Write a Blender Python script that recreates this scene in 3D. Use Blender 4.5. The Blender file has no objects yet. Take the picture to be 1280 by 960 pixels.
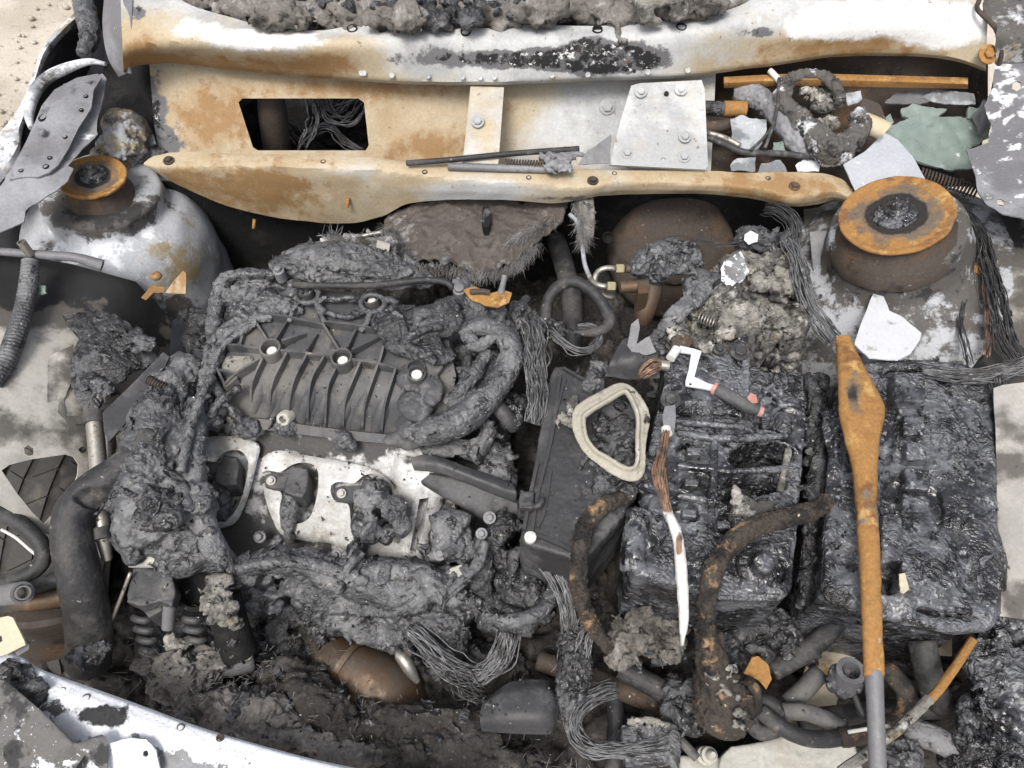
import bpy, bmesh, math, random
import numpy as np
from mathutils import Vector, Matrix
from mathutils.geometry import delaunay_2d_cdt

random.seed(7)
RNG = np.random.default_rng(7)
scene = bpy.context.scene
col = scene.collection

# ------------------------------------------------------------------ camera
CAM = np.array([0.0, -0.60, 1.72])
PITCH = math.radians(56.0)
HFOV = math.radians(67.0)
W0, H0 = 1280.0, 960.0
FPX = W0 / 2 / math.tan(HFOV / 2)
cam_d = bpy.data.cameras.new("camera")
cam_d.sensor_width = 36.0
cam_d.lens = 18.0 / math.tan(HFOV / 2)
cam_d.clip_start = 0.02
cam_d.clip_end = 200.0
cam_o = bpy.data.objects.new("camera", cam_d)
col.objects.link(cam_o)
cam_o.location = CAM
cam_o.rotation_euler = (math.pi / 2 - PITCH, 0, 0)
scene.camera = cam_o

# ------------------------------------------------------------------ light: bright overcast
SUN_EL, SUN_AZ = math.radians(62), math.radians(205)   # azimuth measured from +Y clockwise
world = bpy.data.worlds.new("World")
scene.world = world
world.use_nodes = True
wn = world.node_tree.nodes
wl = world.node_tree.links
for n in list(wn):
    wn.remove(n)
sky = wn.new("ShaderNodeTexSky")
sky.sky_type = 'NISHITA'
sky.sun_disc = False
sky.sun_elevation = SUN_EL
sky.sun_rotation = SUN_AZ
sky.air_density = 1.0
sky.dust_density = 6.0
sky.ozone_density = 1.0
hsv = wn.new("ShaderNodeHueSaturation")
hsv.inputs["Saturation"].default_value = 0.50
bg = wn.new("ShaderNodeBackground")
bg.inputs["Strength"].default_value = 0.11
wo = wn.new("ShaderNodeOutputWorld")
wl.new(sky.outputs[0], hsv.inputs["Color"])
wl.new(hsv.outputs[0], bg.inputs["Color"])
wl.new(bg.outputs[0], wo.inputs["Surface"])
sun_d = bpy.data.lights.new("sun", 'SUN')
sun_d.energy = 1.5
sun_d.angle = math.radians(18)
sun_d.color = (1.0, 0.965, 0.91)
sun_o = bpy.data.objects.new("sun", sun_d)
col.objects.link(sun_o)
sun_dir = Vector((math.sin(SUN_AZ) * math.cos(SUN_EL), math.cos(SUN_AZ) * math.cos(SUN_EL), math.sin(SUN_EL)))
sun_o.rotation_euler = sun_dir.to_track_quat('Z', 'Y').to_euler()
sun_o.location = (0, 0, 4)

vs = scene.view_settings
vs.view_transform = 'Standard'
vs.look = 'None'
vs.exposure = 0.74
vs.gamma = 1.0
vs.use_curve_mapping = False
scene.cycles.use_denoising = True
scene.cycles.max_bounces = 5
scene.cycles.diffuse_bounces = 3
scene.cycles.glossy_bounces = 3
scene.cycles.caustics_reflective = False
scene.cycles.caustics_refractive = False

# ------------------------------------------------------------------ pixel -> place
_F = np.array([0.0, math.cos(PITCH), -math.sin(PITCH)])
_U = np.array([0.0, math.sin(PITCH), math.cos(PITCH)])
_R = np.array([1.0, 0.0, 0.0])

def ray(px, py):
    return _F + _R * ((px - W0 / 2) / FPX) + _U * ((H0 / 2 - py) / FPX)

def P(px, py, z):
    """point of the horizontal plane at height z seen at a photo pixel"""
    d = ray(px, py)
    t = (z - CAM[2]) / d[2]
    return CAM + d * t

def PY(px, py, y):
    """point of the upright plane at depth y seen at a photo pixel"""
    d = ray(px, py)
    t = (y - CAM[1]) / d[1]
    return CAM + d * t

def W(p):
    return np.array(p, float) if isinstance(p, np.ndarray) else P(*p)

def WS(pts):
    return np.array([W(p) for p in pts])

def mmpx(px, py, z):
    p = P(px, py, z)
    return float(np.dot(p - CAM, _F)) / FPX

# ------------------------------------------------------------------ noise (vectorised gradient noise)
_perm = np.random.default_rng(3).permutation(256)
_perm = np.concatenate([_perm, _perm]).astype(np.int32)
_g = np.random.default_rng(4).normal(size=(256, 3))
_g /= np.linalg.norm(_g, axis=1)[:, None]

def gnoise(p):
    p = np.asarray(p, float)
    i = np.floor(p).astype(np.int64)
    f = p - i
    u = f * f * f * (f * (f * 6 - 15) + 10)
    i &= 255
    out = 0.0
    for dx in (0, 1):
        ax = _perm[(i[:, 0] + dx) & 255]
        wx = u[:, 0] if dx else 1 - u[:, 0]
        for dy in (0, 1):
            ay = _perm[(ax + i[:, 1] + dy) & 255]
            wy = u[:, 1] if dy else 1 - u[:, 1]
            for dz in (0, 1):
                az = _perm[(ay + i[:, 2] + dz) & 255]
                wz = u[:, 2] if dz else 1 - u[:, 2]
                g = _g[az]
                out = out + wx * wy * wz * (g[:, 0] * (f[:, 0] - dx) + g[:, 1] * (f[:, 1] - dy) + g[:, 2] * (f[:, 2] - dz))
    return out * 1.6

_rots = []
for _k in range(8):
    _q, _ = np.linalg.qr(np.random.default_rng(20 + _k).normal(size=(3, 3)))
    _rots.append(_q)

def fbm(p, octs=3, seed=0.0, gain=0.5):
    p = np.asarray(p, float) + seed * 17.31
    a, s, o = 1.0, 0.0, 0.0
    for k in range(octs):
        o = o + a * gnoise((p @ _rots[k]) * (2.03 ** k) + k * 9.7 + .37)
        s += a
        a *= gain
    return o / s

def ridged(p, octs=3, seed=0.0):
    p = np.asarray(p, float) + seed * 11.7
    a, s, o = 1.0, 0.0, 0.0
    for k in range(octs):
        o = o + a * (1 - 2.2 * np.abs(gnoise((p @ _rots[k + 3]) * (2.1 ** k) + k * 5.1 + .21)))
        s += a
        a *= 0.5
    return o / s

# ------------------------------------------------------------------ curves
def cr(pts, n, sharp=False):
    """resample a polyline to n points, evenly by length (Catmull-Rom unless sharp)"""
    p = np.asarray(pts, float)
    if len(p) == 2 or sharp:
        q = p
    else:
        e = np.vstack([2 * p[0] - p[1], p, 2 * p[-1] - p[-2]])
        q = []
        for i in range(len(p) - 1):
            a, b, c, d = e[i], e[i + 1], e[i + 2], e[i + 3]
            for t in np.linspace(0, 1, 12, endpoint=False):
                q.append(0.5 * (2 * b + (c - a) * t + (2 * a - 5 * b + 4 * c - d) * t * t + (3 * b - a - 3 * c + d) * t ** 3))
        q.append(p[-1])
        q = np.array(q)
    L = np.concatenate([[0], np.cumsum(np.linalg.norm(np.diff(q[:, :3], axis=0), axis=1))])
    s = np.linspace(0, L[-1], n)
    return np.stack([np.interp(s, L, q[:, k]) for k in range(q.shape[1])], 1)

def closed(pts, n):
    """smooth closed curve through pts, n points"""
    p = np.asarray(pts, float)
    e = np.vstack([p[-2:], p, p[:3]])
    q = cr(e, 14 * len(e))
    # cut the wrap: start and end nearest to p[0] and its repeat
    a = int(np.argmin(np.linalg.norm(q - p[0], axis=1)[:len(q) // 2]))
    half = len(q) // 2
    b = half + int(np.argmin(np.linalg.norm(q[half:] - p[0], axis=1)))
    return cr(q[a:b + 1], n + 1, True)[:-1]

def tps(ctrl):
    """smooth interpolation of z over the photo plane through control points (px,py,z)"""
    c = np.array(ctrl, float)
    xy = c[:, :2] / 100.0
    n = len(c)
    d = np.linalg.norm(xy[:, None] - xy[None], axis=2)
    K = np.where(d > 0, d * d * np.log(d + 1e-12), 0) + np.eye(n) * 1e-3
    Pm = np.hstack([np.ones((n, 1)), xy])
    A = np.block([[K, Pm], [Pm.T, np.zeros((3, 3))]])
    w = np.linalg.solve(A, np.concatenate([c[:, 2], np.zeros(3)]))

    def f(px, py):
        q = np.stack([np.atleast_1d(px), np.atleast_1d(py)], 1) / 100.0
        d = np.linalg.norm(q[:, None] - xy[None], axis=2)
        k = np.where(d > 0, d * d * np.log(d + 1e-12), 0)
        return k @ w[:n] + w[n] + q @ w[n + 1:]
    return f

# ------------------------------------------------------------------ objects
def mesh_obj(name, v, f, mat, parent=None, smooth=True, attr=None):
    me = bpy.data.meshes.new(name)
    v = np.asarray(v, float)
    off = np.zeros(3)
    if parent is not None:
        off = np.array(root_of(parent)["_base"])
    me.from_pydata((v - off).tolist(), [], [tuple(int(i) for i in q) for q in f])
    me.update()
    if attr is not None:
        for an, av in attr.items():
            a = me.attributes.new(an, 'FLOAT_COLOR', 'POINT')
            c = np.ones((len(v), 4))
            c[:, :3] = av
            a.data.foreach_set("color", c.ravel())
    me.shade_smooth() if smooth else None
    ob = bpy.data.objects.new(name, me)
    col.objects.link(ob)
    if mat is not None:
        me.materials.append(mat)
    if parent is not None:
        ob.parent = parent
    return ob

def root_of(o):
    while o.parent is not None:
        o = o.parent
    return o

def autosmooth(ob, ang=35):
    me = ob.data
    me.shade_smooth()
    try:
        me.set_sharp_from_angle(angle=math.radians(ang))
    except Exception:
        pass
    return ob

def thing(name, label, cat, base=(0, 0, 0), group=None):
    o = bpy.data.objects.new(name, None)
    o.empty_display_size = 0.03
    col.objects.link(o)
    o.location = base
    o["_base"] = [float(x) for x in base]
    o["label"] = label
    o["category"] = cat
    if group:
        o["group"] = group
    return o

def tag(o, label, cat, group=None):
    o["label"] = label
    o["category"] = cat
    if group:
        o["group"] = group
    return o

def merge(*ms):
    V, F, n = [], [], 0
    for v, f in ms:
        V.append(np.asarray(v, float))
        F.extend([tuple(i + n for i in q) for q in f])
        n += len(v)
    return np.vstack(V), F

def vnormals(v, f):
    N = np.zeros_like(v)
    tri = {}
    for q in f:
        tri.setdefault(len(q), []).append(q)
    for k, qs in tri.items():
        q = np.array(qs)
        a, b, c = v[q[:, 0]], v[q[:, 1]], v[q[:, 2]]
        n = np.cross(b - a, c - a)
        if k == 4:
            d = v[q[:, 3]]
            n = np.cross(c - a, d - b)
        for j in range(k):
            np.add.at(N, q[:, j], n)
    L = np.linalg.norm(N, axis=1)
    L[L == 0] = 1
    return N / L[:, None]

def thicken(v, f, t):
    """give a sheet a real thickness t below its upper face"""
    N = vnormals(v, f)
    n = len(v)
    e = {}
    for q in f:
        for a, b in zip(q, q[1:] + q[:1]):
            e[(a, b)] = e.get((a, b), 0) + 1
    F = [tuple(q) for q in f] + [tuple(i + n for i in reversed(q)) for q in f]
    for (a, b) in e:
        if (b, a) not in e:
            F.append((b, a, a + n, b + n))
    return np.vstack([v, v - N * t]), F

def toward_cam(v, f):
    """flip a sheet so that its front faces the side the camera stands on"""
    N = vnormals(v, f)
    s = np.sum(N * (CAM - v), axis=1).mean()
    return f if s >= 0 else [tuple(reversed(q)) for q in f]

def grid_faces(nu, nv, wrap=False):
    f = []
    for j in range(nv - 1):
        for i in range(nu - (0 if wrap else 1)):
            a = j * nu + i
            b = j * nu + (i + 1) % nu
            f.append((a, b, b + nu, a + nu))
    return f

def loft(rows, nu, nv, sharp_v=False):
    R = [cr(WS(r), nu) for r in rows]
    R = np.array(R)                                  # rows, nu, 3
    G = np.stack([cr(R[:, i], nv, sharp_v) for i in range(nu)], 1)   # nv, nu, 3
    v = G.reshape(-1, 3)
    f = grid_faces(nu, nv)
    return v, toward_cam(v, f)

def in_poly(p, poly):
    x, y = p[:, 0], p[:, 1]
    ins = np.zeros(len(p), bool)
    n = len(poly)
    j = n - 1
    for i in range(n):
        xi, yi = poly[i]
        xj, yj = poly[j]
        c = ((yi > y) != (yj > y)) & (x < (xj - xi) * (y - yi) / (yj - yi + 1e-12) + xi)
        ins ^= c
        j = i
    return ins

def densify(poly, step):
    out = []
    p = np.asarray(poly, float)
    for a, b in zip(p, np.roll(p, -1, 0)):
        n = max(1, int(np.linalg.norm(b - a) / step))
        for k in range(n):
            out.append(a + (b - a) * k / n)
    return np.array(out)

def rough_edge(poly, step, amp, seed=0.0):
    """ragged outline"""
    p = densify(poly, step)
    q = np.hstack([p / (step * 3.0), np.zeros((len(p), 1))])
    p[:, 0] += amp * fbm(q, 3, seed)
    p[:, 1] += amp * fbm(q, 3, seed + 5)
    return p

def tri_fill(outline, holes=(), step=8.0, jitter=0.25):
    out = densify(outline, step)
    hs = [densify(h, step) for h in holes]
    lo, hi = out.min(0), out.max(0)
    gx, gy = np.meshgrid(np.arange(lo[0] + step / 2, hi[0], step), np.arange(lo[1] + step / 2, hi[1], step))
    g = np.stack([gx.ravel(), gy.ravel()], 1)
    g += RNG.uniform(-jitter, jitter, g.shape) * step
    ok = in_poly(g, out)
    for h in hs:
        ok &= ~in_poly(g, h)
    g = g[ok]
    allb = np.vstack([out] + hs)
    if len(g):
        keep = np.ones(len(g), bool)
        for k in range(0, len(g), 2000):
            d = np.linalg.norm(g[k:k + 2000, None] - allb[None], axis=2).min(1)
            keep[k:k + 2000] = d > step * 0.45
        g = g[keep]
    pts = np.vstack([allb, g])
    edges, o = [], 0
    for b in [out] + hs:
        n = len(b)
        edges += [(o + i, o + (i + 1) % n) for i in range(n)]
        o += n
    v, e, f, *_ = delaunay_2d_cdt([Vector(q) for q in pts], edges, [], 0, 1e-5)
    v = np.array([[a.x, a.y] for a in v])
    f = [tuple(q) for q in f]
    c = np.array([v[list(q)].mean(0) for q in f])
    ok = in_poly(c, out)
    for h in hs:
        ok &= ~in_poly(c, h)
    return v, [q for q, k in zip(f, ok) if k]

def panel_geo(outline, zf, holes=(), step=8.0, thick=0.0015, bump=0.0, bscale=40.0, seed=0.0):
    """sheet of metal: outline and holes at photo pixels, height zf(px,py), real thickness"""
    p2, f = tri_fill(outline, holes, step)
    if isinstance(zf, (list, tuple)):
        zf = tps(zf)
    z = zf(p2[:, 0], p2[:, 1]) if callable(zf) else np.full(len(p2), zf)
    if bump:
        z = z + bump * fbm(np.hstack([p2 / bscale, np.zeros((len(p2), 1))]), 3, seed)
    d = _F[None] + _R[None] * ((p2[:, :1] - W0 / 2) / FPX) + _U[None] * ((H0 / 2 - p2[:, 1:2]) / FPX)
    t = (z - CAM[2]) / d[:, 2]
    v = CAM + d * t[:, None]
    f = toward_cam(v, f)
    n = len(v)
    v, f = thicken(v, f, thick)
    return v, f, np.vstack([p2, p2])

def panel(name, outline, zf, mat, parent=None, holes=(), step=8.0, thick=0.0015, bump=0.0, bscale=40.0, seed=0.0, paint=None, ang=40):
    v, f, p2 = panel_geo(outline, zf, holes, step, thick, bump, bscale, seed)
    attr = {"tone": paint(p2)} if paint else None
    return autosmooth(mesh_obj(name, v, f, mat, parent, attr=attr), ang)

# ------------------------------------------------------------------ solids
def frame_of(d):
    d = d / np.linalg.norm(d)
    a = np.array([0, 0, 1.0]) if abs(d[2]) < 0.9 else np.array([1.0, 0, 0])
    u = np.cross(a, d)
    u /= np.linalg.norm(u)
    return u, np.cross(d, u), d

def tube(path, r, seg=10, n=None, caps=True, flat=1.0, wob=0.0, seed=0.0, ridge=None, raw=False):
    """round tube along a path; r a number or a list along the path"""
    p = WS(path) if not raw else np.asarray(path, float)
    if n is None:
        L = np.linalg.norm(np.diff(p, axis=0), axis=1).sum()
        n = max(4, int(L / 0.006))
    rr = np.atleast_1d(np.asarray(r, float))
    if len(rr) == 1:
        rr = np.repeat(rr, len(p))
    q = cr(np.hstack([p, np.interp(np.linspace(0, 1, len(p)), np.linspace(0, 1, len(rr)), rr)[:, None]]), n)
    c, rad = q[:, :3], q[:, 3]
    T = np.gradient(c, axis=0)
    T /= np.linalg.norm(T, axis=1)[:, None] + 1e-12
    u, w, _ = frame_of(T[0])
    ang = np.linspace(0, 2 * math.pi, seg, endpoint=False)
    V = []
    s = 0.0
    for i in range(n):
        u = u - T[i] * np.dot(u, T[i])
        u /= np.linalg.norm(u) + 1e-12
        w = np.cross(T[i], u)
        if i:
            s += np.linalg.norm(c[i] - c[i - 1])
        k = rad[i]
        if ridge:
            k *= 1 + ridge[1] * math.sin(2 * math.pi * s / ridge[0])
        V.append(c[i] + (np.cos(ang)[:, None] * u + np.sin(ang)[:, None] * w * flat) * k)
    v = np.vstack(V)
    f = grid_faces(seg, n, True)
    if caps:
        f = f + [tuple(range(seg - 1, -1, -1)), tuple(range((n - 1) * seg, n * seg))]
    if wob:
        N = vnormals(v, f)
        v = v + N * (wob * fbm(v / 0.012, 3, seed))[:, None]
    return v, f

def pipe(path, r, wall=0.002, seg=14, n=None, depth=0.02, raw=False):
    """tube with an open, hollow far end"""
    v, f = tube(path, r, seg, n, caps=False, raw=raw)
    nn = len(v) // seg
    last = v[-seg:]
    c = last.mean(0)
    d = c - v[-2 * seg:-seg].mean(0)
    d /= np.linalg.norm(d)
    rad = np.linalg.norm(last - c, axis=1).mean()
    i1 = c + (last - c) * (1 - wall / rad)
    i2 = i1 - d * depth
    b = len(v)
    v = np.vstack([v, i1, i2])
    f = f + [(b - seg + i, b - seg + (i + 1) % seg, b + (i + 1) % seg, b + i) for i in range(seg)]
    f = f + [(b + i, b + (i + 1) % seg, b + seg + (i + 1) % seg, b + seg + i) for i in range(seg)]
    f = f + [tuple(range(b + seg, b + 2 * seg)), tuple(range(seg - 1, -1, -1))]
    return v, f

def lathe(center, axis, prof, seg=40, close_top=True, close_bot=False):
    """turned solid: prof = [(r, h), ...] from bottom to top along axis"""
    u, w, d = frame_of(np.asarray(axis, float))
    a = np.linspace(0, 2 * math.pi, seg, endpoint=False)
    V = [np.asarray(center) + d * h + (np.cos(a)[:, None] * u + np.sin(a)[:, None] * w) * r for r, h in prof]
    v = np.vstack(V)
    f = grid_faces(seg, len(prof), True)
    n = len(prof)
    if close_top:
        f.append(tuple(range((n - 1) * seg, n * seg)))
    if close_bot:
        f.append(tuple(range(seg - 1, -1, -1)))
    return v, f

def hexbolt(center, axis, r, h, washer=1.5):
    u, w, d = frame_of(np.asarray(axis, float))
    c = np.asarray(center, float)
    ms = []
    if washer:
        ms.append(lathe(c, d, [(r * washer, -0.001), (r * washer, h * 0.22), (r * washer * 0.93, h * 0.3)], 16))
    a = np.linspace(0, 2 * math.pi, 6, endpoint=False)
    ring = np.cos(a)[:, None] * u + np.sin(a)[:, None] * w
    v = np.vstack([c + ring * r, c + ring * r + d * h * 0.85, c + ring * r * 0.82 + d * h])
    f = grid_faces(6, 3, True) + [tuple(range(12, 18))]
    ms.append((v, f))
    return merge(*ms)

def box8(c8):
    """solid from 8 corners: 4 bottom then 4 top, same turning sense"""
    f = [(3, 2, 1, 0), (4, 5, 6, 7)] + [(i, (i + 1) % 4, (i + 1) % 4 + 4, i + 4) for i in range(4)]
    v = np.array(c8, float)
    n = np.cross(v[5] - v[4], v[6] - v[5])
    if np.dot(n, v[4:].mean(0) - v[:4].mean(0)) < 0:
        f = [tuple(reversed(q)) for q in f]
    return v, f

def block(quad_px, ztop, zbot, flare=0.0):
    """upright solid whose top is the pixel quad at ztop (number or one for each corner)"""
    zt = [ztop] * 4 if not hasattr(ztop, '__len__') else ztop
    t = np.array([P(q[0], q[1], z) for q, z in zip(quad_px, zt)])
    b = t.copy()
    c = t.mean(0)
    b[:, :2] = c[:2] + (t[:, :2] - c[:2]) * (1 + flare)
    b[:, 2] = zbot
    return box8(np.vstack([b, t]))

def prism(poly_px, ztop, zbot):
    """upright solid with any pixel outline as its top"""
    zt = ztop if callable(ztop) else (lambda x, y: ztop)
    t = np.array([P(q[0], q[1], float(np.atleast_1d(zt(q[0], q[1]))[0])) for q in poly_px])
    n = len(t)
    b = t.copy()
    b[:, 2] = zbot
    A = 0.5 * sum(t[i][0] * t[(i + 1) % n][1] - t[(i + 1) % n][0] * t[i][1] for i in range(n))
    if A < 0:
        t, b = t[::-1], b[::-1]
    f = [tuple(range(n)), tuple(range(2 * n - 1, n - 1, -1))] + [(i, i + n, (i + 1) % n + n, (i + 1) % n) for i in range(n)]
    return np.vstack([t, b]), f

def ball(c, r, seg=12, rings=8):
    """ellipsoid, r a number or three"""
    r = np.array([r] * 3 if not hasattr(r, '__len__') else r, float)
    V = [[0, 0, -1.0]]
    for j in range(1, rings):
        t = -math.pi / 2 + math.pi * j / rings
        for i in range(seg):
            a = 2 * math.pi * i / seg
            V.append([math.cos(t) * math.cos(a), math.cos(t) * math.sin(a), math.sin(t)])
    V.append([0, 0, 1.0])
    f = []
    for i in range(seg):
        f.append((0, 1 + (i + 1) % seg, 1 + i))
        f.append((len(V) - 1, len(V) - 1 - seg + i, len(V) - 1 - seg + (i + 1) % seg))
    for j in range(rings - 2):
        for i in range(seg):
            a, b = 1 + j * seg + i, 1 + j * seg + (i + 1) % seg
            f.append((a, b, b + seg, a + seg))
    return np.asarray(c) + np.array(V) * r, f

def lump(px, py, z, r, sq=1.0):
    """ball placed so that its visible top is near height z; r in photo pixels (one or two numbers)"""
    k = mmpx(px, py, z)
    rx, ry = (r, r) if not hasattr(r, '__len__') else r
    R = (rx * k, ry * k * 1.1, min(rx, ry) * k * sq)
    c = P(px, py, z)
    c = c - np.array([0, 0, R[2] * 0.7])
    v, f = ball((0, 0, 0), R, 16, 10)
    m = max(R)
    n = fbm(v / m * .9 + px * .37 + py * .11, 2)
    v = v * (1 + .55 * n)[:, None]
    top = v[:, 2].max()
    v[:, 2] *= R[2] / max(top, 1e-6)
    return v + c, f

def remesh(geo, voxel=0.003, smooth=2):
    """fuse overlapping solids into one skin"""
    v, f = geo
    me = bpy.data.meshes.new("tmp")
    me.from_pydata(np.asarray(v).tolist(), [], [tuple(int(i) for i in q) for q in f])
    ob = bpy.data.objects.new("tmp", me)
    col.objects.link(ob)
    m = ob.modifiers.new("r", 'REMESH')
    m.mode = 'VOXEL'
    m.voxel_size = voxel
    if smooth:
        s = ob.modifiers.new("s", 'SMOOTH')
        s.factor = 0.5
        s.iterations = smooth
    dg = bpy.context.evaluated_depsgraph_get()
    ev = ob.evaluated_get(dg)
    em = ev.to_mesh()
    n = len(em.vertices)
    co = np.empty(n * 3)
    em.vertices.foreach_get("co", co)
    no = np.empty(n * 3)
    em.vertices.foreach_get("normal", no)
    nl = len(em.loops)
    li = np.empty(nl, np.int32)
    em.loops.foreach_get("vertex_index", li)
    np_ = len(em.polygons)
    ls = np.empty(np_, np.int32)
    em.polygons.foreach_get("loop_start", ls)
    lt = np.empty(np_, np.int32)
    em.polygons.foreach_get("loop_total", lt)
    ev.to_mesh_clear()
    bpy.data.objects.remove(ob)
    bpy.data.meshes.remove(me)
    return co.reshape(-1, 3), no.reshape(-1, 3), (li, ls, lt)

def raw_mesh(name, co, topo, mat, parent=None, attr=None):
    li, ls, lt = topo
    me = bpy.data.meshes.new(name)
    off = np.array(root_of(parent)["_base"]) if parent is not None else np.zeros(3)
    me.vertices.add(len(co))
    me.vertices.foreach_set("co", (co - off).astype(np.float32).ravel())
    me.loops.add(len(li))
    me.loops.foreach_set("vertex_index", li)
    me.polygons.add(len(ls))
    me.polygons.foreach_set("loop_start", ls)
    me.polygons.foreach_set("loop_total", lt)
    me.update(calc_edges=True)
    me.shade_smooth()
    if attr is not None:
        a = me.attributes.new("tone", 'FLOAT_COLOR', 'POINT')
        c = np.ones((len(co), 4))
        c[:, :3] = attr
        a.data.foreach_set("color", c.ravel())
    if mat is not None:
        me.materials.append(mat)
    ob = bpy.data.objects.new(name, me)
    col.objects.link(ob)
    if parent is not None:
        ob.parent = parent
    return ob

def proj(v):
    """photo pixel of world points"""
    d = v - CAM
    t = d @ _F
    return np.stack([640 + FPX * (d @ _R) / t, 480 - FPX * (d @ _U) / t], 1)

VOX = 0.86
def char(name, geos, mat, parent=None, voxel=0.003, big=0.006, mid=0.003, fine=0.0012, seed=0.0, smooth=2,
         sbig=0.035, smid=0.013, sfine=0.0055, warp=0.5, stretch=(1, 1, 1), dents=(), twist=1.0, attr=None):
    """burnt mass: solids fused, then swollen, folded and pitted; dents = (px, py, rx, ry, depth) hollows"""
    co, no, topo = remesh(merge(*geos), voxel * VOX, smooth)
    s = np.array(stretch)
    if dents:
        p = proj(co)
        for cx, cy, rx, ry, dep in dents:
            r = np.sqrt(((p[:, 0] - cx) / rx) ** 2 + ((p[:, 1] - cy) / ry) ** 2) + 0.18 * fbm(co / .012, 2, seed + cx)
            w = np.clip((1.08 - r) / .16, 0, 1)
            w = w * w * (3 - 2 * w) * np.clip((no[:, 2] + .1) * 4, 0, 1)
            co[:, 2] -= dep * w
    q = co / s
    # irregular swelling breaks up the plain shapes
    V = np.stack([fbm(q / 0.022, 3, seed + 1), fbm(q / 0.022, 3, seed + 2), fbm(q / 0.022, 3, seed + 3)], 1)
    wv = V * warp * 0.03
    qw = q + wv
    d = big * fbm(q / sbig, 2, seed)
    # folds: sharp creases between smooth swollen bulges
    n1 = fbm(qw / (smid * 2.6), 3, seed + 11, .6) * 1.3
    n2 = fbm(qw / (smid * 1.2), 2, seed + 13, .6) * 1.2
    n3 = fbm(qw / (sfine * 1.6), 2, seed + 17, .7) * 1.2
    msk = np.clip(.55 + 2.0 * fbm(q / .055, 2, seed + 23), .12, 1.25)
    d += (mid * (.35 + .65 * msk)) * (.6 - 1.25 * np.exp(-(n1 / .10) ** 2) - .6 * np.exp(-(n2 / .12) ** 2)) + mid * .3 * n2
    d += fine * msk * (.25 - .75 * np.exp(-(n3 / .18) ** 2))
    pit = gnoise((qw / sfine) @ _rots[7] + seed)
    d -= fine * 1.4 * msk * np.clip(pit - .3, 0, 1)
    co = co + no * d[:, None] + V * (big * .8 * twist)
    return raw_mesh(name, co, topo, mat, parent, attr=attr(co) if attr else None)

def strands(path, n, spread, r, seg=5, seed=1, wild=1.0, npts=None, taper=None, raw=False):
    """bundle of thin wires that follow a path"""
    n, r = int(n * 1.3), r * .8
    p = WS(path) if not raw else np.asarray(path, float)
    rg = np.random.default_rng(seed)
    L = np.linalg.norm(np.diff(p, axis=0), axis=1).sum()
    m = npts or max(6, int(L / 0.012))
    c = cr(p, m)
    T = np.gradient(c, axis=0)
    T /= np.linalg.norm(T, axis=1)[:, None] + 1e-9
    t = np.linspace(0, 1, m)
    sp = spread if taper is None else spread * np.interp(t, np.linspace(0, 1, len(taper)), taper)
    sp = np.broadcast_to(sp, (m,))
    u0, w0, _ = frame_of(T[0])
    ms = []
    for k in range(n):
        a0 = rg.uniform(0, 2 * math.pi)
        rad = math.sqrt(rg.uniform(0.05, 1))
        tw = rg.normal(0, 1.2) * wild
        ph = rg.uniform(0, 100)
        a = a0 + tw * t
        wob = fbm(np.stack([t * 7 + ph, np.full(m, ph), np.zeros(m)], 1), 3) * 0.65 * wild
        wob2 = fbm(np.stack([t * 7 + ph, np.full(m, ph + 50), np.zeros(m)], 1), 3) * 0.65 * wild
        pts = []
        u = u0.copy()
        lo_, hi_ = (0, m) if rg.uniform() < .7 else sorted(rg.choice(np.arange(m + 1), 2, replace=False))
        if hi_ - lo_ < 4:
            lo_, hi_ = 0, m
        stray = 1 + .8 * wild * (rg.uniform() < .12)
        for i in range(m):
            u = u - T[i] * np.dot(u, T[i])
            u /= np.linalg.norm(u) + 1e-9
            w = np.cross(T[i], u)
            if i < lo_ or i >= hi_:
                continue
            sp_i = sp[i] * stray
            pts.append(c[i] + u * (math.cos(a[i]) * rad + wob[i]) * sp_i + w * (math.sin(a[i]) * rad + wob2[i]) * sp_i)
        ms.append(tube(pts, r * rg.uniform(0.45, 1.15), seg, len(pts) * 2, raw=True))
    return merge(*ms)
# ------------------------------------------------------------------ materials
def _lin(c):
    return (c[0], c[1], c[2], 1.0) if len(c) == 3 else c

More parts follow.
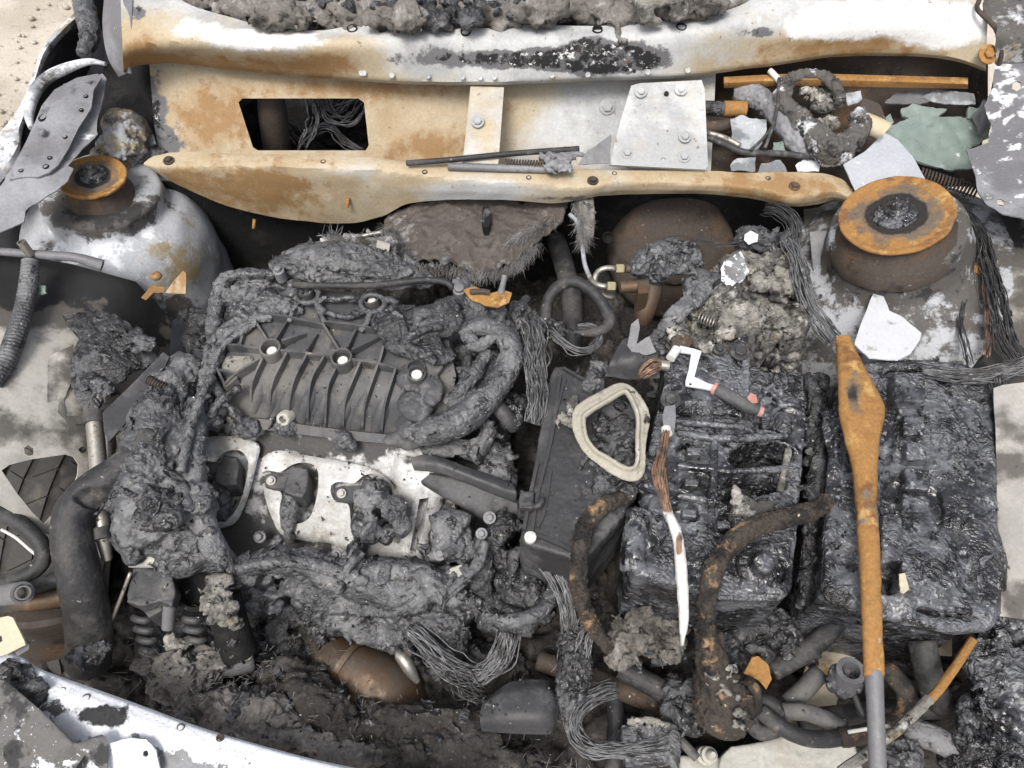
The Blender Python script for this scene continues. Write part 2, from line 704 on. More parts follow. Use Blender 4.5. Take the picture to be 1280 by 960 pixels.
def weathered(name, base, rough=0.8, layers=(), bumps=(), metallic=0.0, spec=0.5, grain=0.25, grain_scale=220.0, trans=0.0, coat=0.0, cracks=None, bmask=0):
    """base colour under layers of rust, ash, soot; every layer = dict(col, scale, lo, hi, rough, attr, gain, detail, dist, metal)"""
    m = bpy.data.materials.new(name)
    m.use_nodes = True
    nt = m.node_tree
    N, L = nt.nodes, nt.links
    bs = N["Principled BSDF"]
    tc = N.new("ShaderNodeTexCoord")
    at = N.new("ShaderNodeAttribute")
    at.attribute_name = "tone"
    sep = N.new("ShaderNodeSeparateColor")
    L.new(at.outputs["Color"], sep.inputs[0])
    ch = {"R": sep.outputs[0], "G": sep.outputs[1], "B": sep.outputs[2]}

    def noise(scale, detail=6, dist=0.0, ro=0.6):
        n = N.new("ShaderNodeTexNoise")
        n.inputs["Scale"].default_value = scale
        n.inputs["Detail"].default_value = detail
        n.inputs["Roughness"].default_value = ro
        n.inputs["Distortion"].default_value = dist
        L.new(tc.outputs["Object"], n.inputs["Vector"])
        return n.outputs["Fac"]

    def math_(op, a, b=None):
        n = N.new("ShaderNodeMath")
        n.operation = op
        for k, x in enumerate((a, b)):
            if x is None:
                continue
            if isinstance(x, (int, float)):
                n.inputs[k].default_value = x
            else:
                L.new(x, n.inputs[k])
        return n.outputs[0]

    rgb = N.new("ShaderNodeRGB")
    rgb.outputs[0].default_value = _lin(base)
    cur = rgb.outputs[0]
    vr = N.new("ShaderNodeValue")
    vr.outputs[0].default_value = rough
    curr = vr.outputs[0]
    vm = N.new("ShaderNodeValue")
    vm.outputs[0].default_value = metallic
    curm = vm.outputs[0]
    height = None
    for k, l in enumerate(layers):
        f = noise(l.get("scale", 20), l.get("detail", 8), l.get("dist", 0.0), l.get("ro", 0.62))
        if l.get("attr"):
            f = math_('ADD', f, math_('MULTIPLY', ch[l["attr"]], l.get("gain", 0.6)))
        mr = N.new("ShaderNodeMapRange")
        mr.interpolation_type = 'SMOOTHSTEP'
        mr.inputs[1].default_value = l["lo"]
        mr.inputs[2].default_value = l["hi"]
        mr.inputs[4].default_value = l.get("amount", 1.0)
        L.new(f, mr.inputs[0])
        fac = mr.outputs[0]
        mx = N.new("ShaderNodeMix")
        mx.data_type = 'RGBA'
        L.new(fac, mx.inputs[0])
        L.new(cur, mx.inputs[6])
        mx.inputs[7].default_value = _lin(l["col"])
        cur = mx.outputs[2]
        if "rough" in l:
            mf = N.new("ShaderNodeMix")
            L.new(fac, mf.inputs[0])
            L.new(curr, mf.inputs[2])
            mf.inputs[3].default_value = l["rough"]
            curr = mf.outputs[0]
        if metallic or l.get("metal"):
            mf = N.new("ShaderNodeMix")
            L.new(fac, mf.inputs[0])
            L.new(curm, mf.inputs[2])
            mf.inputs[3].default_value = l.get("metal", 0.0)
            curm = mf.outputs[0]
        if l.get("h"):
            hh = math_('MULTIPLY', fac, l["h"])
            height = hh if height is None else math_('ADD', height, hh)
    if grain:
        g = noise(grain_scale, 5, 0.0, 0.7)
        mr = N.new("ShaderNodeMapRange")
        mr.inputs[1].default_value = 0.25
        mr.inputs[2].default_value = 0.75
        mr.inputs[3].default_value = 1 - grain
        mr.inputs[4].default_value = 1 + grain
        L.new(g, mr.inputs[0])
        vmul = N.new("ShaderNodeVectorMath")
        vmul.operation = 'SCALE'
        L.new(cur, vmul.inputs[0])
        L.new(mr.outputs[0], vmul.inputs[3])
        cur = vmul.outputs[0]
    L.new(cur, bs.inputs["Base Color"])
    L.new(curr, bs.inputs["Roughness"])
    L.new(curm, bs.inputs["Metallic"])
    bs.inputs["Specular IOR Level"].default_value = spec
    if trans:
        bs.inputs["Transmission Weight"].default_value = trans
    if coat:
        bs.inputs["Coat Weight"].default_value = coat
        bs.inputs["Coat Roughness"].default_value = 0.3
    for sc_, am in bumps:
        h = math_('MULTIPLY', noise(sc_, 6, 0.3, 0.65), am)
        height = h if height is None else math_('ADD', height, h)
    if cracks:
        nz = N.new("ShaderNodeTexNoise")
        nz.inputs["Scale"].default_value = cracks[0] * .5
        nz.inputs["Detail"].default_value = 4
        L.new(tc.outputs["Object"], nz.inputs["Vector"])
        ms_ = N.new("ShaderNodeVectorMath")
        ms_.operation = 'SCALE'
        ms_.inputs[3].default_value = 0.02
        L.new(nz.outputs["Color"], ms_.inputs[0])
        ad = N.new("ShaderNodeVectorMath")
        ad.operation = 'ADD'
        L.new(tc.outputs["Object"], ad.inputs[0])
        L.new(ms_.outputs[0], ad.inputs[1])
        vo = N.new("ShaderNodeTexVoronoi")
        vo.feature = 'DISTANCE_TO_EDGE'
        vo.inputs["Scale"].default_value = cracks[0]
        L.new(ad.outputs[0], vo.inputs["Vector"])
        mr = N.new("ShaderNodeMapRange")
        mr.inputs[1].default_value = 0.0
        mr.inputs[2].default_value = 0.22
        mr.inputs[4].default_value = cracks[1]
        L.new(vo.outputs["Distance"], mr.inputs[0])
        height = mr.outputs[0] if height is None else math_('ADD', height, mr.outputs[0])
    if bmask and height is not None:
        mr = N.new("ShaderNodeMapRange")
        mr.interpolation_type = 'SMOOTHSTEP'
        mr.inputs[1].default_value = 0.42
        mr.inputs[2].default_value = 0.60
        mr.inputs[3].default_value = 0.12
        mr.inputs[4].default_value = 1.0
        L.new(noise(bmask, 4, 0.4), mr.inputs[0])
        height = math_('MULTIPLY', height, mr.outputs[0])
    if height is not None:
        b = N.new("ShaderNodeBump")
        b.inputs["Strength"].default_value = 1.0
        b.inputs["Distance"].default_value = 1.0
        L.new(height, b.inputs["Height"])
        L.new(b.outputs[0], bs.inputs["Normal"])
    return m

SOOT = (0.014, 0.014, 0.015)
M = {}
M['char'] = weathered('charred_plastic', (0.034, 0.034, 0.036), 0.52, [
    dict(col=(0.085, 0.087, 0.093), scale=20, lo=0.46, hi=0.62, rough=0.7, detail=10),
    dict(col=(0.012, 0.012, 0.013), scale=46, lo=0.50, hi=0.58, rough=0.34, detail=12, ro=.7),
    dict(col=(0.20, 0.205, 0.215), scale=120, lo=0.58, hi=0.72, rough=0.85, detail=7)],
    [(70, 0.0024), (230, 0.0013), (620, 0.0005)], spec=0.6, grain=0.35, grain_scale=260, cracks=(120, .0009), bmask=26)
M['char_grey'] = weathered('grey_melted_plastic', (0.070, 0.072, 0.077), 0.5, [
    dict(col=(0.145, 0.147, 0.152), scale=17, lo=0.46, hi=0.62, rough=0.7, detail=10),
    dict(col=(0.022, 0.022, 0.023), scale=40, lo=0.52, hi=0.61, rough=0.36, detail=12, ro=.7),
    dict(col=(0.28, 0.28, 0.285), scale=110, lo=0.60, hi=0.73, rough=0.85, detail=7)],
    [(65, 0.0022), (200, 0.0011), (560, 0.0004)], spec=0.6, grain=0.3, grain_scale=260, cracks=(100, .0008), bmask=24)
M['tar'] = weathered('tarry_molten_plastic', (0.018, 0.018, 0.020), 0.26, [
    dict(col=(0.105, 0.110, 0.122), scale=14, lo=0.44, hi=0.58, rough=0.42, detail=12, ro=.68),
    dict(col=(0.010, 0.010, 0.011), scale=30, lo=0.52, hi=0.60, rough=0.18, detail=12, ro=.7),
    dict(col=(0.24, 0.25, 0.27), scale=100, lo=0.58, hi=0.70, rough=0.5, detail=8),
    dict(col=(0.30, 0.25, 0.17), scale=60, lo=0.70, hi=0.76, rough=0.8)],
    [(80, 0.0030), (240, 0.0018), (640, 0.0007)], spec=0.8, grain=0.3, grain_scale=260, cracks=(90, .0018), bmask=20)
M['soot'] = weathered('soot_black', (0.012, 0.012, 0.0125), 0.85, [
    dict(col=(0.03, 0.029, 0.028), scale=18, lo=0.5, hi=0.7)], [(90, 0.002), (300, 0.0012)], spec=0.25, grain=0.4)
M['debris'] = weathered('burnt_debris', (0.042, 0.039, 0.036), 0.9, [
    dict(col=(0.10, 0.093, 0.086), scale=25, lo=0.5, hi=0.66),
    dict(col=(0.11, 0.085, 0.06), scale=48, lo=0.62, hi=0.72),
    dict(col=(0.20, 0.20, 0.20), scale=150, lo=0.64, hi=0.75)], [(110, 0.0025), (330, 0.0015)], spec=0.25, grain=0.4)
M['manifold'] = weathered('dusty_black_plastic', (0.062, 0.063, 0.067), 0.48, [
    dict(col=(0.135, 0.13, 0.122), scale=11, lo=0.46, hi=0.64, rough=0.75, detail=12),
    dict(col=(0.045, 0.045, 0.047), scale=34, lo=0.57, hi=0.68, rough=0.6),
    dict(col=(0.25, 0.235, 0.19), scale=20, lo=0.67, hi=0.76, rough=0.9)],
    [(300, 0.0004)], spec=0.4, grain=0.15)
M['plate'] = weathered('black_plastic_plate', (0.036, 0.036, 0.038), 0.5, [
    dict(col=(0.095, 0.095, 0.098), scale=14, lo=0.46, hi=0.66, rough=0.75),
    dict(col=(0.22, 0.22, 0.22), scale=100, lo=0.64, hi=0.76, rough=0.9)], [(220, 0.0005)], spec=0.4, grain=0.25)
RUST = (0.30, 0.135, 0.036)
TAN = (0.44, 0.35, 0.225)
TAN = (0.42, 0.355, 0.25)
M['rust_pale'] = weathered('burnt_pale_steel', (0.475, 0.485, 0.485), 0.72, [
    dict(col=(0.33, 0.34, 0.345), scale=7, lo=0.44, hi=0.60, detail=12, ro=.68),
    dict(col=TAN, scale=9, lo=0.60, hi=0.92, attr="R", gain=0.62, detail=12, ro=.7),
    dict(col=(0.36, 0.27, 0.165), scale=14, lo=0.84, hi=1.16, attr="R", gain=0.68, detail=12, ro=.72),
    dict(col=(0.27, 0.165, 0.075), scale=30, lo=1.02, hi=1.22, attr="R", gain=0.74, detail=12, ro=.72),
    dict(col=(0.74, 0.74, 0.735), scale=16, lo=0.80, hi=1.0, attr="B", gain=0.62, rough=0.9, h=0.0003, detail=14, ro=.74),
    dict(col=(0.13, 0.13, 0.137), scale=24, lo=0.82, hi=0.92, attr="G", gain=0.66, detail=14, rough=0.8, ro=.7),
    dict(col=(0.018, 0.018, 0.019), scale=55, lo=1.04, hi=1.12, attr="G", gain=0.74, detail=12, rough=0.9, ro=.7),
    dict(col=(0.66, 0.66, 0.66), scale=70, lo=1.16, hi=1.20, attr="G", gain=0.72, detail=12, rough=0.9, ro=.75),
    dict(col=(0.17, 0.105, 0.055), scale=85, lo=0.64, hi=0.70, detail=6, amount=.75),
    dict(col=(0.06, 0.055, 0.05), scale=150, lo=0.69, hi=0.74, detail=4, amount=.8)],
    [(60, 0.0007), (260, 0.0004)], spec=0.35, grain=0.14)
M['rust'] = weathered('orange_rust', (0.29, 0.155, 0.055), 0.85, [
    dict(col=(0.17, 0.085, 0.036), scale=20, lo=0.50, hi=0.62, detail=12, ro=.7),
    dict(col=(0.42, 0.26, 0.10), scale=34, lo=0.54, hi=0.64, detail=12, ro=.7),
    dict(col=(0.15, 0.125, 0.10), scale=22, lo=0.57, hi=0.66, detail=12, ro=.7),
    dict(col=(0.13, 0.105, 0.08), scale=20, lo=0.80, hi=1.02, attr="G", gain=0.75),
    dict(col=(0.028, 0.026, 0.025), scale=24, lo=1.16, hi=1.34, attr="G", gain=0.95),
    dict(col=(0.34, 0.30, 0.25), scale=90, lo=0.66, hi=0.76)], [(150, 0.0008), (420, 0.0005)], spec=0.2, grain=0.3)
M['rust_dark'] = weathered('dark_brown_rust', (0.062, 0.05, 0.042), 0.75, [
    dict(col=(0.15, 0.085, 0.045), scale=10, lo=0.50, hi=0.70),
    dict(col=(0.022, 0.021, 0.02), scale=20, lo=0.52, hi=0.68),
    dict(col=(0.26, 0.24, 0.21), scale=110, lo=0.64, hi=0.74)], [(140, 0.0007)], spec=0.3, grain=0.3)
M['ashpaint'] = weathered('scorched_blue_grey_paint', (0.36, 0.375, 0.40), 0.7, [
    dict(col=(0.23, 0.24, 0.25), scale=9, lo=0.45, hi=0.65),
    dict(col=(0.58, 0.60, 0.63), scale=20, lo=0.58, hi=0.66, attr="B", gain=0.35, detail=12, ro=.72),
    dict(col=(0.27, 0.22, 0.13), scale=16, lo=0.80, hi=0.92, attr="R", gain=0.6, detail=12, ro=.72),
    dict(col=(0.085, 0.08, 0.075), scale=18, lo=0.66, hi=0.74, attr="G", gain=0.55, detail=14, ro=.72),
    dict(col=(0.03, 0.03, 0.03), scale=45, lo=0.78, hi=0.86, attr="G", gain=0.5)],
    [(90, 0.0008), (300, 0.0004)], spec=0.35, grain=0.18)
M['beige'] = weathered('scorched_beige_paint', (0.40, 0.385, 0.35), 0.62, [
    dict(col=(0.27, 0.262, 0.245), scale=6, lo=0.45, hi=0.65),
    dict(col=(0.54, 0.525, 0.49), scale=18, lo=0.57, hi=0.68, detail=12, ro=.7),
    dict(col=(0.11, 0.105, 0.10), scale=42, lo=0.64, hi=0.71, detail=10, ro=.7),
    dict(col=(0.30, 0.19, 0.09), scale=9, lo=0.76, hi=0.95, attr="R", gain=0.6),
    dict(col=(0.095, 0.088, 0.08), scale=9, lo=0.66, hi=0.80, attr="G", gain=0.62, detail=12),
    dict(col=(0.02, 0.02, 0.02), scale=30, lo=0.86, hi=0.96, attr="G", gain=0.6)],
    [(80, 0.0006), (300, 0.0003)], spec=0.35, grain=0.15)
M['flaky'] = weathered('flaking_white_primer', (0.22, 0.225, 0.235), 0.7, [
    dict(col=(0.11, 0.108, 0.105), scale=7, lo=0.46, hi=0.62, attr="G", gain=0.35),
    dict(col=(0.66, 0.685, 0.73), scale=30, lo=0.62, hi=0.66, attr="B", gain=0.42, detail=12, h=0.0006, rough=0.85),
    dict(col=(0.80, 0.81, 0.83), scale=160, lo=0.64, hi=0.68, attr="B", gain=0.10, detail=6, rough=0.9, h=0.0004),
    dict(col=(0.03, 0.03, 0.031), scale=26, lo=0.82, hi=0.90, attr="G", gain=0.6, detail=10)],
    [(120, 0.0007)], spec=0.35, grain=0.2)
M['gunmetal'] = weathered('sooty_grey_steel', (0.14, 0.14, 0.148), 0.55, [
    dict(col=(0.24, 0.245, 0.26), scale=10, lo=0.45, hi=0.66, rough=0.7),
    dict(col=(0.05, 0.05, 0.05), scale=20, lo=0.58, hi=0.72),
    dict(col=(0.55, 0.56, 0.58), scale=130, lo=0.66, hi=0.74),
    dict(col=(0.75, 0.76, 0.78), scale=40, lo=0.85, hi=0.95, attr="B", gain=0.6),
    dict(col=(0.02, 0.02, 0.02), scale=30, lo=0.86, hi=0.96, attr="G", gain=0.6)], [(200, 0.0005)], spec=0.5, grain=0.2, metallic=0.0)
M['alu'] = weathered('oxidised_aluminium', (0.42, 0.42, 0.415), 0.6, [
    dict(col=(0.60, 0.60, 0.59), scale=24, lo=0.48, hi=0.64),
    dict(col=(0.30, 0.28, 0.245), scale=15, lo=0.52, hi=0.68),
    dict(col=(0.045, 0.044, 0.043), scale=30, lo=0.66, hi=0.78, attr="G", gain=0.6),
    dict(col=(0.10, 0.098, 0.095), scale=90, lo=0.60, hi=0.70)], [(120, 0.0009), (350, 0.0005)], spec=0.45, grain=0.25)
M['ash'] = weathered('grey_white_ash', (0.24, 0.23, 0.205), 0.9, [
    dict(col=(0.50, 0.49, 0.455), scale=26, lo=0.50, hi=0.64, detail=12, ro=.7),
    dict(col=(0.085, 0.082, 0.078), scale=18, lo=0.47, hi=0.58, detail=12, ro=.7),
    dict(col=(0.32, 0.24, 0.12), scale=34, lo=0.62, hi=0.72),
    dict(col=(0.025, 0.025, 0.025), scale=60, lo=0.55, hi=0.62, detail=10, ro=.7)], [(130, 0.003), (380, 0.0016)], spec=0.2, grain=0.35)
M['wool'] = weathered('scorched_wool', (0.18, 0.168, 0.156), 1.0, [
    dict(col=(0.34, 0.325, 0.31), scale=26, lo=0.5, hi=0.68),
    dict(col=(0.045, 0.041, 0.038), scale=18, lo=0.5, hi=0.66)], [(240, 0.002), (700, 0.0009)], spec=0.1, grain=0.4)
M['fluff'] = weathered('singed_fibre', (0.24, 0.235, 0.23), 1.0, [
    dict(col=(0.46, 0.455, 0.45), scale=30, lo=0.5, hi=0.68),
    dict(col=(0.10, 0.09, 0.085), scale=20, lo=0.5, hi=0.66)], [], spec=0.1, grain=0.35)
M['foil'] = weathered('brown_scorched_felt', (0.085, 0.073, 0.065), 0.85, [
    dict(col=(0.14, 0.126, 0.116), scale=24, lo=0.5, hi=0.66),
    dict(col=(0.23, 0.228, 0.225), scale=60, lo=0.60, hi=0.74, attr="B", gain=0.4, detail=10, ro=.7),
    dict(col=(0.035, 0.03, 0.027), scale=24, lo=0.55, hi=0.7)], [(60, 0.002), (200, 0.0012)], spec=0.3, grain=0.3)
M['rubber'] = weathered('sooty_rubber', (0.026, 0.026, 0.028), 0.55, [
    dict(col=(0.075, 0.073, 0.07), scale=16, lo=0.46, hi=0.62, rough=0.85, detail=12, ro=.7),
    dict(col=(0.13, 0.115, 0.10), scale=34, lo=0.58, hi=0.68, rough=0.95, detail=12, ro=.72),
    dict(col=(0.24, 0.235, 0.23), scale=130, lo=0.64, hi=0.72, rough=0.95)], [(60, 0.0012), (260, 0.0008)], spec=0.4, grain=0.35)
M['steel'] = weathered('dull_steel', (0.42, 0.40, 0.36), 0.42, [
    dict(col=(0.20, 0.185, 0.16), scale=40, lo=0.5, hi=0.66, rough=0.6, metal=0.6),
    dict(col=(0.05, 0.048, 0.045), scale=70, lo=0.58, hi=0.68, rough=0.8)], [(300, 0.0003)], metallic=0.8, grain=0.15)
M['wire'] = weathered('bare_scorched_wire', (0.13, 0.132, 0.137), 0.5, [
    dict(col=(0.05, 0.05, 0.05), scale=50, lo=0.48, hi=0.60, rough=0.7),
    dict(col=(0.27, 0.275, 0.29), scale=80, lo=0.58, hi=0.7, rough=0.5)], [], spec=0.5, grain=0.35)
M['wire_dark'] = weathered('sooty_wire', (0.035, 0.035, 0.036), 0.6, [
    dict(col=(0.10, 0.10, 0.10), scale=60, lo=0.52, hi=0.64)], [], spec=0.5, grain=0.35)
M['copper'] = weathered('scorched_copper', (0.27, 0.165, 0.11), 0.5, [
    dict(col=(0.10, 0.07, 0.052), scale=60, lo=0.46, hi=0.6, metal=0.2),
    dict(col=(0.58, 0.56, 0.54), scale=28, lo=0.84, hi=0.94, detail=10, ro=.7, attr="B", gain=0.8, rough=0.9)], [(500, 0.0003)], metallic=0.35, grain=0.3)
M['brown_hose'] = weathered('burnt_brown_hose', (0.05, 0.042, 0.036), 0.8, [
    dict(col=(0.26, 0.17, 0.10), scale=40, lo=0.54, hi=0.64, h=0.0008),
    dict(col=(0.018, 0.017, 0.016), scale=30, lo=0.5, hi=0.62),
    dict(col=(0.5, 0.42, 0.32), scale=90, lo=0.66, hi=0.72)], [(150, 0.002), (420, 0.001)], spec=0.3, grain=0.35)
M['gasket'] = weathered('beige_rubber_gasket', (0.33, 0.31, 0.255), 0.65, [
    dict(col=(0.47, 0.45, 0.39), scale=14, lo=0.48, hi=0.66),
    dict(col=(0.035, 0.033, 0.03), scale=36, lo=0.60, hi=0.66, detail=10, ro=.7),
    dict(col=(0.17, 0.16, 0.14), scale=20, lo=0.54, hi=0.62, detail=10, ro=.7)], [(160, 0.0006)], spec=0.35, grain=0.15)
M['flake'] = weathered('curled_grey_flake', (0.36, 0.38, 0.41), 0.55, [
    dict(col=(0.10, 0.10, 0.10), scale=26, lo=0.60, hi=0.70, detail=12, ro=.7),
    dict(col=(0.17, 0.18, 0.19), scale=10, lo=0.52, hi=0.60, attr="G", gain=0.4),
    dict(col=(0.62, 0.64, 0.67), scale=60, lo=0.60, hi=0.72)], [(200, 0.0004)], spec=0.4, grain=0.15)
M['flake_white'] = weathered('white_primer_flake', (0.56, 0.575, 0.605), 0.7, [
    dict(col=(0.30, 0.29, 0.28), scale=34, lo=0.60, hi=0.68, detail=12, ro=.7),
    dict(col=(0.55, 0.57, 0.61), scale=26, lo=0.56, hi=0.68),
    dict(col=(0.2, 0.2, 0.21), scale=60, lo=0.70, hi=0.76)], [(150, 0.0005)], spec=0.4, grain=0.1)
M['cast'] = weathered('pale_cast_alloy', (0.40, 0.395, 0.36), 0.6, [
    dict(col=(0.34, 0.32, 0.28), scale=14, lo=0.5, hi=0.68),
    dict(col=(0.06, 0.055, 0.05), scale=36, lo=0.66, hi=0.76)], [(200, 0.0006)], spec=0.45, grain=0.15)
M['cream'] = weathered('cream_scorched_steel', (0.48, 0.43, 0.32), 0.7, [
    dict(col=(0.44, 0.36, 0.22), scale=14, lo=0.5, hi=0.66),
    dict(col=(0.09, 0.075, 0.055), scale=70, lo=0.66, hi=0.72),
    dict(col=(0.33, 0.20, 0.08), scale=30, lo=0.62, hi=0.74)], [(150, 0.0006)], spec=0.35, grain=0.15)
M['bronze'] = weathered('heat_tinted_steel', (0.13, 0.085, 0.055), 0.6, [
    dict(col=(0.09, 0.075, 0.06), scale=14, lo=0.48, hi=0.62, metal=0.3),
    dict(col=(0.26, 0.21, 0.15), scale=20, lo=0.56, hi=0.7, metal=0.4)], [(250, 0.0004)], metallic=0.6, grain=0.2)
M['amber'] = weathered('amber_plastic', (0.24, 0.135, 0.05), 0.45, [
    dict(col=(0.05, 0.04, 0.03), scale=70, lo=.56, hi=.66),
    dict(col=(0.36, 0.27, 0.16), scale=30, lo=0.5, hi=0.66)], [(200, 0.0006)], grain=0.2)
M['washer'] = weathered('bright_washer', (0.60, 0.60, 0.57), 0.5, [
    dict(col=(0.5, 0.48, 0.43), scale=80, lo=0.56, hi=0.7)], [], grain=0.1)
M['tyre'] = weathered('tyre_rubber', (0.055, 0.053, 0.05), 0.8, [
    dict(col=(0.12, 0.11, 0.098), scale=20, lo=0.5, hi=0.68)], [(200, 0.0006)], spec=0.3, grain=0.25)
M['dirt'] = weathered('dry_dirt', (0.42, 0.375, 0.31), 0.95, [
    dict(col=(0.52, 0.475, 0.41), scale=3.0, lo=0.45, hi=0.62),
    dict(col=(0.30, 0.26, 0.21), scale=40, lo=0.56, hi=0.7),
    dict(col=(0.6, 0.56, 0.5), scale=130, lo=0.62, hi=0.7)], [(60, 0.004), (200, 0.003)], spec=0.2, grain=0.2)

def glass_mat():
    m = bpy.data.materials.new('sea_green_glass')
    m.use_nodes = True
    N, L = m.node_tree.nodes, m.node_tree.links
    bs = N["Principled BSDF"]
    bs.inputs["Base Color"].default_value = (0.42, 0.56, 0.50, 1)
    bs.inputs["Transmission Weight"].default_value = 0.55
    bs.inputs["IOR"].default_value = 1.5
    tc = N.new("ShaderNodeTexCoord")
    n = N.new("ShaderNodeTexNoise")
    n.inputs["Scale"].default_value = 60
    n.inputs["Detail"].default_value = 8
    L.new(tc.outputs["Object"], n.inputs["Vector"])
    mr = N.new("ShaderNodeMapRange")
    mr.inputs[1].default_value = 0.3
    mr.inputs[2].default_value = 0.7
    mr.inputs[3].default_value = 0.18
    mr.inputs[4].default_value = 0.6
    L.new(n.outputs["Fac"], mr.inputs[0])
    L.new(mr.outputs[0], bs.inputs["Roughness"])
    cr_ = N.new("ShaderNodeMix")
    cr_.data_type = 'RGBA'
    cr_.inputs[6].default_value = (0.30, 0.40, 0.36, 1)
    cr_.inputs[7].default_value = (0.46, 0.56, 0.51, 1)
    L.new(n.outputs["Fac"], cr_.inputs[0])
    L.new(cr_.outputs[2], bs.inputs["Base Color"])
    return m
M['glass'] = glass_mat()
# ------------------------------------------------------------------ ground
def spot(p, cx, cy, rx, ry=None):
    ry = ry or rx
    return np.exp(-(((p[:, 0] - cx) / rx) ** 2 + ((p[:, 1] - cy) / ry) ** 2))

def ramp(x, a, b):
    t = np.clip((x - a) / (b - a), 0, 1)
    return t * t * (3 - 2 * t)

def ground():
    n = 90
    xs = np.sign(np.linspace(-1, 1, n)) * np.abs(np.linspace(-1, 1, n)) ** 2.2 * 40
    gx, gy = np.meshgrid(xs, xs)
    v = np.stack([gx.ravel(), gy.ravel(), np.zeros(n * n)], 1)
    v[:, 2] = 0.012 * fbm(v / 0.6, 3)
    g = mesh_obj('ground', v, grid_faces(n, n), M['dirt'])
    g['kind'] = 'structure'
    v, f = [], []
    ms = []
    for k in range(500):
        x, y = RNG.uniform(-1.9, -0.75), RNG.uniform(0.3, 2.4)
        r = abs(RNG.normal(0, 0.006)) + 0.003
        b, q = ball((x, y, r * 0.4 + 0.006), (r, r * RNG.uniform(.7, 1.2), r * .7), 6, 4)
        ms.append((b, q))
    v, f = merge(*ms)
    s = mesh_obj('gravel', v, f, M['dirt'])
    s['kind'] = 'stuff'
    s['label'] = 'loose small stones scattered on the pale dirt'
    s['category'] = 'gravel'
ground()

# ------------------------------------------------------------------ car body
car = thing('burnt_car_body', 'burnt out car body shell with rusted cowl, strut towers and scorched inner wings', 'car body', (0, 0.1, 0.0))

def zl(*a):
    return tps(a)

